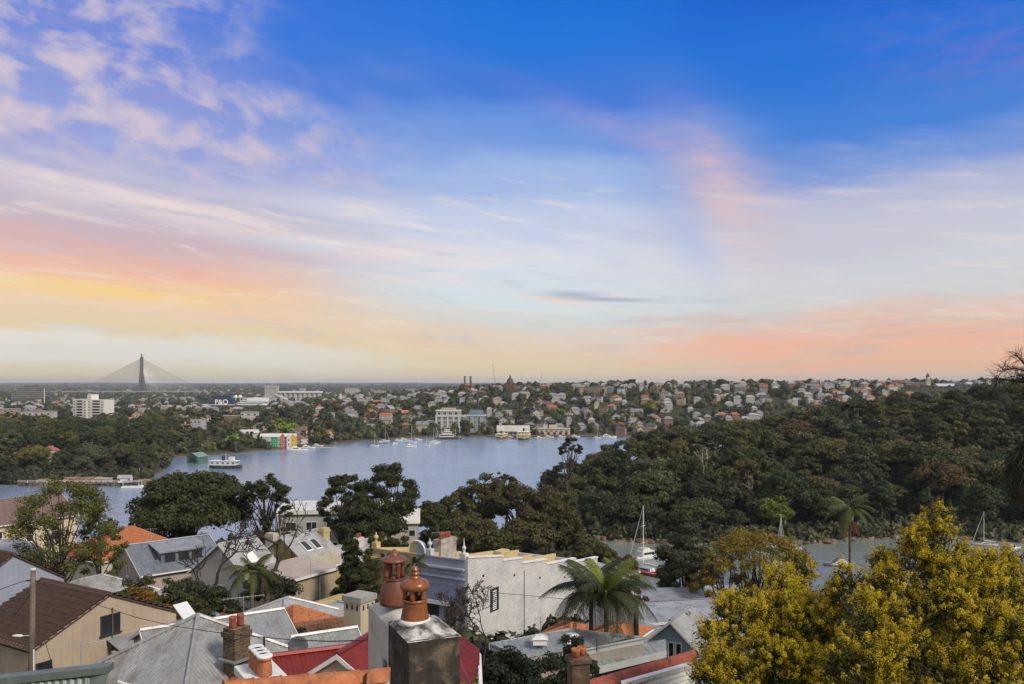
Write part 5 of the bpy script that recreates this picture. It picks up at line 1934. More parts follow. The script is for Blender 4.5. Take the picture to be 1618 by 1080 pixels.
def panel(poly, kind, m_, parent, name='roof_slope', th=0.10, color=None):
    """roof slope: relief surface cut to the (convex, planar) polygon on a thin slab; coordinates in the parent's frame"""
    P = [Vector(p) for p in poly]
    cen = sum(P, Vector()) / len(P)
    n = Vector()
    for i in range(1, len(P) - 1):
        n += (P[i] - P[0]).cross(P[i + 1] - P[0])
    n.normalize()
    if n.z < 0:
        n = -n
        P.reverse()
    s = Vector((0, 0, -1)) - n * (-n.z)
    if s.length < 1e-4:
        s = Vector((0, -1, 0)) - n * (-n.y)
    s.normalize()
    t = n.cross(s)
    us = [(p - cen).dot(t) for p in P]
    vs_ = [(p - cen).dot(s) for p in P]
    du, dv = USTEP[kind], VSTEP[kind]
    nu = max(1, int((max(us) - min(us)) / du) + 2)
    nvv = max(1, int((max(vs_) - min(vs_)) / dv) + 2)
    if kind in ('tile', 'flat tile', 'slate'):
        # two rows per course, one on each side of the step
        cs = {'tile': 0.33, 'flat tile': 0.45, 'slate': 0.28}[kind]
        k0, k1 = math.floor(min(vs_) / cs), math.ceil(max(vs_) / cs)
        V = np.array([q for k in range(k0, k1 + 1) for q in (k * cs + 0.001, k * cs + cs - 0.004)])
    else:
        V = np.array([min(vs_) - 0.05, max(vs_) + 0.05])
    U = min(us) - du * 0.5 + np.arange(nu + 1) * du if nu > 1 else np.array([min(us) - .05, max(us) + .05])
    if du > 1:
        U = np.array([min(us) - .05, max(us) + .05])
    uu, vv = np.meshgrid(U, V, indexing='ij')
    h = prof(kind, uu, vv)
    c, tt, ss, nn = (np.array(q) for q in (cen, t, s, n))
    pts = c + uu[..., None] * tt + vv[..., None] * ss + h[..., None] * nn
    a, b = pts.shape[:2]
    i = (np.arange(a - 1)[:, None] * b + np.arange(b - 1)[None, :]).ravel()
    f = np.stack([i, i + b, i + b + 1, i + 1], -1)
    me = mesh_np(name, pts.reshape(-1, 3), f, m_)
    bm = bmesh.new()
    bm.from_mesh(me)
    for k in range(len(P)):
        p, q = P[k], P[(k + 1) % len(P)]
        out = (q - p).cross(n).normalized()
        if out.dot(cen - p) > 0:
            out = -out
        bmesh.ops.bisect_plane(bm, geom=bm.verts[:] + bm.edges[:] + bm.faces[:], plane_co=p, plane_no=out, clear_outer=True)
    # slab underneath
    lo = [bm.verts.new(p - n * th) for p in P]
    hi = [bm.verts.new(p - n * 0.02) for p in P]
    k = len(P)
    bm.faces.new(list(reversed(lo)))
    for j in range(k):
        bm.faces.new((lo[j], lo[(j + 1) % k], hi[(j + 1) % k], hi[j]))
    bm.normal_update()
    bm.to_mesh(me)
    bm.free()
    return link(name, me, parent, color=color)


def metal(name, col, dirt=0.25):
    return mat(name, col, 0.42, 0.17, 0.9, metal=0.25, spec=0.4, dirt=tuple(c * q for c, q in zip(col, (0.60, 0.55, 0.50))) + (1,), dirt_amt=dirt, dirt_scale=0.8, streak=0.25)


ZINC = metal('grey corrugated iron', (0.33, 0.335, 0.335, 1), .4)
ZINC_D = metal('dull corrugated iron', (0.30, 0.31, 0.325, 1), 0.4)
SLATEBLUE = metal('blue grey steel roof', (0.20, 0.22, 0.26, 1))
PALEIRON = metal('white corrugated iron', (0.41, 0.41, 0.415, 1), 0.45)
REDIRON = metal('red corrugated iron', (0.21, 0.026, 0.022, 1), 0.3)
TERRA = mat('terracotta tiles', (0.40, 0.145, 0.062, 1), 0.8, 0.30, 6.0, dirt=(0.17, 0.075, 0.045, 1), dirt_amt=0.35, dirt_scale=3.5)
REDTILE = mat('red clay tiles', (0.30, 0.075, 0.05, 1), 0.75, 0.25, 2.0, dirt=(0.10, 0.045, 0.035, 1), dirt_amt=0.4, dirt_scale=1.4)
BROWNTILE = mat('brown concrete tiles', (0.085, 0.050, 0.036, 1), 0.85, 0.22, 2.5)
MAUVE = mat('mauve slates', (0.17, 0.115, 0.105, 1), 0.75, 0.2, 1.5)
RENDER = mat('rendered wall', None, 0.9, 0.09, 0.5, 0.25, 30, streak=0.14)
LEAD = mat('lead flashing', (0.20, 0.205, 0.21, 1), 0.6, 0.15, 2.0)


def brick_mat(name, c1, c2, mortar, scale, bump=0.4):
    if name in _mats:
        return _mats[name]
    ma = bpy.data.materials.new(name)
    ma.use_nodes = True
    n = NT(ma.node_tree)
    tc = n.node('ShaderNodeTexCoord')
    sp = n.node('ShaderNodeSeparateXYZ')
    n.put(sp.inputs[0], tc.outputs['Object'])
    br = n.node('ShaderNodeTexBrick')
    n.put(br.inputs['Vector'], n.xyz(n.add(sp.outputs[0], sp.outputs[1]), sp.outputs[2], 0.0))
    br.inputs['Color1'].default_value, br.inputs['Color2'].default_value, br.inputs['Mortar'].default_value = c1, c2, mortar
    br.inputs['Scale'].default_value = scale
    br.inputs['Mortar Size'].default_value = 0.03
    br.inputs['Brick Width'].default_value = 0.5
    br.inputs['Row Height'].default_value = 0.19
    nz = n.noise(tc.outputs['Object'], 0.6, 5, 0.6)
    k = n.smooth(nz, 0.25, 0.75, 0.86, 1.1)
    c = n.mix(1.0, br.outputs[0], n.xyz(k, k, k), 'MULTIPLY')
    bs = n.node('ShaderNodeBsdfPrincipled')
    n.put(bs.inputs['Base Color'], c)
    bs.inputs['Roughness'].default_value = 0.9
    bs.inputs['Specular IOR Level'].default_value = 0.2
    bp = n.node('ShaderNodeBump')
    bp.inputs['Strength'].default_value = bump
    bp.inputs['Distance'].default_value = 0.03
    n.put(bp.inputs['Height'], n.m('SUBTRACT', n.mul(nz, 0.4), br.outputs[1]))
    n.put(bs.inputs['Normal'], bp.outputs[0])
    o = n.node('ShaderNodeOutputMaterial')
    n.put(o.inputs[0], bs.outputs[0])
    _mats[name] = ma
    return ma


WHITEBRICK = brick_mat('white painted brick', (0.66, 0.65, 0.63, 1), (0.56, 0.55, 0.535, 1), (0.47, 0.46, 0.45, 1), 1.2, 0.5)
STONEWORK = brick_mat('rubble stone', (0.30, 0.22, 0.13, 1), (0.12, 0.085, 0.055, 1), (0.05, 0.045, 0.04, 1), 3.2, 1.0)


def boards_wall(mb, x0, x1, z0, z1, y, step=0.19, face=-1):
    """weatherboards: each board leans out over the one below"""
    z = z0
    while z < z1 - 0.02:
        zt = min(z + step, z1)
        mb.hexa([(x0, y + face * 0.035, z), (x1, y + face * 0.035, z), (x1, y, z), (x0, y, z)] if face < 0 else [(x0, y, z), (x1, y, z), (x1, y + .035, z), (x0, y + .035, z)],
                [(x0, y + face * 0.008, zt), (x1, y + face * 0.008, zt), (x1, y, zt), (x0, y, zt)] if face < 0 else [(x0, y, zt), (x1, y, zt), (x1, y + .008, zt), (x0, y + .008, zt)])
        z += step


class House:
    """rectangular house turned by rz; ridge height zr_, eaves ze, base zb, all above the water"""
    def __init__(self, name, label, x, y, zb, rz, w, d, ze, zrg, roof, kind, rmat, wallc=None, wmat=None, over=0.3, cap=True, capmat=None, cat='house', gut=True):
        self.t = Th(name, label, cat, (x, y, zb), rz)
        self.w, self.d, self.h, self.rise = w, d, ze - zb, zrg - ze
        e, h, rise = self.t.e, self.h, self.rise
        self.e = e
        wm = wmat or RENDER
        g = MB()
        if roof in ('gx', 'gy'):
            gable_walls(g, w, d, h, rise - 0.06, 'x' if roof == 'gx' else 'y', 1.0)
        else:
            g.box(-w / 2, w / 2, -d / 2, d / 2, -1.0, h - 0.05)
        self.wall = self.t.part('wall', g, wm, color=wallc)
        cm = capmat or rmat
        a, b, top = w / 2 + over, d / 2 + over, h + rise
        if roof == 'gx':
            lo = h - over * rise / (d / 2)
            for s in (-1, 1):
                panel([(-a, s * b, lo), (a, s * b, lo), (a, 0, top), (-a, 0, top)], kind, rmat, e)
                if gut:
                    self.t.part('gutter', MB().box(-a, a, s * b - .06 * (s > 0) - .10 * (s < 0) + (.06 if s > 0 else 0), s * b + (.10 if s > 0 else 0) + (0 if s > 0 else 0), lo - .12, lo + .01), WHITE)
            if cap: self.t.part('ridge_cap', MB().tube([(-a - .02, 0, top + .02), (a + .02, 0, top + .02)], 0.11, 6), cm)
            for s in (-1, 1):
                for q in (-1, 1):
                    self.t.part('barge_board', MB().slab([(s * (a + .015), q * b, lo - .16), (s * (a + .015), q * b, lo + .02), (s * (a + .015), 0, top + .02), (s * (a + .015), 0, top - .16)], (s * .035, 0, 0)), WHITE)
        elif roof == 'gy':
            lo = h - over * rise / (w / 2)
            for s in (-1, 1):
                panel([(s * a, -b, lo), (s * a, b, lo), (0, b, top), (0, -b, top)], kind, rmat, e)
            if cap: self.t.part('ridge_cap', MB().tube([(0, -b - .02, top + .02), (0, b + .02, top + .02)], 0.11, 6), cm)
        elif roof == 'hip':
            r = max(0.0, a - b)
            q = max(0.0, b - a)
            if a >= b:
                L, R_ = (-r, 0, top), (r, 0, top)
                polys = [[(-a, -b, h), (a, -b, h), R_, L], [(a, -b, h), (a, b, h), R_], [(a, b, h), (-a, b, h), L, R_], [(-a, b, h), (-a, -b, h), L]]
            else:
                L, R_ = (0, -q, top), (0, q, top)
                polys = [[(-a, -b, h), (a, -b, h), L], [(a, -b, h), (a, b, h), R_, L], [(a, b, h), (-a, b, h), R_], [(-a, b, h), (-a, -b, h), L, R_]]
            for p in polys:
                if len(p) == 4 and (Vector(p[2]) - Vector(p[3])).length < 1e-3:
                    p = p[:3]
                panel(p, kind, rmat, e)
            if cap:
                for cnr, tp in (((-a, -b, h), L), ((a, -b, h), R_ if a >= b else L), ((a, b, h), R_), ((-a, b, h), L if a >= b else R_)):
                    self.t.part('hip_cap', MB().tube([Vector(cnr) + Vector((0, 0, .03)), Vector(tp) + Vector((0, 0, .03))], 0.11, 6), cm)
                if (Vector(L) - Vector(R_)).length > 0.2:
                    self.t.part('ridge_cap', MB().tube([Vector(L) + Vector((0, 0, .03)), Vector(R_) + Vector((0, 0, .03))], 0.11, 6), cm)
            if gut:
                for p0, p1 in (((-a, -b), (a, -b)), ((a, -b), (a, b)), ((a, b), (-a, b)), ((-a, b), (-a, -b))):
                    self.t.part('gutter', MB().tube([(p0[0], p0[1], h - .03), (p1[0], p1[1], h - .03)], 0.07, 6), WHITE)
        elif roof == 'sk':                       # single slope, high at the back
            panel([(-a, -b, h), (a, -b, h), (a, b, top), (-a, b, top)], kind, rmat, e)
            self.t.part('fascia', MB().box(-a, a, -b - .05, -b - .005, h - .2, h + .03), WHITE)
        elif roof == 'skx':
            panel([(-a, -b, h), (-a, b, h), (a, b, top), (a, -b, top)], kind, rmat, e)
            self.t.part('fascia', MB().box(-a - .05, -a - .005, -b, b, h - .2, h + .03), WHITE)

    def win(self, face, u, z, w, h, bars=(1, 1), frame=0.07, fmat=None, sill=True):
        fx, fy, rz = FACES[face]
        if face == 'f': p = (u, -self.d / 2, z)
        elif face == 'b': p = (-u, self.d / 2, z)
        elif face == 'r': p = (self.w / 2, u, z)
        else: p = (-self.w / 2, -u, z)
        o = link('window', window_mesh(w, h, frame, bars, 0.06, fmat), self.e, p, (0, 0, rz))
        if sill:
            MB().box(-w / 2 - .08, w / 2 + .08, -.12, .02, -h / 2 - .09, -h / 2 - .005).build('sill', fmat or WHITE, o)
        return o


def chimney(t, x, y, z0, z1, w, d, m_, pots=0, potc=None, color=None, rz=0.0, name='chimney', cap=True):
    c = t.part(name, MB().box(-w / 2, w / 2, -d / 2, d / 2, 0, z1 - z0).box(-w / 2 - .06, w / 2 + .06, -d / 2 - .06, d / 2 + .06, (z1 - z0) * .84, (z1 - z0) * .93), m_, color=color, loc=(x, y, z0), rot=(0, 0, rz))
    if not cap:
        pass
    for i in range(pots):
        u = (i - (pots - 1) / 2) * min(0.42, w / max(1, pots))
        MB().lathe([(.15, 0), (.17, .1), (.14, .3), (.17, .42), (.16, .5), (.12, .5), (.12, .3)], 12).build('chimney_pot', potc or TERRA, c, (u, 0, z1 - z0 + .003), smooth=True)
    return c


def near_houses():
    # brown tiled house with the beige gable
    H = House('gabled_house', 'beige rendered house with dark brown tiled roof behind the power pole', -26.9, 50.6, 23.5, GRID, 9.2, 7.0, 30.45, 32.55, 'gy', 'flat tile', BROWNTILE, (0.42, 0.335, 0.25, 1), over=0.12, gut=False)
    H.win('f', 0.05, 7.25, 1.25, 1.15, (2, 1), 0.06, DARK)
    H.win('f', -3.9, 5.7, .9, .9, (2, 1), 0.06, DARK)
    t = H.t
    t.part('awning', MB().slab([(-.2, -3.5, 6.35), (7.6, -3.5, 6.2), (7.6, -5.6, 5.5), (-.2, -5.6, 5.6)], (0, 0, .06)), ZINC_D)
    t.part('downpipe', MB().tube([(0.15, -3.58, 0), (0.15, -3.58, 8.2)], 0.04, 6), TIMBER)
    t.part('awning_post', MB().box(-.5, -.28, -4.6, -4.4, 0, 5.9), RENDER, color=(0.40, 0.34, 0.28, 1))
    t.part('side_wall', MB().box(4.62, 8.0, -3.5, -3.2, -1, 5.9), RENDER, color=(0.42, 0.335, 0.25, 1))
    # blue-grey gable
    H = House('gabled_house', 'tall blank blue-grey rendered gable beside the brown roof', -39.8, 62.0, 22.0, GRID, 7.6, 8.0, 30.2, 32.6, 'gy', 'flat tile', BROWNTILE, (0.30, 0.325, 0.41, 1), over=0.15, gut=False)
    # small yellow block with white roof
    House('outhouse', 'small yellow outhouse with flat white roof above the blue-grey gable', -46.5, 75.0, 22.0, GRID, 5.0, 5.0, 29.6, 30.3, 'sk', 'corr', PALEIRON, (0.46, 0.38, 0.22, 1), over=0.25)
    # cream house
    H = House('georgian_house', 'cream two-storey house with mauve slate roof and arched windows', -64.9, 105.9, 18.0, GRID, 13.5, 8.0, 27.7, 30.15, 'gx', 'slate', MAUVE, (0.60, 0.52, 0.36, 1), over=0.25)
    for u in (-3.2, 0.6, 3.9):
        H.win('f', u, 7.9, 0.95, 1.9, (1, 2), 0.08, RENDER if False else None)
        H.win('f', u, 4.2, 0.95, 1.9, (1, 2), 0.08)
    chimney(H.t, -2.5, 0.0, 11.0, 14.6, 1.5, 1.0, RENDER, 2, REDTILE, (0.55, 0.50, 0.44, 1))
    # orange hip
    H = House('tiled_house', 'house with bright orange tiled hip roof behind the wispy tree', -50.2, 106.0, 17.0, GRID, 11.5, 8.5, 23.5, 26.4, 'hip', 'tile', TERRA, (0.5, 0.45, 0.38, 1))
    # weatherboard house with dormers
    H = House('weatherboard_house', 'pink weatherboard house with blue-grey metal roof and dormer', -38.0, 90.9, 19.0, math.radians(43.5), 8.6, 9.0, 25.45, 27.75, 'gx', 'seam', SLATEBLUE, (0.42, 0.34, 0.31, 1), over=0.35)
    g = MB()
    z = 0.0
    while z < 8.4:
        half = 4.5 if z < H.h - .1 else 4.5 * (1 - (z - H.h) / H.rise) - .1
        if half > .15:
            g.hexa([(-4.345, -half, z), (-4.301, -half, z), (-4.301, half, z), (-4.345, half, z)], [(-4.312, -half, z + .2), (-4.301, -half, z + .2), (-4.301, half, z + .2), (-4.312, half, z + .2)])
        z += 0.2
    H.t.part('weatherboards', g, RENDER, color=(0.44, 0.36, 0.33, 1))['kind'] = 'stuff'
    H.win('l', 0.3, 6.6, 0.8, 2.2, (1, 2))
    H.win('l', -2.6, 4.6, 0.8, 1.4, (1, 2))
    H.win('f', 2.2, 3.6, 1.7, 1.3, (2, 1), fmat=DARK)
    H.win('f', -1.0, 3.6, 1.7, 1.3, (2, 1), fmat=DARK)
    dm = H.t.part('dormer', MB().hexa([(-2.0, -3.4, 6.6), (2.6, -3.4, 6.6), (2.6, -.8, 6.6), (-2.0, -.8, 6.6)], [(-2.0, -3.4, 8.05), (2.6, -3.4, 8.05), (2.6, -.6, 8.55), (-2.0, -.6, 8.55)]), SLATEBLUE)
    MB().slab([(-2.3, -3.7, 8.08), (2.9, -3.7, 8.08), (2.9, -.4, 8.66), (-2.3, -.4, 8.66)], (0, 0, .12)).build('dormer_roof', ZINC, dm)
    for u in (-1.1, .4, 1.8):
        link('dormer_window', window_mesh(1.1, 0.95, .06, (1, 1), .06, DARK), dm, (u, -3.4, 7.4))
    # low white roofs in front of it
    H = House('low_shed', 'low shed with white corrugated hip roof under the wispy tree', -36.5, 71.5, 20.5, GRID, 8.0, 6.0, 26.6, 28.2, 'hip', 'corr', PALEIRON, (0.5, 0.47, 0.42, 1))
    H = House('low_shed', 'narrow shed with white skillion roof beside the autumn shrub', -30.4, 70.5, 20.5, GRID, 5.2, 3.4, 26.1, 26.7, 'sk', 'corr', PALEIRON, (0.45, 0.36, 0.2, 1))
    # attic terraces
    H = House('attic_terrace', 'terrace house with pale grey roof slope nearest the bare tree', -28.8, 86.3, 19.0, GRID, 4.4, 9.0, 25.3, 28.6, 'gx', 'corr', PALEIRON, (0.55, 0.53, 0.5, 1))
    H.t.part('skylight', MB().slab([(-.7, -2.9, 7.62), (.4, -2.9, 7.62), (.4, -1.7, 8.5), (-.7, -1.7, 8.5)], (0, -.05, .07)), WHITE)
    H.win('l', 0, 4.6, 1.0, 1.5, (2, 1))
    H = House('attic_terrace', 'terrace house with ochre gable wall and twin skylights', -24.3, 94.15, 18.5, GRID, 5.2, 9.2, 24.9, 27.95, 'gx', 'corr', PALEIRON, (0.46, 0.335, 0.11, 1))
    for u in (-.9, .6):
        s = H.t.part('skylight', MB().slab([(u - .5, -2.6, 7.75), (u + .5, -2.6, 7.75), (u + .5, -1.2, 8.68), (u - .5, -1.2, 8.68)], (0, -.05, .08)), WHITE)
        MB().slab([(u - .38, -2.48, 7.93), (u + .38, -2.48, 7.93), (u + .38, -1.32, 8.70), (u - .38, -1.32, 8.70)], (0, -.03, .05)).build('skylight_pane', GLASS, s)
    chimney(H.t, 2.9, -1.0, 6.6, 9.7, 1.0, 0.8, RENDER, 0, None, (0.50, 0.40, 0.20, 1))
    chimney(H.t, -2.3, 2.0, 6.8, 9.6, 0.8, 1.2, RENDER, 0, None, (0.52, 0.45, 0.38, 1))
    H.t.part('downpipe', MB().tube([(-2.68, -1.5, 0), (-2.68, -1.5, 8.2)], 0.05, 6), TIMBER)
    H = House('attic_terrace', 'farther terrace house with white chimney and red pots', -19.6, 100.5, 17.5, GRID, 6.4, 9.0, 23.0, 25.6, 'gx', 'corr', PALEIRON, (0.55, 0.53, 0.5, 1))
    chimney(H.t, 0.6, -0.6, 6.4, 8.7, 1.1, 0.8, RENDER, 2, REDTILE, (0.58, 0.54, 0.5, 1))
    # tan flat-roofed wing
    H = House('flat_house', 'tan flat-roofed house in front of the attic terraces', -20.4, 77.6, 20.5, GRID, 5.6, 5.2, 27.5, 27.8, 'sk', 'corr', mat('pink iron', (0.42, 0.35, 0.32, 1), 0.6), (0.40, 0.325, 0.225, 1))
    H.win('l', -1.9, 5.8, 0.7, 0.9, (1, 1), fmat=DARK)
    H.t.part('downpipe', MB().tube([(0.4, -2.68, 2), (0.4, -2.68, 6.6)], 0.07, 6), WHITE)
    # pale hips behind the orange tiles
    H = House('cottage', 'cottage with whitish lilac corrugated hip roof', -16.3, 59.5, 24.0, GRID, 7.0, 6.6, 27.9, 29.5, 'hip', 'corr', PALEIRON, (0.5, 0.48, 0.45, 1))
    H = House('cottage', 'cottage wing with weathered whitish hip roof next to the barrel shed', -12.6, 61.0, 23.5, GRID, 5.0, 6.0, 27.2, 28.8, 'hip', 'corr', PALEIRON, (0.5, 0.48, 0.45, 1))
    t = Th('barrel_shed', 'small shed with curved ochre roof and white trim', 'shed', (wx(517, 66), 66.0, 22.6), GRID)
    t.e.scale = (.75, .75, .95)
    t.part('wall', MB().box(-2.4, 2.4, -1.6, 1.6, -1, 4.2), RENDER, color=(0.5, 0.46, 0.36, 1))
    mb = MB()
    for i in range(8):
        a0, a1 = math.pi * i / 8, math.pi * (i + 1) / 8
        mb.hexa([(-2.6, -1.8 * math.cos(a0), 4.21 + 1.1 * math.sin(a0)), (2.6, -1.8 * math.cos(a0), 4.21 + 1.1 * math.sin(a0)), (2.6, -1.8 * math.cos(a1), 4.21 + 1.1 * math.sin(a1)), (-2.6, -1.8 * math.cos(a1), 4.21 + 1.1 * math.sin(a1))],
                [(-2.6, -1.9 * math.cos(a0), 4.21 + 1.2 * math.sin(a0)), (2.6, -1.9 * math.cos(a0), 4.21 + 1.2 * math.sin(a0)), (2.6, -1.9 * math.cos(a1), 4.21 + 1.2 * math.sin(a1)), (-2.6, -1.9 * math.cos(a1), 4.21 + 1.2 * math.sin(a1))])
    t.part('curved_roof', mb, mat('ochre sheet', (0.42, 0.32, 0.12, 1), 0.6))
    # orange tiled gable at the hedge, with a white roof panel
    H = House('tiled_house', 'house with orange tiled hip roof half hidden behind the beige gable', -27.1, 64.0, 22.5, GRID, 7.0, 7.0, 26.6, 28.5, 'hip', 'tile', TERRA, (0.42, 0.36, 0.3, 1), over=0.25)
    t = Th('leaning_sheet', 'white sheet panel leaning on the orange tiles', 'panel', at(292, 975, 45.5))
    mb = MB().slab([at(273, 957, 46.6) - Vector(t.e.location), at(295, 951, 47.2) - Vector(t.e.location), at(311, 973, 45.8) - Vector(t.e.location), at(290, 980, 45.2) - Vector(t.e.location)], (0.02, -.03, .06))
    t.part('sheet', mb, WHITE)
    t.part('strut', MB().tube([(-.3, .2, -1.6), (-.3, .2, .1)], 0.03, 5), STEEL)
    # the big grey pyramid roof
    H = House('hip_cottage', 'cottage with large grey corrugated hip roof and rubble stone chimney', -14.5, 38.0, 27.5, GRID, 6.4, 6.4, 32.15, 34.3, 'hip', 'corr', ZINC, (0.42, 0.38, 0.33, 1), over=0.2)
    c = at(374, 1035, 35.9)
    loc = Matrix.Rotation(-GRID, 4, 'Z') @ (c - Vector((-14.5, 38.0, 27.5)))
    ch = chimney(H.t, loc.x, loc.y, loc.z - 1.2, loc.z + 1.25, 0.85, 0.75, STONEWORK, 2, REDTILE)
    MB().box(-.62, .62, -.55, .55, 1.05, 1.12).build('flashing', LEAD, ch)
    H = House('hip_cottage', 'rear wing of grey corrugated gable roof behind the stone chimney', -15.0, 41.6, 27.0, math.radians(33), 6.6, 6.6, 31.9, 33.1, 'gx', 'corr', ZINC, (0.42, 0.38, 0.33, 1), over=0.2)
    # orange pyramid, brown tiles, small grey gable, red roofs
    H = House('tiled_cottage', 'cottage with orange terracotta pyramid roof', -13.76, 52.0, 25.0, GRID, 6.2, 6.2, 29.2, 30.95, 'hip', 'tile', TERRA, (0.45, 0.38, 0.3, 1), over=0.2)
    H = House('tiled_cottage', 'cottage with mottled brown tiled gable beside the orange pyramid', -11.0, 47.0, 26.5, math.radians(27), 5.2, 5.2, 29.9, 31.4, 'gx', 'tile', mat('brown clay tiles', (0.16, 0.075, 0.04, 1), 0.8, 0.35, 3.0), (0.45, 0.38, 0.3, 1), over=0.2)
    H = House('grey_annex', 'small grey gabled annex with white end wall beside the dish', -9.2, 40.4, 27.8, math.radians(29), 3.0, 3.2, 31.9, 32.8, 'gx', 'corr', ZINC, (0.62, 0.62, 0.62, 1), over=0.15)
    H = House('red_roofed_house', 'house with low red corrugated gable and timber-framed end', -7.5, 30.4, 29.8, math.radians(23), 3.0, 3.8, 34.25, 35.1, 'gx', 'corr', REDIRON, (0.5, 0.42, 0.3, 1), over=0.15)
    for q in (-1.2, -.4, .4, 1.2):
        H.t.part('timber', MB().box(-1.56, -1.505, q - .05, q + .05, 2.0, H.h + (1.9 - abs(q)) * .4), DARK)
    H.t.part('finial', MB().tube([(-1.6, 0, H.h + H.rise - .2), (-1.6, 0, H.h + H.rise + .75)], [.06, .04], 6), DARK)
    H = House('red_roofed_house', 'taller red corrugated roof against the white chimney stack', -5.2, 32.0, 29.5, math.radians(72), 6.0, 3.8, 34.2, 35.45, 'gx', 'corr', REDIRON, (0.5, 0.42, 0.3, 1), over=0.15)
    # satellite dish
    p = at(470, 1020, 33.0)
    t = Th('satellite_dish', 'dark grey satellite dish on the red roof edge', 'dish', p)
    t.part('reflector', MB().lathe([(0.02, 0), (.2, .02), (.36, .08), (.40, .11), (.385, .12), (.2, .045), (.02, .03)], 20), mat('dish grey', (0.075, 0.08, 0.095, 1), 0.5), rot=(math.radians(80), 0, math.radians(25)), smooth=True)
    t.part('mast', MB().tube([(0, .05, -.9), (0, .1, 0)], .025, 6), STEEL)
    t.part('feed_arm', MB().tube([(.0, 0, -.35), (.2, -.42, -.05)], .015, 5), DARK)
    # cream chimney with slots
    t = Th('cream_chimney', 'cream rendered chimney with slotted cap, tall on its own', 'chimney', at(568, 990, 44) - Vector((0, 0, 3.5)), GRID)
    t.part('shaft', MB().box(-.58, .58, -.58, .58, 0, 4.95), RENDER, color=(0.50, 0.42, 0.29, 1))
    t.part('cap', MB().box(-.66, .66, -.66, .66, 4.951, 5.25), CONC)
    for s in (-.35, 0, .35):
        t.part('slot', MB().box(-.60, -.575, s - .06, s + .06, 4.55, 4.8), DARK)
        t.part('slot', MB().box(s - .06, s + .06, -.60, -.575, 4.55, 4.8), DARK)


near_houses()


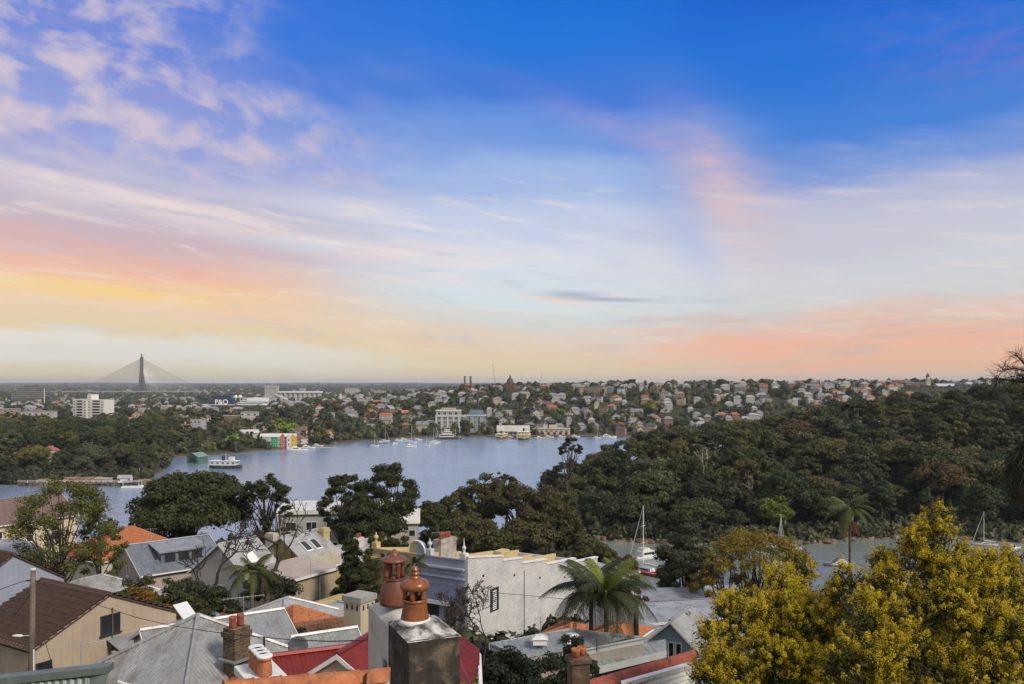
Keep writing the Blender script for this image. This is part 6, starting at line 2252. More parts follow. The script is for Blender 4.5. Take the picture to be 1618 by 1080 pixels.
def white_terraces():
    K = Vector((-3.9, 68.0, 21.0))
    t = Th('parapet_terrace', 'long terrace of white painted brick with blue and yellow parapet fronts', 'building', K, GRID)
    Z = lambda z: z - K.z
    blue, yel = (0.33, 0.36, 0.46, 1), (0.55, 0.43, 0.215, 1)
    t.part('blue_front', MB().box(0, 0.35, 0.02, 4.9, -1, Z(29.6)).box(-0.02, 0.37, 0.02, 4.9, Z(29.6) + .002, Z(30.35)), RENDER, color=blue, label='blue-grey parapet front')
    t.part('yellow_front', MB().box(0, 0.35, 4.92, 9.9, -1, Z(29.6)).box(-0.02, 0.37, 4.92, 9.9, Z(29.6) + .002, Z(30.4)), RENDER, color=yel, label='yellow parapet front')
    for y0, y1, c, mm in ((0.02, 4.9, blue, RENDER), (4.92, 9.9, yel, RENDER)):
        for z, dz, pr in ((28.75, .14, .16), (29.15, .10, .10), (29.52, .16, .24), (30.38, .10, .12)):
            t.part('cornice', MB().box(-pr, -.021, y0, y1, Z(z), Z(z + dz)), mm, color=tuple(min(.8, q * 1.15) for q in c[:3]) + (1,) if z != 28.75 or y0 < 1 else (0.30, 0.12, 0.07, 1))
        t.part('recessed_panel', MB().box(-.045, -.003, y0 + .7, y1 - .7, Z(28.0), Z(28.6)), mm, color=tuple(q * .9 for q in c[:3]) + (1,))
    # arched pediment on the boundary, urns and finial
    arc = []
    for i in range(13):
        a = math.pi * i / 12
        arc.append((0.9 * math.cos(a), 1.05 * math.sin(a)))
    mb = MB()
    mb.slab([(-.05, 4.91 - x, Z(30.49) + z) for x, z in arc[:7]] + [(-.05, 4.91, Z(30.49))], (.4, 0, 0))
    t.part('pediment', mb, RENDER, color=blue)
    mb = MB()
    mb.slab([(-.05, 4.92 - x, Z(30.49) + z) for x, z in arc[6:]] + [(-.05, 4.92, Z(30.49))], (.4, 0, 0))
    t.part('pediment', mb, RENDER, color=yel)
    t.part('pediment_rim', MB().tube([(-.07, 4.91 - x * 1.02, Z(30.5) + z * 1.02) for x, z in arc], .07, 6), WHITE)
    urn = [(.16, 0), (.16, .1), (.07, .18), (.10, .25), (.26, .5), (.27, .62), (.16, .78), (.08, .84), (.10, .9), (.03, 1.15)]
    fin = [(.17, 0), (.17, .12), (.08, .2), (.2, .45), (.22, .6), (.1, .8), (.07, .9), (.09, .98), (.05, 1.1), (.015, 1.65)]
    for y, pr, nm, c in ((9.6, urn, 'urn', yel), (3.7, urn, 'urn', (0.5, 0.52, 0.56, 1)), (0.2, fin, 'finial', (0.62, 0.62, 0.62, 1))):
        t.part('pier', MB().box(-.1, .45, y - .28, y + .28, Z(30.49), Z(30.95)), RENDER, color=c)
        t.part(nm, MB().lathe([(a_ * .8, b_ * .78) for a_, b_ in pr], 14, (.18, y, Z(30.951))), RENDER, smooth=True, color=c)
    # verandah roof, balcony opening, door
    t.part('verandah_roof', MB().slab([(-2.0, .1, Z(27.35)), (-2.0, 4.7, Z(27.35)), (-.004, 4.7, Z(28.1)), (-.004, .1, Z(28.1))], (0, 0, .08)), mat('dark blue iron', (0.075, 0.085, 0.14, 1), 0.45, 0.15, 1.0))
    t.part('verandah_fascia', MB().box(-2.06, -2.01, .1, 4.7, Z(27.05), Z(27.38)), WHITE)
    for y in (.25, 4.55):
        t.part('verandah_post', MB().tube([(-1.95, y, Z(22)), (-1.95, y, Z(27.2))], .05, 6), DARK)
    t.part('french_door', MB().box(-.05, -.004, 2.6, 3.8, Z(24.2), Z(26.8)), DARK)
    t.part('french_door', MB().box(-.05, -.004, .9, 1.9, Z(24.2), Z(26.8)), DARK)
    t.part('balustrade', MB().box(-2.0, -1.94, .2, 4.6, Z(25.0), Z(25.06)), DARK)
    for i in range(16):
        t.part('baluster', MB().box(-1.98, -1.96, .35 + i * .27, .37 + i * .27, Z(24.1), Z(25.0)), DARK)
    t.part('balcony_floor', MB().box(-2.0, -.004, .1, 4.7, Z(23.9), Z(24.05)), WHITE)
    # long side wall stepping down the hill
    seg = [(0, 5.56, 30.62, 29.75), (5.56, 8.9, 29.35, 28.95), (8.9, 13.66, 28.5, 27.95), (13.66, 19.98, 27.5, 26.9), (19.98, 25.4, 26.55, 26.05)]
    for a, b, z0, z1 in seg:
        t.part('side_wall', MB().hexa([(a, -.3, -3), (b, -.3, -3), (b, .0, -3), (a, .0, -3)], [(a, -.3, Z(z0)), (b, -.3, Z(z1)), (b, 0, Z(z1)), (a, 0, Z(z0))]), WHITEBRICK)
        t.part('coping', MB().hexa([(a, -.38, Z(z0) + .002), (b + .05, -.38, Z(z1) + .002), (b + .05, .08, Z(z1) + .002), (a, .08, Z(z0) + .002)], [(a, -.38, Z(z0) + .13), (b + .05, -.38, Z(z1) + .13), (b + .05, .08, Z(z1) + .13), (a, .08, Z(z0) + .13)]), WHITE)
        panel([(a + .02, .1, Z(z0) - .9), (b, .1, Z(z1) - .9), (b, 9.8, Z(z1) - .9), (a + .02, 9.8, Z(z0) - .9)], 'corr', PALEIRON, t.e)
        t.part('party_wall', MB().hexa([(a, 4.8, -3), (b, 4.8, -3), (b, 5.1, -3), (a, 5.1, -3)], [(a, 4.8, Z(z0) - .1), (b, 4.8, Z(z1) - .1), (b, 5.1, Z(z1) - .1), (a, 5.1, Z(z0) - .1)]), RENDER, color=yel)
        t.part('party_wall', MB().hexa([(a + .36, 9.6, -3), (b, 9.6, -3), (b, 9.9, -3), (a + .36, 9.6 + .3, -3)], [(a + .36, 9.6, Z(z0) - .2), (b, 9.6, Z(z1) - .2), (b, 9.9, Z(z1) - .2), (a + .36, 9.9, Z(z0) - .2)]), RENDER, color=yel)
    t.part('end_wall', MB().box(25.1, 25.4, .01, 9.59, -3, Z(25.6)), WHITEBRICK)
    for x_, r_ in ((9.3, .05), (20.4, .06)):
        t.part('downpipe', MB().tube([(x_, -.36, -2), (x_, -.36, Z(27.8 if x_ < 12 else 26.2))], r_, 6), STEEL)
    for x_, z_ in ((2.2, 28.6), (7.4, 27.6), (12.2, 26.4), (17.4, 25.4)):
        t.part('air_vent', MB().box(x_, x_ + .3, -.318, -.302, Z(z_), Z(z_) + .2), DARK)
    w = link('window', window_mesh(0.85, 2.0, .08, (1, 1), .06, DARK), t.e, (4.1, -.3, Z(26.3)))
    for i in range(10):
        MB().box(-.3, .3, -.075, -.045, -.85 + i * .17, -.76 + i * .17).build('louvre', WHITE, w)
    for s in (-1, 1):
        MB().box(s * .56 - .1, s * .56 + .1, -.08, -.01, -1.0, 1.0).build('shutter', DARK, w)
    c = chimney(t, 4.2, 5.0, Z(29.2), Z(31.1), 2.4, .9, mat('patchy render', (0.40, 0.36, 0.31, 1), .9, .3, 1.5, dirt=(0.16, 0.12, 0.09, 1), dirt_amt=.5), 4, REDTILE)
    c = chimney(t, 14.0, 5.0, Z(26.6), Z(28.3), 1.6, .9, RENDER, 0, None, yel)
    t.part('air_conditioner', MB().box(9.5, 10.4, .5, .9, Z(28.0), Z(28.75)), STEEL)
    # lower extension at the far end
    H = House('white_annex', 'low white annex with pale roof beyond the painted brick wall', 11.0, 95.5, 13.0, GRID, 6.0, 5.0, 22.9, 23.4, 'sk', 'corr', PALEIRON, (0.60, 0.60, 0.59, 1))


white_terraces()


def right_houses():
    # low grey metal roof with fascia
    P = [Vector((wx(p, d), d, z)) for p, d, z in ((899, 44.0, 31.9), (1022, 43.4, 31.6), (950, 42.4, 31.45), (845, 40.3, 31.4), (772, 42.2, 31.65))]
    base = Vector((wx(900, 42.5), 42.5, 27.0))
    t = Th('modern_house', 'modern house with low pale grey metal roof, skylights and dark cladding', 'house', base)
    L = [p - base for p in P]
    panel(L, 'seam', metal('pale grey steel roof', (0.30, 0.32, 0.325, 1), .4), t.e, 'roof_slope', .12)
    for i in range(len(L)):
        a, b = L[i], L[(i + 1) % len(L)]
        o = (b - a).cross(Vector((0, 0, 1))).normalized() * .06
        t.part('fascia', MB().slab([a + o * .3 + Vector((0, 0, .05)), b + o * .3 + Vector((0, 0, .05)), b + o * .3 - Vector((0, 0, .28)), a + o * .3 - Vector((0, 0, .28))], o), mat('fascia grey', (0.42, 0.43, 0.43, 1), .5))
    sh = [c + (base * 0) for c in L]
    cen = sum(L, Vector()) / len(L)
    bot = [cen + (p - cen) * .95 for p in L]
    t.part('wall', MB().hexa([(p.x, p.y, -1) for p in reversed(bot)], [(p.x, p.y, p.z - .13) for p in reversed(bot)]), RENDER, color=(0.30, 0.27, 0.235, 1))
    Q = [Vector((wx(p, d), d, z)) - base for p, d, z in ((932, 41.6, 30.55), (1052, 43.8, 30.75), (1052, 45.0, 31.0), (960, 43.6, 31.05))]
    panel(Q, 'seam', mat('pale grey steel roof'), t.e, 'lower_roof', .1)
    a, b = Q[0], Q[1]
    o = (b - a).cross(Vector((0, 0, 1))).normalized() * .05
    t.part('lower_fascia', MB().slab([a + o * .3 + Vector((0, 0, .06)), b + o * .3 + Vector((0, 0, .06)), b + o * .3 - Vector((0, 0, .3)), a + o * .3 - Vector((0, 0, .3))], o), mat('fascia grey'))
    d = (b - a).normalized()
    for i in range(24):
        p = a + d * (.1 + i * .17) + Vector((0, .25, 0))
        t.part('cladding_batten', MB().box(p.x, p.x + .11, p.y, p.y + .05, -1, p.z - .32), DARK)
    t.part('lower_wall', MB().slab([a + Vector((.05, .33, -.32)), b + Vector((-.05, .33, -.32)), Vector((b.x - .05, b.y + .33, -1)), Vector((a.x + .05, a.y + .33, -1))], (0, .1, 0)), mat('pale boards', (0.45, 0.44, 0.38, 1), .8))
    for px_, row, dd in ((853, 1012, 41.9), (903, 1010, 42.4)):
        c = at(px_, row, dd) - base
        s = t.part('skylight', MB().box(-.35, .35, -.3, .3, -.15, .14), WHITE, loc=c)
        MB().hexa([(-.42, -.36, .142), (.42, -.36, .142), (.42, .36, .142), (-.42, .36, .142)], [(-.2, -.15, .3), (.2, -.15, .3), (.2, .15, .3), (-.2, .15, .3)]).build('skylight_dome', mat('acrylic dome', (0.62, 0.66, 0.66, 1), .2), s)
    t.part('flue', MB().tube([at(943, 1030, 40.8) - base, at(943, 1008, 40.8) - base], .025, 6), DARK)
    # blue dormer cottage
    H = House('blue_cottage', 'pale blue cottage with white triple window and grey gable roof', 10.7, 52.2, 25.0, math.radians(60), 3.6, 3.2, 29.0, 30.45, 'gx', 'corr', ZINC, (0.26, 0.36, 0.42, 1), over=.2)
    for u in (-.48, 0, .48):
        H.win('l', u, 3.55, .42, 1.15, (1, 1), .06)
    H.t.part('vent', MB().lathe([(.05, 0), (.05, .15), (.12, .2), (.12, .3), (.02, .36)], 10, (.6, -.4, H.h + H.rise - .25)), STEEL)
    # white waterfront houses
    for q, d, ze, w, dd, rzz, lab, wc, rm, nw in ((1030, 76, 23.6, 12, 4, .25, 'long white house with flat pale roof and dark window band', (.56, .55, .52, 1), PALEIRON, 6), (1062, 98, 19.4, 8.5, 6, .15, 'white box house with grey flat roof near the water', (.62, .62, .62, 1), ZINC, 3),
                                                  (1112, 88, 20.6, 7, 6, .3, 'white flat-roofed extension beside the dark tree', (.60, .60, .60, 1), PALEIRON, 3), (1178, 118, 14.6, 13, 7, -.1, 'low white boatshed roof under the yellow trees', (.58, .58, .58, 1), PALEIRON, 4),
                                                  (985, 70, 24.0, 4.6, 5, GRID, 'dark grey boarded shed behind the palms', (.09, .095, .10, 1), ZINC, 0), (1012, 108, 16.0, 9, 6, .3, 'tan walled boat ramp shed by the red sloop', (.36, .27, .19, 1), PALEIRON, 0)):
        x = wx(q, d)
        H = House('waterfront_house', lab, x, d, gz(x, d) - .5, rzz, w, dd, ze, ze + .5, 'sk', 'seam', rm, wc, over=.35)
        for i in range(nw):
            H.win('f', -w * .4 + i * w * .8 / max(1, nw - 1), H.h - 1.0, w * .8 / nw * .92, 1.1, (2, 1), .06, DARK if 'band' in lab else None, sill=False)
    H = House('waterfront_house', 'grey gabled boathouse just behind the yellow wattle', wx(1115, 70), 70.0, 15.0, math.radians(35), 5, 5, 22.6, 24.0, 'gx', 'corr', ZINC, (.2, .16, .14, 1))
    # tiled house in front of the palms
    for q, r, d, lab in ((905, 985, 60, 'orange tiled hip roof peeping out behind the palm trunks'), (985, 985, 58, 'orange tiled gable behind the palms beside the dark post')):
        x = wx(q, d)
        H = House('tiled_house', lab, x, d + 2, gz(x, d) - .5, GRID, 3.6, 3.0, zr(r + 28, d), zr(r + 14, d), 'hip', 'tile', TERRA, (.45, .4, .33, 1))
    t = Th('dark_post', 'black steel post standing right of the palms', 'post', (wx(1005, 50), 50, 24))
    t.part('shaft', MB().tube([(0, 0, 0), (0, 0, zr(953, 50) - 24)], .16, 8), DARK)
    t.part('plate', MB().box(-.22, .22, -.22, .22, zr(953, 50) - 24 + .002, zr(953, 50) - 23.92), DARK)
    # red tiled roof and white boards right in front
    b0 = at(1040, 1075, 22)
    t = Th('red_tiled_house', 'red clay tiled roof edge with white weatherboard wall below', 'house', b0)
    R = lambda p, r, d: at(p, r, d) - b0
    panel([R(928, 1084, 20.5), R(1098, 1034, 23.5), R(1098, 1058, 22.6), R(940, 1108, 19.7)], 'tile', REDTILE, t.e)
    for i in range(14):
        a = R(928, 1083, 20.5).lerp(R(1098, 1033, 23.5), i / 14.0)
        b = R(928, 1083, 20.5).lerp(R(1098, 1033, 23.5), (i + 1.06) / 14.0)
        t.part('ridge_tile', MB().tube([a, b], [.12, .135], 8), REDTILE, smooth=True)
    w0, w1 = R(982, 1086, 20.6), R(1091, 1055, 22.3)
    mb = MB()
    for i in range(16):
        z = -i * .13
        mb.slab([w0 + Vector((0, 0, z)), w1 + Vector((0, 0, z)), w1 + Vector((.02, -.05, z - .13)), w0 + Vector((.02, -.05, z - .13))], (0, .04, 0))
    t.part('weatherboards', mb, WHITE)['kind'] = 'stuff'
    t.part('verge_capping', MB().slab([w0 + Vector((0, -.06, .0)), w1 + Vector((0, -.06, .0)), w1 + Vector((0, -.06, .12)), w0 + Vector((0, -.06, .12))], (0, .2, 0)), WHITE)
    t.part('corner_post', MB().box(w1.x - .06, w1.x + .1, w1.y - .1, w1.y + .06, w1.z - 2.5, w1.z + .14), WHITE)
    t.part('house_body', MB().box(w0.x, w1.x, w1.y + .35, w1.y + 2.5, w0.z - 6, w0.z - 2.2), RENDER, color=(.6, .6, .58, 1))
    # brown chimney with orange pots among the bushes
    b0 = at(914, 1100, 20)
    t = Th('brown_chimney', 'weathered brown chimney with two orange pots among dark bushes', 'chimney', b0 - Vector((0, 0, 3)), .2)
    H_ = zr(1036, 20) - b0.z + 3
    t.part('shaft', MB().box(-.23, .23, -.23, .23, 0, H_), mat('sooty render', (0.115, 0.075, 0.05, 1), .95, .4, 3.0, .5, 20, dirt=(0.24, 0.17, 0.11, 1), dirt_amt=.3, dirt_scale=3), bevel=.02)
    t.part('cap', MB().box(-.27, .27, -.27, .27, H_ - .12, H_ - .03), mat('sooty render'))
    for i, (u, v) in enumerate(((-.09, -.06), (.1, .06))):
        t.part('chimney_pot', MB().lathe([(.10, 0), (.10, .12), (.115, .15), (.11, .2), (.08, .2), (.08, .1)], 14, (u, v, H_ + .002)), TERRA, smooth=True)
    # shed and wharf building on the shore
    b0 = Vector((wx(545, 205), 205, 2))
    t = Th('shore_warehouse', 'big pale concrete wharf building behind the gum trees', 'building', b0, .12)
    t.part('wall', MB().box(-15, 15, -8, 8, -2, zr(803, 205) - 2), PAINT, color=(.40, .40, .385, 1))
    t.part('roof', MB().box(-15.6, 15.6, -8.6, 8.6, zr(803, 205) - 1.99, zr(797, 205) - 2), ROOFP, color=(.66, .65, .62, 1))
    add_windows(t.e, 30, 16, 'f', 6, 2, 2.6, 2.2, z0=4, z1=9, bars=(2, 1))
    b0 = Vector((wx(615, 200), 200, 2))
    t = Th('shore_warehouse', 'cream gabled wharf shed right of the concrete wharf building', 'building', b0, .1)
    g = MB()
    gable_walls(g, 14, 10, 10, 2.4, 'x', 2)
    t.part('wall', g, PAINT, color=(.5, .46, .4, 1))
    t.part('roof', gable_roof(MB(), 14, 10, 10, 2.5, .5), ROOFP, color=(.6, .58, .55, 1))
    add_windows(t.e, 14, 10, 'f', 3, 2, 1.6, 1.6, z0=3, z1=7.5)


right_houses()


# ------------------------------------------------------------------ right in front: chimney stack, ridge tiles, pole and wires
GLAZE = mat('glazed terracotta', (0.25, 0.085, 0.028, 1), 0.3, 0.22, 5.0, 0.15, 25, spec=0.5, dirt=(0.075, 0.035, 0.018, 1), dirt_amt=0.42, dirt_scale=4)
GLAZE2 = mat('dull terracotta', (0.165, 0.062, 0.036, 1), 0.42, 0.2, 4.0, 0.15, 25, spec=0.45, dirt=(0.09, 0.045, 0.03, 1), dirt_amt=0.25, dirt_scale=4)
SOOT = mat('sooty render stack', (0.050, 0.043, 0.036, 1), 0.95, 0.45, 2.2, 1.0, 14, dirt=(0.155, 0.12, 0.085, 1), dirt_amt=0.40, dirt_scale=2.6, streak=0.4)
CHALK = mat('chalky render', (0.52, 0.50, 0.47, 1), 0.92, 0.12, 2.0, 0.4, 18, dirt=(0.33, 0.31, 0.28, 1), dirt_amt=0.2, dirt_scale=1.5)
FLAUNCH = mat('peeling lime wash', (0.60, 0.60, 0.58, 1), 0.9, 0.15, 5.0, 0.8, 25, dirt=(0.085, 0.072, 0.06, 1), dirt_amt=0.95, dirt_scale=3.2)


def flaunch(mb, c, hw, hd, z, zc, rz, seed, n=10):
    """domed mortar top: a grid over the stack, lumpy, high in the middle"""
    rg = np.random.RandomState(seed)
    v, f = [], []
    for i in range(n + 1):
        for j in range(n + 1):
            x, y = -hw + 2 * hw * i / n, -hd + 2 * hd * j / n
            q = max(abs(x) / hw, abs(y) / hd)
            edge = q > 0.99
            h = z + (zc - z) * (1 - q ** 1.6) + (0 if edge else rg.uniform(-.012, .012))
            v.append((c[0] + x, c[1] + y, h))
    for i in range(n):
        for j in range(n):
            a = i * (n + 1) + j
            f.append((a, a + n + 1, a + n + 2, a + 1))
    mb.faces(v, f)


def stack():
    nr = Vector((wx(645, 12.5), 12.5, 41.1))            # near corner of the stack top
    ax = Vector((0.74, 0.32, 0)).normalized()           # across the stack
    rz = math.atan2(ax.y, ax.x)
    zb = 36.0
    t = Th('chimney_stack', 'long party-wall chimney stack, sooty front half and white back half, with two glazed pots', 'chimney', (nr.x, nr.y, zb), rz)
    top = 41.1 - zb
    W, D1, D2 = 0.84, 1.18, 1.45
    t.part('sooty_shaft', MB().box(0, W, 0, D1, 0, top - .02), SOOT, bevel=.025, label='blackened front half of the stack')
    t.part('crack_ledge', MB().box(-.006, W + .006, -.006, D1 * .5, top - .48, top - .465), SOOT)
    t.part('white_shaft', MB().box(0.01, W - .01, D1 + .004, D1 + D2, 0, top - .10), CHALK, bevel=.03, label='white rendered back half of the stack')
    mb = MB()
    flaunch(mb, (W / 2, D1 / 2, 0), W / 2 + .012, D1 / 2 + .01, top - .035, top + .13, 0, 1)
    t.part('mortar_top', mb, FLAUNCH, smooth=True)
    mb = MB()
    flaunch(mb, (W / 2, D1 + D2 / 2, 0), W / 2, D2 / 2 - .01, top - .11, top + .10, 0, 2)
    t.part('mortar_top', mb, CHALK, smooth=True)
    t.part('mortar_ring', MB().lathe([(.27, top + .06), (.25, top + .12), (.22, top + .14)], 18, (W * .36, D1 * .56, 0)), WHITE, smooth=True)

    # front pot: tapered shaft, collar, windowed lantern, dome, ringed finial
    c = (W * .36, D1 * .56)
    z = top + .12
    p = t.part('chimney_pot', MB().lathe([(.228, 0), (.226, .02), (.205, .14), (.185, .27), (.180, .30)], 28, (c[0], c[1], z)), GLAZE, smooth=True, label='front pot with dome and ringed finial')
    MB().lathe([(.19, .28), (.203, .295), (.205, .315), (.195, .33), (.185, .335), (.185, .30)], 28, (c[0], c[1], z)).build('collar', GLAZE, p, smooth=True)
    for i in range(5):
        a = 2 * math.pi * (i + .3) / 5
        x, y = c[0] + .155 * math.cos(a), c[1] + .155 * math.sin(a)
        MB().lathe([(.052, .33), (.040, .37), (.040, .43), (.055, .48)], 10, (x, y, z)).build('lantern_post', GLAZE, p, smooth=True)
    MB().lathe([(.06, .33), (.06, .48)], 10, (c[0], c[1], z)).build('flue_core', DARK, p)
    MB().lathe([(.19, .475), (.232, .49), (.240, .53), (.228, .575), (.19, .62), (.12, .65), (.085, .655)], 28, (c[0], c[1], z)).build('dome', GLAZE, p, smooth=True)
    MB().lathe([(.085, .645), (.088, .67), (.062, .69), (.060, .705), (.082, .722), (.080, .735), (.056, .755), (.054, .77), (.068, .785), (.066, .797), (.044, .815), (.042, .84), (.03, .845)], 20, (c[0], c[1], z)).build('finial', GLAZE, p, smooth=True)

    # rear pot: bell body, open lantern, brimmed cap with a cone
    c = (W * .32, D1 + D2 * .42)
    z = top + .09
    p = t.part('chimney_pot', MB().lathe([(.245, 0), (.247, .05), (.238, .20), (.215, .32), (.175, .41), (.170, .43)], 28, (c[0], c[1], z)), GLAZE2, smooth=True, label='rear bell-shaped pot with brimmed cap')
    MB().lathe([(.175, .42), (.196, .435), (.196, .455), (.18, .465), (.17, .44)], 28, (c[0], c[1], z)).build('collar', GLAZE2, p, smooth=True)
    for i in range(4):
        a = 2 * math.pi * (i + .12) / 4
        x, y = c[0] + .15 * math.cos(a), c[1] + .15 * math.sin(a)
        MB().lathe([(.05, .46), (.042, .52), (.042, .66), (.06, .74)], 10, (x, y, z)).build('lantern_post', GLAZE2, p, smooth=True)
    MB().lathe([(.19, .735), (.235, .745), (.238, .765), (.20, .80), (.11, .835), (.09, .84)], 28, (c[0], c[1], z)).build('brim', GLAZE2, p, smooth=True)
    MB().lathe([(.09, .835), (.082, .85), (.02, .945), (.008, .95)], 18, (c[0], c[1], z)).build('cone', GLAZE2, p, smooth=True)

    # lead flashing stepping up the side
    for i in range(5):
        y = .62 + i * .17
        t.part('step_flashing', MB().box(-.012, -.002, y, y + .19, .0, top - 1.32 + i * .15), LEAD if i % 2 else FLAUNCH)


stack()


def ridge_in_front():
    """terracotta ridge at the bottom edge, its tiles laid one by one"""
    a, b = at(352, 1091, 9.6), at(566, 1073, 10.4)
    t = Th('tiled_ridge', 'orange terracotta ridge with sloping tiles in front of the chimney stack', 'roof ridge', a - Vector((0, 0, 2)))
    o = Vector(t.e.location)
    n = 5
    for i in range(n):
        p, q = a.lerp(b, i / n) - o, a.lerp(b, (i + 1.05) / n) - o
        t.part('ridge_tile', MB().tube([p, p.lerp(q, .08), p.lerp(q, .09), q], [.125, .125, .108, .118], 10), TERRA, smooth=False)
    panel([a - o, b - o, b - o + Vector((.5, -2.2, -1.3)), a - o + Vector((.5, -2.2, -1.3))], 'tile', TERRA, t.e)
    panel([a - o, b - o, b - o + Vector((-.5, 2.0, -1.3)), a - o + Vector((-.5, 2.0, -1.3))], 'tile', TERRA, t.e)
    # steep short hip beside the stack
    t = Th('hip_tile_run', 'short run of big orange hip tiles against the chimney stack', 'roof ridge', at(590, 1075, 11.0) - Vector((0, 0, 1.5)))
    o = Vector(t.e.location)
    for i in range(2):
        p, q = at(548 + i * 32, 1074 - i * 4, 10.9) - o, at(584 + i * 32, 1070 - i * 4, 11.1) - o
        t.part('hip_tile', MB().slab([p + Vector((0, -.1, -.07)), q + Vector((0, -.1, -.07)), q + Vector((0, -.02, .06)), p + Vector((0, -.02, .06))], (0, .16, .01)), TERRA, bevel=.02)
    t.part('bed', MB().slab([at(545, 1082, 11) - o, at(612, 1074, 11) - o, at(612, 1100, 11) - o, at(545, 1100, 11) - o], (0, .3, 0)), FLAUNCH)
    # red sheet roof to the right of the stack
    c0 = at(742, 1040, 17)
    t = Th('red_sheet_roof', 'steep red corrugated roof slope with white edge right of the stack', 'roof', c0)
    R = lambda p, r, d: at(p, r, d) - c0
    panel([R(700, 978, 18.6), R(757, 1034, 17.6), R(758, 1105, 15.2), R(700, 1105, 15.6)], 'corr', REDIRON, t.e)
    t.part('verge_trim', MB().tube([R(757, 1034, 17.58), R(760, 1106, 15.15)], .045, 6), WHITE)
    t.part('gable_wall', MB().slab([R(757, 1040, 17.7), R(758, 1112, 15.3), R(758, 1190, 15.3), R(757, 1130, 17.7)], (-.12, .05, 0)), RENDER, color=(.5, .48, .45, 1))
    # white slab chimney with four pots
    b0 = at(411, 1085, 21.5)
    t = Th('white_chimney', 'squat white chimney slab carrying four orange pots in a row', 'chimney', b0 - Vector((0, 0, 1.5)), math.radians(32))
    top = zr(1060, 21.5) - b0.z + 1.5
    t.part('shaft', MB().box(-.40, .40, -.62, .62, 0, top - .2), CHALK)
    t.part('cap_slab', MB().box(-.5, .5, -.72, .72, top - .198, top + .02), WHITE, bevel=.02)
    for i in range(4):
        t.part('chimney_pot', MB().lathe([(.185, 0), (.195, .06), (.185, .22), (.165, .36), (.16, .40), (.195, .41), (.195, .46), (.13, .46), (.13, .3)], 20, (0, -.42 + i * .27, top + .022)), TERRA, smooth=True)
        t.part('pot_rim', MB().lathe([(.197, 0), (.203, .02), (.20, .05), (.19, .06), (.15, .06)], 20, (0, -.42 + i * .27, top + .485)), WHITE, smooth=True)
    # green-grey shed edge bottom-left
    a, b = at(-60, 1078, 20), at(171, 1053, 21)
    t = Th('shed_roof', 'grey-green corrugated shed roof edge with flat capping along the bottom', 'roof', (a + b) / 2 - Vector((0, 0, 2)))
    o = Vector(t.e.location)
    gg = metal('grey green steel', (0.15, 0.185, 0.17, 1), .2)
    up = Vector((0, 0, .18))
    t.part('capping', MB().slab([a - o, b - o, b - o - up, a - o - up], (0, .3, .02)), gg)
    panel([a - o - up + Vector((0, .02, 0)), b - o - up + Vector((-.4, .02, 0)), b - o - up + Vector((-.4, -.8, -1.1)), a - o - up + Vector((0, -.8, -1.1))], 'corr', gg, t.e)
    t.part('end_flashing', MB().slab([b - o - up + Vector((-.4, 0, 0)), b - o - up, b - o - up + Vector((0, -.7, -1.0)), b - o - up + Vector((-.4, -.7, -1.0))], (0, .04, .04)), gg)
    t.part('wall', MB().slab([a - o - up * 2, b - o - up * 2, b - o - Vector((0, 0, 4)), a - o - Vector((0, 0, 4))], (0, .5, 0)), RENDER, color=(.3, .29, .27, 1))


ridge_in_front()


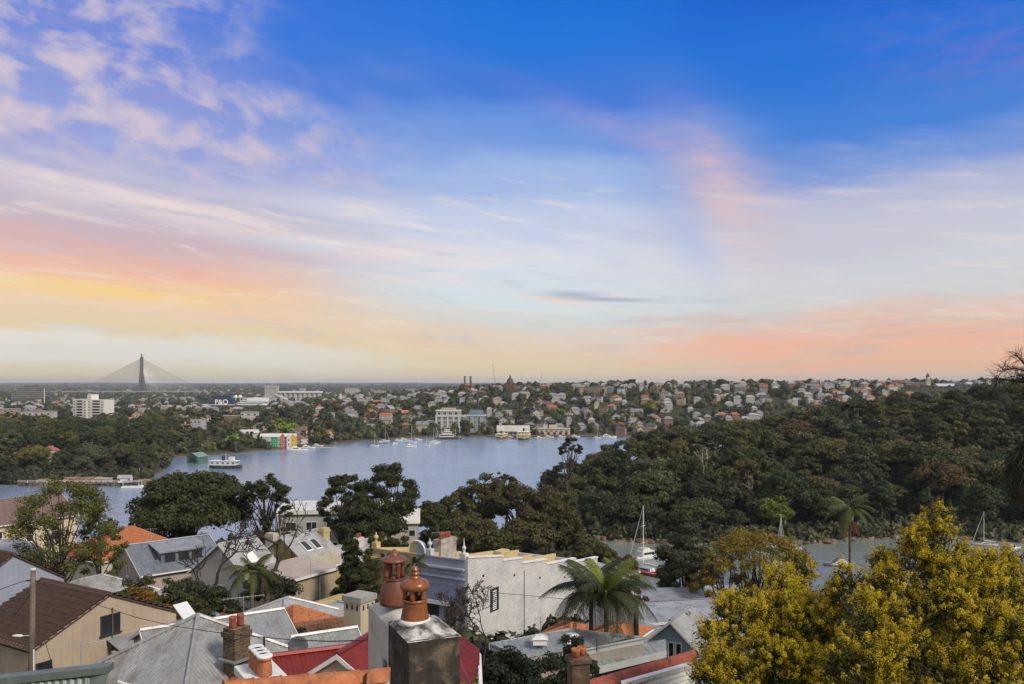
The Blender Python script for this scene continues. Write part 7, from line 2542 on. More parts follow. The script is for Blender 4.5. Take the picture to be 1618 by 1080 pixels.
def pole_and_wires():
    D = 42.0
    b = Vector((wx(50, D), D, 27.0))
    t = Th('power_pole', 'weathered timber power pole with a street lamp arm', 'pole', b)
    H = zr(900, D) - 27
    t.part('shaft', MB().tube([(-.12, 0, -2), (0, 0, H * .5), (.08, 0, H)], [.17, .15, .12], 10), TIMBER, smooth=True)
    t.part('cap', MB().lathe([(.13, H + .002), (.13, H + .06)], 10, (.08, 0, 0)), WHITE)
    lz = zr(1003, D) - 27
    t.part('lamp_arm', MB().tube([(0, -.1, lz), (-.35, -.2, lz + .02)], .03, 6), STEEL)
    t.part('lamp_head', MB().lathe([(.02, 0), (.07, .08), (.075, .3), (.05, .5), (.01, .56)], 10), WHITE, smooth=True, loc=(-.32, -.2, lz + .02), rot=(0, math.radians(-90), 0))
    t.part('insulator', MB().lathe([(.05, 0), (.07, .05), (.05, .12)], 8, (-.2, 0, zr(928, D) - 27)), STEEL)
    t.part('conduit', MB().tube([(.16, -.1, -1), (.16, -.1, zr(1025, D) - 27)], .04, 6), WHITE)
    t.part('crossarm', MB().tube([(-.32, 0, zr(917, D) - 27), (.42, 0, zr(918, D) - 27)], .035, 6), DARK)
    W = mat('cable black', (0.02, 0.02, 0.022, 1), .6, .1)

    def wire(lab, pts, r=.016):
        P = [at(*p) for p in pts]
        Q = []
        for i in range(len(P) - 1):
            n = 8
            for k in range(n):
                u = k / n
                q = P[i].lerp(P[i + 1], u)
                Q.append(q)
        Q.append(P[-1])
        t = Th('power_line', lab, 'cable', Q[0])
        t.part('cable', MB().tube([q - Q[0] for q in Q], r, 5), W)

    wire('black power line from the pole across the grey hip roof to the white stack', [(60, 920, 42), (95, 934, 41), (150, 954, 39), (215, 975, 37), (270, 988, 34), (357, 1001, 29), (455, 1010, 24), (520, 1013, 20), (590, 1011, 15.5)], .014)
    wire('upper power line leaving the pole towards the picture edge', [(-40, 947, 36), (0, 931, 38), (28, 921, 40), (48, 915, 42)])
    wire('middle service line running down from the pole', [(-40, 1000, 34), (0, 970, 38), (46, 934, 42)])
    wire('lower service line running down from the pole', [(-40, 1006, 33), (0, 975, 37), (47, 938, 42)])
    wire('slack service wire hanging from the pole over the blue-grey gable', [(18, 977, 42), (34, 958, 42), (47, 940, 42)])
    wire('service wire from the blue terrace front past the palms', [(733, 930, 68), (780, 936, 62), (840, 941, 57), (890, 946, 52), (950, 949, 50), (1005, 951, 49.8)])
    wire('service wire from the black post over the waterfront houses', [(1005, 951, 50), (1080, 948, 55), (1150, 944, 60), (1210, 940, 64), (1300, 932, 68)])
    wire('thin guy wire slanting over the beige gable', [(69, 1007, 41.8), (78, 1035, 41), (84, 1058, 40.5)])


pole_and_wires()


def antenna(lab, px, row, D, drop, L=1.3, rz=0.3, n=9):
    p = at(px, row, D)
    t = Th('tv_antenna', lab, 'antenna', p - Vector((0, 0, drop)), rz)
    t.part('mast', MB().tube([(0, 0, 0), (0, 0, drop + .12)], .02, 5), STEEL)
    t.part('boom', MB().tube([(-L / 2, 0, drop), (L / 2, 0, drop + .06)], .018, 5), STEEL)
    for i in range(n):
        x = -L / 2 + .06 + i * (L - .12) / (n - 1)
        h = .42 - .24 * i / n
        t.part('element', MB().tube([(x, -h, drop + .02), (x, h, drop + .02)], .009, 4), STEEL)


antenna('white TV antenna in front of the beige gable', 128, 1018, 41, 1.9, 2.6, .45, 11)
antenna('TV antenna on a mast in front of the palm shrub', 385, 944, 50, 1.8, 2.4, .35, 11)
antenna('TV antenna above the terrace chimney with red pots', 697, 841, 80, 2.6, 1.8, .2)
antenna('small TV antenna over the orange tiled hip roof', 238, 836, 100, 1.6, 1.6, .1, 6)
antenna('thin TV antenna mast in front of the attic terraces', 491, 889, 73, 3.0, 1.4, .6, 6)
antenna('TV antenna on the painted brick wall foot beside red tiles', 854, 976, 56, 1.6, .8, .2, 5)


# ------------------------------------------------------------------ near trees and shrubs
def near_tree(name, label, px, row_top, D, R, color, shape, seed, nclump, nleaf, leaf, core=True, zb=None, cat='tree', pale=False, flat=.7, fork=.4, nl=14, r0=None, fuzz=None, cr=None):
    x = wx(px, D)
    z = gz(x, D) if zb is None else zb
    H = (zr(row_top, D) - z) * 1.07
    if not core:
        nclump, nl, fuzz, cr = int(nclump * 2.6), int(nl * 1.1), True, cr or (.10, .20)
        nleaf, leaf = int(nleaf * 1.5), leaf * .8
    else:
        nclump, cr = int(nclump * 1.8), cr or (.17, .30)
        nleaf, leaf = int(nleaf * 1.4), leaf * .85
    k = TreeKind(label[:24], seed, shape, H, R, nclump, nleaf, leaf, fuzz=bool(fuzz), cr=cr, fork=fork, nl=nl, flat=flat, pale=pale, core=core, r0=r0 or max(.08, H * .02))
    e = empty(name, (x, D, z), seed * .7, label, cat)
    link('trunk', k.trunk, e)
    link('crown', k.crown, e, color=color)
    return e


def near_trees():
    C = lambda n, k=1.0: tuple(c * k for c in GREENS[n]) + (1,)
    near_tree('fig_tree', 'huge dark spreading fig tree at the left of the bay', 305, 737, 150, 11.0, C('dark green', 1.15), 'dome', 201, 46, 19000, .37, flat=.6)
    near_tree('fig_tree', 'dark lower crown leaning out left of the huge fig', 245, 792, 146, 6.0, C('dark green', 1.15), 'round', 202, 24, 9000, .32)
    near_tree('gum_tree', 'wispy layered gum with open limbs right of the huge fig', 420, 751, 152, 5.6, C('dark green', .9), 'flat', 203, 15, 4200, .28, core=False, nl=15, fork=.5)
    near_tree('gum_tree', 'open wispy gum stem lower down beside the huge fig', 438, 786, 150, 3.6, C('dark green', .9), 'open', 204, 12, 3000, .28, core=False, nl=12)
    near_tree('gum_tree', 'dark open gum, smaller of the pair before the water', 543, 757, 180, 6.5, C('dark green', 1.0), 'open', 205, 34, 9000, .34, core=False, nl=24)
    near_tree('gum_tree', 'dark open gum, taller of the pair before the water', 612, 742, 184, 8.2, C('dark green', 1.0), 'open', 206, 44, 12000, .34, core=False, nl=30)
    near_tree('gum_tree', 'low dark gum filling the foot of the pair', 585, 798, 176, 8.0, C('dark green', 1.0), 'round', 207, 30, 9000, .34)
    for i, (q, r, D, R, cn, lab) in enumerate([(682, 792, 205, 5.5, 'dark green', 'rounded dark tree at the edge of the brown-green grove'), (722, 782, 212, 6.5, 'brownish green', 'second tree of the brown-green grove, just past its rounded edge'), (765, 750, 214, 8.0, 'brownish green', 'tall broad tree in the brown-green grove'),
                                               (815, 757, 206, 8.5, 'brownish green', 'broadest russet tree of the brown-green grove'), (862, 772, 200, 8.0, 'brownish green', 'brown-green grove tree leaning over the inlet'), (900, 812, 190, 5.5, 'olive green', 'lower olive tree at the inlet end of the grove'),
                                               (740, 815, 192, 7.5, 'brownish green', 'front tree of the grove, behind the terrace chimney'), (835, 815, 184, 8.0, 'brownish green', 'front tree of the grove, behind the white brick wall'), (700, 828, 186, 5.5, 'dark green', 'small dark front tree of the grove, behind the blue arch'),
                                               (928, 850, 176, 5.0, 'olive green', 'last low tree of the grove beside the inlet water'), (790, 838, 180, 6.0, 'olive green', 'low olive tree peeping over the stepped parapet'),
                                               (958, 864, 168, 4.0, 'olive green', 'olive tree end of the grove above the pale annex'), (988, 876, 164, 3.2, 'brownish green', 'smallest grove tree, closest to the red sloop')]):
        near_tree('grove_tree', lab, q, r, D, R, C(cn, 1.05), 'round' if i % 3 else 'dome', 220 + i, 34, 6200, .40)
    near_tree('umbrella_tree', 'flat-topped umbrella pine standing over the headland tip', 900, 692, 285, 5.2, C('dark green', 1.0), 'flat', 240, 12, 2600, .36, core=False, nl=12, fork=.55)
    near_tree('umbrella_tree', 'thin flat-topped tree above the brown-green grove', 795, 744, 222, 4.5, C('dark green', 1.1), 'flat', 241, 9, 1600, .32, core=False, nl=9, fork=.6)
    near_tree('willow_tree', 'wispy yellow-green tree in front of the cream house', 100, 762, 72, 4.9, (0.115, 0.13, 0.036, 1), 'open', 242, 46, 12000, .13, core=False, nl=30, fork=.45, r0=.2)
    near_tree('willow_tree', 'lower wispy branch crown over the orange hip roof', 160, 815, 76, 2.6, (0.115, 0.13, 0.036, 1), 'open', 243, 20, 4200, .13, core=False, nl=16, fork=.5, r0=.12)
    near_tree('conical_tree', 'dense dark conical tree before the tan house', 553, 836, 74, 2.5, C('dark green', .95), 'cone', 244, 40, 11000, .125)
    near_tree('conical_tree', 'second dark bush leaning on the conical tree', 576, 872, 72, 1.8, C('dark green', 1.0), 'round', 245, 22, 7000, .11)
    near_tree('laurel_tree', 'round green tree behind the yellow parapet', 610, 838, 92, 3.0, C('olive green', 1.0), 'round', 246, 22, 6000, .15)
    near_tree('laurel_tree', 'small round green tree beside the blue arch', 645, 850, 90, 2.0, C('olive green', 1.2), 'round', 247, 16, 4000, .14)
    near_tree('inlet_tree', 'dark grey-green tree right of the red sloop', 1083, 830, 110, 4.8, C('grey green', .95), 'round', 248, 30, 8500, .2)
    near_tree('inlet_tree', 'dark lower tree at the foot of the grey-green one', 1075, 880, 104, 3.6, C('dark green', 1.0), 'round', 249, 24, 8000, .18)
    near_tree('inlet_tree', 'small dark reddish tree just below the red sloop', 998, 908, 92, 2.0, (0.075, 0.05, 0.03, 1), 'round', 253, 16, 4000, .16)
    near_tree('golden_tree', 'spreading golden tree with open limbs before the inlet water', 1200, 838, 100, 7.2, (0.22, 0.175, 0.028, 1), 'flat', 250, 26, 9000, .16, core=False, nl=26, fork=.35)
    near_tree('golden_tree', 'golden crown left of the spreading golden tree', 1142, 850, 98, 4.2, (0.20, 0.165, 0.03, 1), 'dome', 251, 18, 6000, .16, core=False, nl=16)
    near_tree('golden_tree', 'low golden crown right of the spreading golden tree', 1262, 868, 96, 2.6, (0.22, 0.175, 0.028, 1), 'flat', 252, 14, 3600, .16, core=False, nl=12)
    for i, (q, r, D, R, cn, lab) in enumerate([(228, 925, 58, 1.5, 'golden', 'orange and yellow autumn shrub beside the beige gable'), (252, 942, 56, 1.3, 'golden', 'low autumn shrub next to the white sheet'), (285, 915, 66, 2.0, 'dark green', 'dark shrub under the weatherboard house'), (315, 925, 62, 1.9, 'deep green', 'dark hedge clump left of the palm shrub'),
                                               (345, 932, 60, 1.7, 'dark green', 'dark hedge clump under the bare jacaranda'), (300, 940, 56, 1.6, 'olive green', 'olive hedge clump above the orange tiles'), (425, 890, 70, 1.9, 'deep green', 'dark shrub behind the palm shrub'), (350, 950, 54, 1.4, 'dark green', 'low hedge end beside the antenna mast'),
                                               (215, 905, 66, 1.6, 'olive green', 'olive bush below the pink weatherboards'), (268, 922, 58, 1.5, 'dark green', 'dark bush between autumn shrub and hedge'), (395, 960, 50, 1.2, 'dark green', 'low dark bush behind the grey gable ridge'), (470, 988, 44, .75, 'deep green', 'clipped dark bush in front of the orange pyramid')]):
        col = (0.20, 0.115, 0.02, 1) if cn == 'golden' else C(cn, 1.0)
        near_tree('garden_shrub', lab, q, r, D, R * 1.45, col, 'round', 260 + i, 18, 2800, .12, cat='shrub', fork=.2, nl=5)
    for i, (q, r, D, R, cn, lab) in enumerate([(868, 1040, 27, 1.5, 'deep green', 'glossy dark camellia bush left of the brown chimney'), (905, 1010, 29, 1.1, 'deep green', 'upright dark bush rising behind the brown chimney'), (800, 1030, 25, 1.3, 'blackish green', 'tangled dark bush below the purple shrub'), (940, 1060, 24, .8, 'deep green', 'dark leafy clump right of the brown chimney')]):
        near_tree('dark_bush', lab, q, r, D, R, C(cn, .9), 'round', 280 + i, 26, 6500, .062, cat='bush', fork=.3, nl=8, zb=zr(r, D) - 3.2)
    near_tree('leafy_sprig', 'fresh yellow-green sprig at the bottom beside the stack', 742, 1064, 14, .28, (0.22, 0.24, 0.03, 1), 'round', 290, 8, 260, .035, core=False, cat='shrub', zb=zr(1064, 14) - .9, fork=.4, nl=6, r0=.012)


near_trees()


def branch_tree(mb, p, d, L, r, depth, rg, twig, spread=.55, up=.12, mn=.02):
    """bare branching; collects twig ends"""
    n = 3
    q = np.array(p, float)
    dd = np.array(d, float)
    pts, rs = [q.copy()], [r]
    for i in range(n):
        dd = unit(dd + rg.normal(size=3) * .16 + np.array([0, 0, up * .5]))
        q = q + dd * L / n
        pts.append(q.copy())
        rs.append(r * (1 - .35 * (i + 1) / n))
    mb.tube(pts, [max(q_, mn) for q_ in rs], 6 if depth > 2 else 4, False)
    if depth == 0:
        twig.append((q, dd))
        return
    for k in range(rg.randint(2, 4)):
        a = unit(dd + rg.normal(size=3) * spread + np.array([0, 0, up]))
        s = pts[-1] if k == 0 else pts[rg.randint(1, n + 1)]
        branch_tree(mb, s, a, L * rg.uniform(.62, .82), r * .58, depth - 1, rg, twig, spread, up, mn)


def bare_tree(name, label, px, row_base, D, L, r, depth, seed, m_, lean=(0, 0, 1), buds=None, spread=.55):
    b = at(px, row_base, D)
    rg = np.random.RandomState(seed)
    e = empty(name, b, 0, label, 'tree')
    mb, tw = MB(), []
    branch_tree(mb, (0, 0, -.3), lean, L, r, depth, rg, tw, spread, .12, D * .00036)
    mb.build('trunk', m_, e, smooth=True)
    if buds:
        n, size, col, tr = buds
        c, nn = [], []
        for q, d in tw:
            for k in range(n):
                c.append(q - d * rg.uniform(0, tr) + rg.normal(size=3) * tr * .12)
                nn.append(unit(rg.normal(size=3)))
        v, f = leaf_quads(np.array(c), np.array(nn), size, size * .5, rg)
        link('buds', mesh_np('buds', v, f, LEAF, rg.uniform(0, 1, len(f))), e, color=col)
    return e


TWIG = mat('grey twig bark', (0.045, 0.036, 0.03, 1), .9, .3, 4)
bare_tree('bare_jacaranda', 'bare dark jacaranda with crooked spreading limbs before the terraces', 432, 902, 76, 2.9, .22, 6, 3, TWIG, (.1, 0, 1), (3, .035, (0.07, 0.06, 0.03, 1), .25), .75)
bare_tree('bare_jacaranda', 'leaning bare jacaranda before the dormer roof', 335, 928, 68, 2.3, .17, 6, 8, TWIG, (.35, 0, 1), (3, .035, (0.10, 0.065, 0.03, 1), .25), .6)
bare_tree('bare_jacaranda', 'thin bare twiggy tree in front of the dormer windows', 318, 935, 64, 1.9, .08, 5, 12, TWIG, (-.05, 0, 1), (2, .03, (0.09, 0.06, 0.04, 1), .25), .5)
bare_tree('plum_shrub', 'leafless plum with purple buds before the white brick wall', 762, 1040, 36, 1.28, .055, 6, 15, TWIG, (.25, 0, 1), (11, .02, (0.085, 0.035, 0.045, 1), .22), .7)
bare_tree('plum_shrub', 'second purple-budded plum by the terrace corner', 722, 1030, 39, 1.15, .045, 6, 16, TWIG, (.05, 0, 1), (9, .018, (0.085, 0.035, 0.045, 1), .22), .7)
bare_tree('dead_tree', 'pale dead tree on the headland beneath a russet crown', 1112, 755, 262, 4.0, .16, 4, 18, PALE_BARK, (0, 0, 1), None, .5)


# --- palms: every frond a part
def frond_mesh(L, seed, nl=34, droop=.5, wid=.55, m_=None):
    rg = np.random.RandomState(seed)
    pts = []
    for i in range(11):
        u = i / 10
        pts.append(np.array([L * (u - .12 * u * u * droop), 0, L * (.34 * u - droop * .78 * u ** 2.2)]))
    V, Fq, T = [], [], []
    nv = 0

    def quad(a, b, c, d, t):
        nonlocal nv
        V.extend([a, b, c, d])
        Fq.append((nv, nv + 1, nv + 2, nv + 3))
        T.append(t)
        nv += 4
    for i in range(10):
        w = .035 * L / 3 * (1 - .8 * i / 10)
        a, b = pts[i], pts[i + 1]
        o = np.array([0, w, 0])
        quad(a - o, b - o, b + o, a + o, .8)
        o = np.array([0, 0, w])
        quad(a - o, b - o, b + o, a + o, .8)
    for k in range(nl):
        u = .14 + .86 * (k + .5) / nl
        j = min(9, int(u * 10))
        p = pts[j] * (1 - (u * 10 - j)) + pts[j + 1] * (u * 10 - j)
        d = unit(pts[j + 1] - pts[j])
        ll = L * .30 * wid / .55 * (math.sin(math.pi * min(1, u * .86 + .1)) ** .6) * rg.uniform(.85, 1.1)
        for s in (-1, 1):
            q = unit(np.array([d[0] * .75, s * 1.0, d[2] * .75 - .12]))
            m1 = p + q * ll * .55 + np.array([0, 0, -ll * .08])
            m2 = p + q * ll * .92 + np.array([0, 0, -ll * .62 * rg.uniform(.6, 1.3)])
            w = .026 * L / 3 * d
            t = rg.uniform(.1, .9)
            quad(p - w, m1 - w, m1 + w, p + w, t)
            quad(m1 - w, m2 - w * .15, m2 + w * .15, m1 + w, t)
    return mesh_np('frond', V, Fq, m_ or LEAF, T)


FRONDS = [frond_mesh(3.0, 1, 46, .45), frond_mesh(3.0, 2, 46, .8), frond_mesh(3.0, 3, 46, 1.15), frond_mesh(3.0, 4, 44, 1.5)]


def palm(label, px, row_c, D, L, nf, col, seed, base_z=None, r0=.13, ring=None, skirt=False, young=None, spread=1.0):
    c = at(px, row_c, D)
    zb = gz(c.x, c.y) - .3 if base_z is None else base_z
    e = empty('palm_tree', (c.x, c.y, zb), 0, label, 'palm')
    H = c.z - zb
    rg = random.Random(seed)
    pr = [(r0 * 1.25, -.3), (r0, .6)]
    k = int(H / .35)
    for i in range(k):
        z = .6 + (H - 1.4) * i / k
        pr += [(r0 * .92, z), (r0 * .98, z + .03)]
    MB().lathe(pr + [(r0 * .9, H - .75)], 12).build('trunk', mat('palm trunk', (0.13, 0.105, 0.08, 1), .9, .3, 3), e, smooth=True)
    MB().lathe([(r0 * 1.05, H - .76), (r0 * 1.3, H - .6), (r0 * 1.0, H - .1), (r0 * .5, H + .25)], 12).build('crownshaft', mat('palm crownshaft', (0.22, 0.23, 0.07, 1), .5, .2, 2), e, smooth=True)
    if ring:
        mb = MB()
        for i in range(26):
            a = rg.uniform(0, 6.28)
            q = rg.uniform(.35, .8)
            mb.tube([(0, 0, H - .78), (q * .7 * math.cos(a), q * .7 * math.sin(a), H - 1.0), (q * math.cos(a), q * math.sin(a), H - 1.55 - rg.uniform(0, .5))], [.025, .02, .012], 4)
        mb.build('seed_bunch', mat('seed strings', (0.20, 0.075, 0.03, 1), .8, .3, 5), e)
    for i in range(nf):
        u = i / nf
        pitch = (-.95 + 1.15 * u) * spread + rg.uniform(-.1, .1)
        fm = FRONDS[0 if u < .25 else 1 if u < .5 else 2 if u < .8 else 3]
        s = L / 3.0 * rg.uniform(.85, 1.1) * (.8 if u < .2 else 1)
        cc = col if not (young and u < .14) else young
        kk = rg.uniform(.75, 1.25)
        link('frond', fm, e, (0, 0, H), (rg.uniform(-.25, .25), pitch, i * 2.4 + rg.uniform(-.2, .2)), (s, s, s), tuple(q * kk for q in cc[:3]) + (1,))
    return e


PG = (0.045, 0.056, 0.024, 1)
palm('palm with pale green trunk, nearer of the pair before the white brick wall', 958, 940, 44, 2.9, 19, PG, 1, r0=.13, young=(0.12, 0.16, 0.03, 1))
palm('palm with brown trunk, behind its partner before the white brick wall', 934, 936, 46.5, 2.9, 17, PG, 2, r0=.13)
palm('slim upright palm top just behind the palm pair', 975, 905, 50, 2.0, 9, (0.10, 0.14, 0.03, 1), 3, r0=.1, spread=.7)
palm('tall lone palm with orange seed bunch against the wooded headland', 1343, 806, 65, 2.3, 13, (0.085, 0.11, 0.038, 1), 4, r0=.12, ring=True, spread=.85)
palm('bushy low palm shrub among the hedges', 398, 905, 60, 2.4, 14, (0.065, 0.075, 0.02, 1), 5, r0=.16, spread=.9)
palm('spiky palm top behind the brimmed chimney pot', 655, 893, 62, 1.5, 11, (0.055, 0.065, 0.03, 1), 6, r0=.1)
palm('thin palm top above the yellow parapet front', 607, 884, 66, 1.1, 9, (0.05, 0.065, 0.03, 1), 7, r0=.08)


# --- golden wattle filling the lower right corner
def wattle(label, px, row_base, D, lobes, seed, nspray, nleaf):
    """lobes: crown outline as balls (px, row, D, radius)"""
    rg = np.random.RandomState(seed)
    b = at(px, row_base, D)
    b.z = min(b.z, 38.0)
    b.z = max(gz(b.x, b.y) - .2, b.z - 4)
    e = empty('wattle_tree', b, 0, label, 'tree')
    o = np.array(b)
    L = [(np.array(at(p, r, d)) - o, R) for p, r, d, R in lobes]
    base_n = len(L)
    for c, R in list(L):
        for k in range(5):
            d = unit(rg.normal(size=3) + np.array([0, -.3, .45]))
            L.append((c + d * R * rg.uniform(.75, 1.0), R * rg.uniform(.26, .42)))
    vol = np.array([R ** 2 * (1.0 if i < base_n else 1.5) for i, (c, R) in enumerate(L)])
    mb = MB()
    fork = np.array([0, 0, 1.2])
    mb.tube([(0, 0, -1), (0.05, 0, .4), fork], [.16, .14, .11], 8)
    tips = []
    for c, R in L[:base_n]:
        lm = limb(fork, c, rg, .1, 4)
        mb.tube(lm, [.09, .07, .05, .035, .02], 6, False)
        for k in range(12):
            d = unit(rg.normal(size=3) + np.array([0, -.2, .5]))
            q = c + d * R * rg.uniform(.6, .95)
            s = lm[rg.randint(2, 5)]
            mb.tube(limb(s, q, rg, .12, 3), [.025, .018, .012, .006], 4, False)
    mb.build('trunk', BARK, e, smooth=True)
    # sprays of blossom on the outside, leaves within and between
    pick = rg.choice(len(L), nspray, p=vol / vol.sum())
    Vy, Ny, Sy, Ty = [], [], [], []
    Vl, Nl, Sl, Tl = [], [], [], []
    ph = rg.uniform(0, 6, 6)
    for i in pick:
        c, R = L[i]
        d = unit(rg.normal(size=3) + np.array([0, -.35, .25]))
        lump = .82 + .16 * math.sin(d[0] * 7 + ph[0] + i) * math.sin(d[2] * 7 + ph[1]) + rg.uniform(-.1, .14)
        p = c + d * R * lump
        ax = unit(d * .9 + np.array([0, 0, .55]) + rg.normal(size=3) * .4)
        # leaves hang below and behind the spray
        m = rg.randint(5, 11)
        for k in range(m):
            Vl.append(p - d * rg.uniform(.02, .25) + rg.normal(size=3) * .09 - np.array([0, 0, .03]))
            Nl.append(unit(rg.normal(size=3) + d * .4))
            Sl.append(rg.uniform(.035, .075))
            Tl.append(rg.uniform(0, .8))
        g = math.sin(d[0] * 4 + ph[2] + i * 1.3) + math.sin(d[2] * 5 + ph[3]) + rg.normal() * .6 + d[2] * 1.1
        if g < -.1:
            continue
        n = rg.randint(50, 92)
        ln = rg.uniform(.12, .26)
        tone = rg.uniform(.2, .8)
        u = rg.uniform(-.2, 1, n)
        rad = .075 * (1.15 - u * .75) * rg.uniform(.4, 1.15, n)
        th = rg.uniform(0, 6.28, n)
        a = unit(np.cross(ax, [0.3, 0.2, 0.9]))
        bb = np.cross(ax, a)
        pts = p + ax * (u * ln)[:, None] + a * (rad * np.cos(th))[:, None] + bb * (rad * np.sin(th))[:, None]
        nn = unit((pts - p) + rg.normal(size=(n, 3)) * .05)
        Vy.append(pts)
        Ny.append(nn)
        Sy.append(rg.uniform(.0085, .016, n))
        Ty.append(np.clip(rg.normal(tone, .2, n), 0, 1))
    Vy, Ny, Sy, Ty = np.concatenate(Vy), np.concatenate(Ny), np.concatenate(Sy), np.concatenate(Ty)
    v, f = leaf_quads(Vy, Ny, Sy, Sy * .7, rg)
    link('blossom', mesh_np('blossom', v, f, foliage_mat('wattle blossom', .25, .8, .1, .55, 1.35, .0), Ty), e, color=(0.58, 0.44, 0.035, 1))
    # extra leaf depth
    for k in range(nleaf):
        i = rg.choice(len(L), p=vol / vol.sum())
        c, R = L[i]
        d = unit(rg.normal(size=3))
        Vl.append(c + d * R * rg.uniform(.3, .86))
        Nl.append(unit(rg.normal(size=3)))
        Sl.append(rg.uniform(.04, .085))
        Tl.append(rg.uniform(0, .5))
    v, f = leaf_quads(np.array(Vl), np.array(Nl), np.array(Sl), np.array(Sl) * .3, rg)
    link('crown', mesh_np('crown', v, f, LEAF, Tl), e, color=(0.078, 0.082, 0.018, 1))
    return e


wattle('big golden wattle in full bloom filling the lower corner', 1480, 1180, 17.5,
       [(1480, 830, 18, .38), (1470, 868, 17.8, .58), (1445, 915, 17.6, .8), (1520, 925, 17.6, .8), (1395, 945, 17.4, .7), (1565, 955, 17.2, .85), (1610, 935, 18, .7), (1470, 990, 16.8, 1.0), (1370, 1000, 16.8, .85), (1560, 1030, 16.4, 1.0), (1440, 1070, 16.2, 1.0),
        (1625, 1010, 16.8, .9), (1350, 1070, 16.0, .8), (1530, 1100, 15.8, .9), (1546, 905, 18.2, .5), (1590, 890, 18.4, .35), (1345, 925, 17.8, .45), (1400, 900, 18, .42)], 5, 4300, 9000)
wattle('second golden wattle, lower and wider, next to the red tiled house', 1230, 1180, 18.5,
       [(1230, 930, 19.5, .55), (1265, 905, 20, .38), (1205, 985, 19, .85), (1280, 990, 18.6, .8), (1150, 975, 19.4, .5), (1140, 1030, 18.6, .65), (1230, 1050, 18, .95), (1310, 1050, 17.6, .8), (1165, 1085, 17.8, .75), (1115, 1060, 18.2, .42), (1275, 1100, 17.4, .8), (1150, 955, 20, .33), (1315, 960, 18.6, .5)], 6, 2800, 6000)


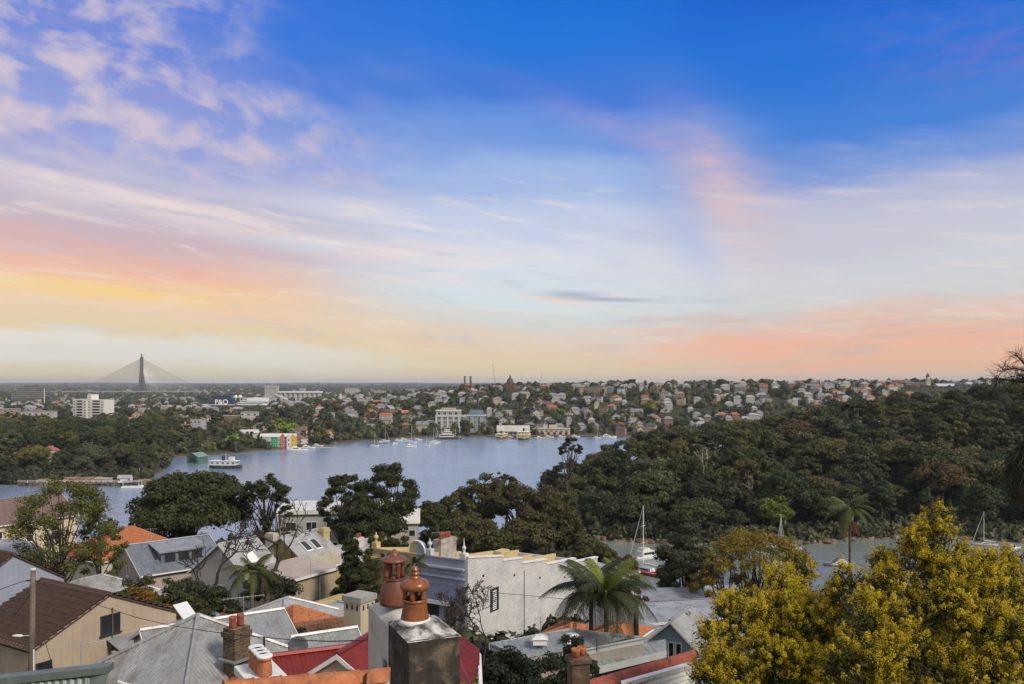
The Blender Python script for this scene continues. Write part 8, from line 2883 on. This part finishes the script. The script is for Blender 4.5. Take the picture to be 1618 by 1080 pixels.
# --- casuarina reaching in at the right edge
def casuarina():
    rg = np.random.RandomState(17)
    b = at(1720, 900, 11)
    b.z = gz(b.x, b.y)
    e = empty('casuarina_tree', b, 0, 'needle-leaved casuarina branch reaching in at the right picture edge', 'tree')
    o = np.array(b)
    mb = MB()
    top = np.array(at(1730, 560, 11)) - o
    mb.tube(limb((0, 0, -.5), top, rg, .04, 5), [.2, .17, .14, .11, .08, .05], 8)
    ends = []
    for (p, r, d) in ((1585, 585, 10.6), (1605, 560, 10.8), (1600, 602, 10.7), (1625, 580, 10.4), (1575, 598, 10.9), (1640, 555, 10.6), (1635, 610, 10.5), (1612, 592, 10.8)):
        q = np.array(at(p, r, d)) - o
        st = np.array(at(1640, 606, 10.8)) - o if p < 1615 else top * .97
        lm = limb(st, q, rg, .12, 4)
        mb.tube(lm, [.022, .018, .014, .01, .005], 5, False)
        ends += [(lm[k], q) for k in (2, 3, 4)]
    mb.tube(limb(top * .93, np.array(at(1640, 606, 10.8)) - o, rg, .06, 4), [.05, .045, .038, .03, .024], 6)
    mb.build('trunk', mat('casuarina bark', (0.06, 0.045, 0.035, 1), .9, .3, 5), e, smooth=True)
    V, Q, T = [], [], []
    nv = 0
    for s, q in ends:
        for k in range(26):
            p0 = s + (q - s) * rg.uniform(0, 1) + rg.normal(size=3) * .015
            d = unit(unit(q - s + rg.normal(size=3) * .02 + 1e-4) * .5 + rg.normal(size=3) * .75 + np.array([-.12, 0, .2]))
            ln = rg.uniform(.10, .24)
            p1 = p0 + d * ln * .55
            p2 = p0 + d * ln + np.array([0, 0, -.03])
            w = unit(np.cross(d, rg.normal(size=3))) * .0022
            V += [p0 - w, p1 - w, p1 + w, p0 + w, p1 - w, p2 - w * .4, p2 + w * .4, p1 + w]
            Q += [(nv, nv + 1, nv + 2, nv + 3), (nv + 4, nv + 5, nv + 6, nv + 7)]
            T += [rg.uniform(0, 1)] * 2
            nv += 8
    # heavier drooping foliage below, along the edge
    for k in range(5200):
        z = rg.uniform(0, 1)
        p0 = np.array(at(1602 + 26 * math.sin(z * 9) + abs(rg.normal()) * 40 + 12, 610 + z * 250, 10.6 + rg.uniform(-.4, .4))) - o
        d = unit(np.array([rg.normal() * .5 - .2, rg.normal() * .4, -.9]))
        ln = rg.uniform(.12, .28)
        p1, p2 = p0 + d * ln * .5, p0 + d * ln
        w = unit(np.cross(d, rg.normal(size=3))) * .0035
        V += [p0 - w, p1 - w, p1 + w, p0 + w, p1 - w, p2 - w * .4, p2 + w * .4, p1 + w]
        Q += [(nv, nv + 1, nv + 2, nv + 3), (nv + 4, nv + 5, nv + 6, nv + 7)]
        T += [rg.uniform(0, 1)] * 2
        nv += 8
    link('crown', mesh_np('needles', V, Q, LEAF, T), e, color=(0.026, 0.028, 0.016, 1))


casuarina()


def near_gardens():
    """hedges and ground cover between the near houses and down to the shore"""
    r = random.Random(41)
    pts = []
    n = 0
    while len(pts) < 900 and n < 20000:
        n += 1
        y = r.uniform(54, 226)
        x = wx(r.uniform(-40, 1660), y)
        z = gz(x, y)
        if z < 1.8:
            continue
        p = px_of(x, y)
        h = r.uniform(1.2, 3.2) if y < 120 else r.uniform(2, 5)
        if y > 150 and p > 930:
            h *= .4
        if p > 980 and y > 66:
            h = min(h, 1.5)
        pts.append((x, y, z - .3, r.uniform(1.0, 2.2), h))
    greenery('garden_greenery', pts, (0.045, 0.052, 0.024, 1), 'low hedges and ground cover between the near houses', 'greenery', 44, 15)


near_gardens()


rank.finish()


def haze():
    o = MB().box(-23000, 23000, -70, 21000, -9, 150).build('haze', [])
    o.data.materials.clear()
    ma = bpy.data.materials.new('harbour haze')
    ma.use_nodes = True
    n = NT(ma.node_tree)
    pv = n.node('ShaderNodeVolumePrincipled')
    pv.inputs['Color'].default_value = (0.80, 0.88, 1.0, 1)
    pv.inputs['Density'].default_value = 0.00006
    out = n.node('ShaderNodeOutputMaterial')
    n.put(out.inputs['Volume'], pv.outputs[0])
    o.data.materials.append(ma)
    tag(o, 'thin blue evening haze over the distance', 'haze', kind='stuff')


haze()
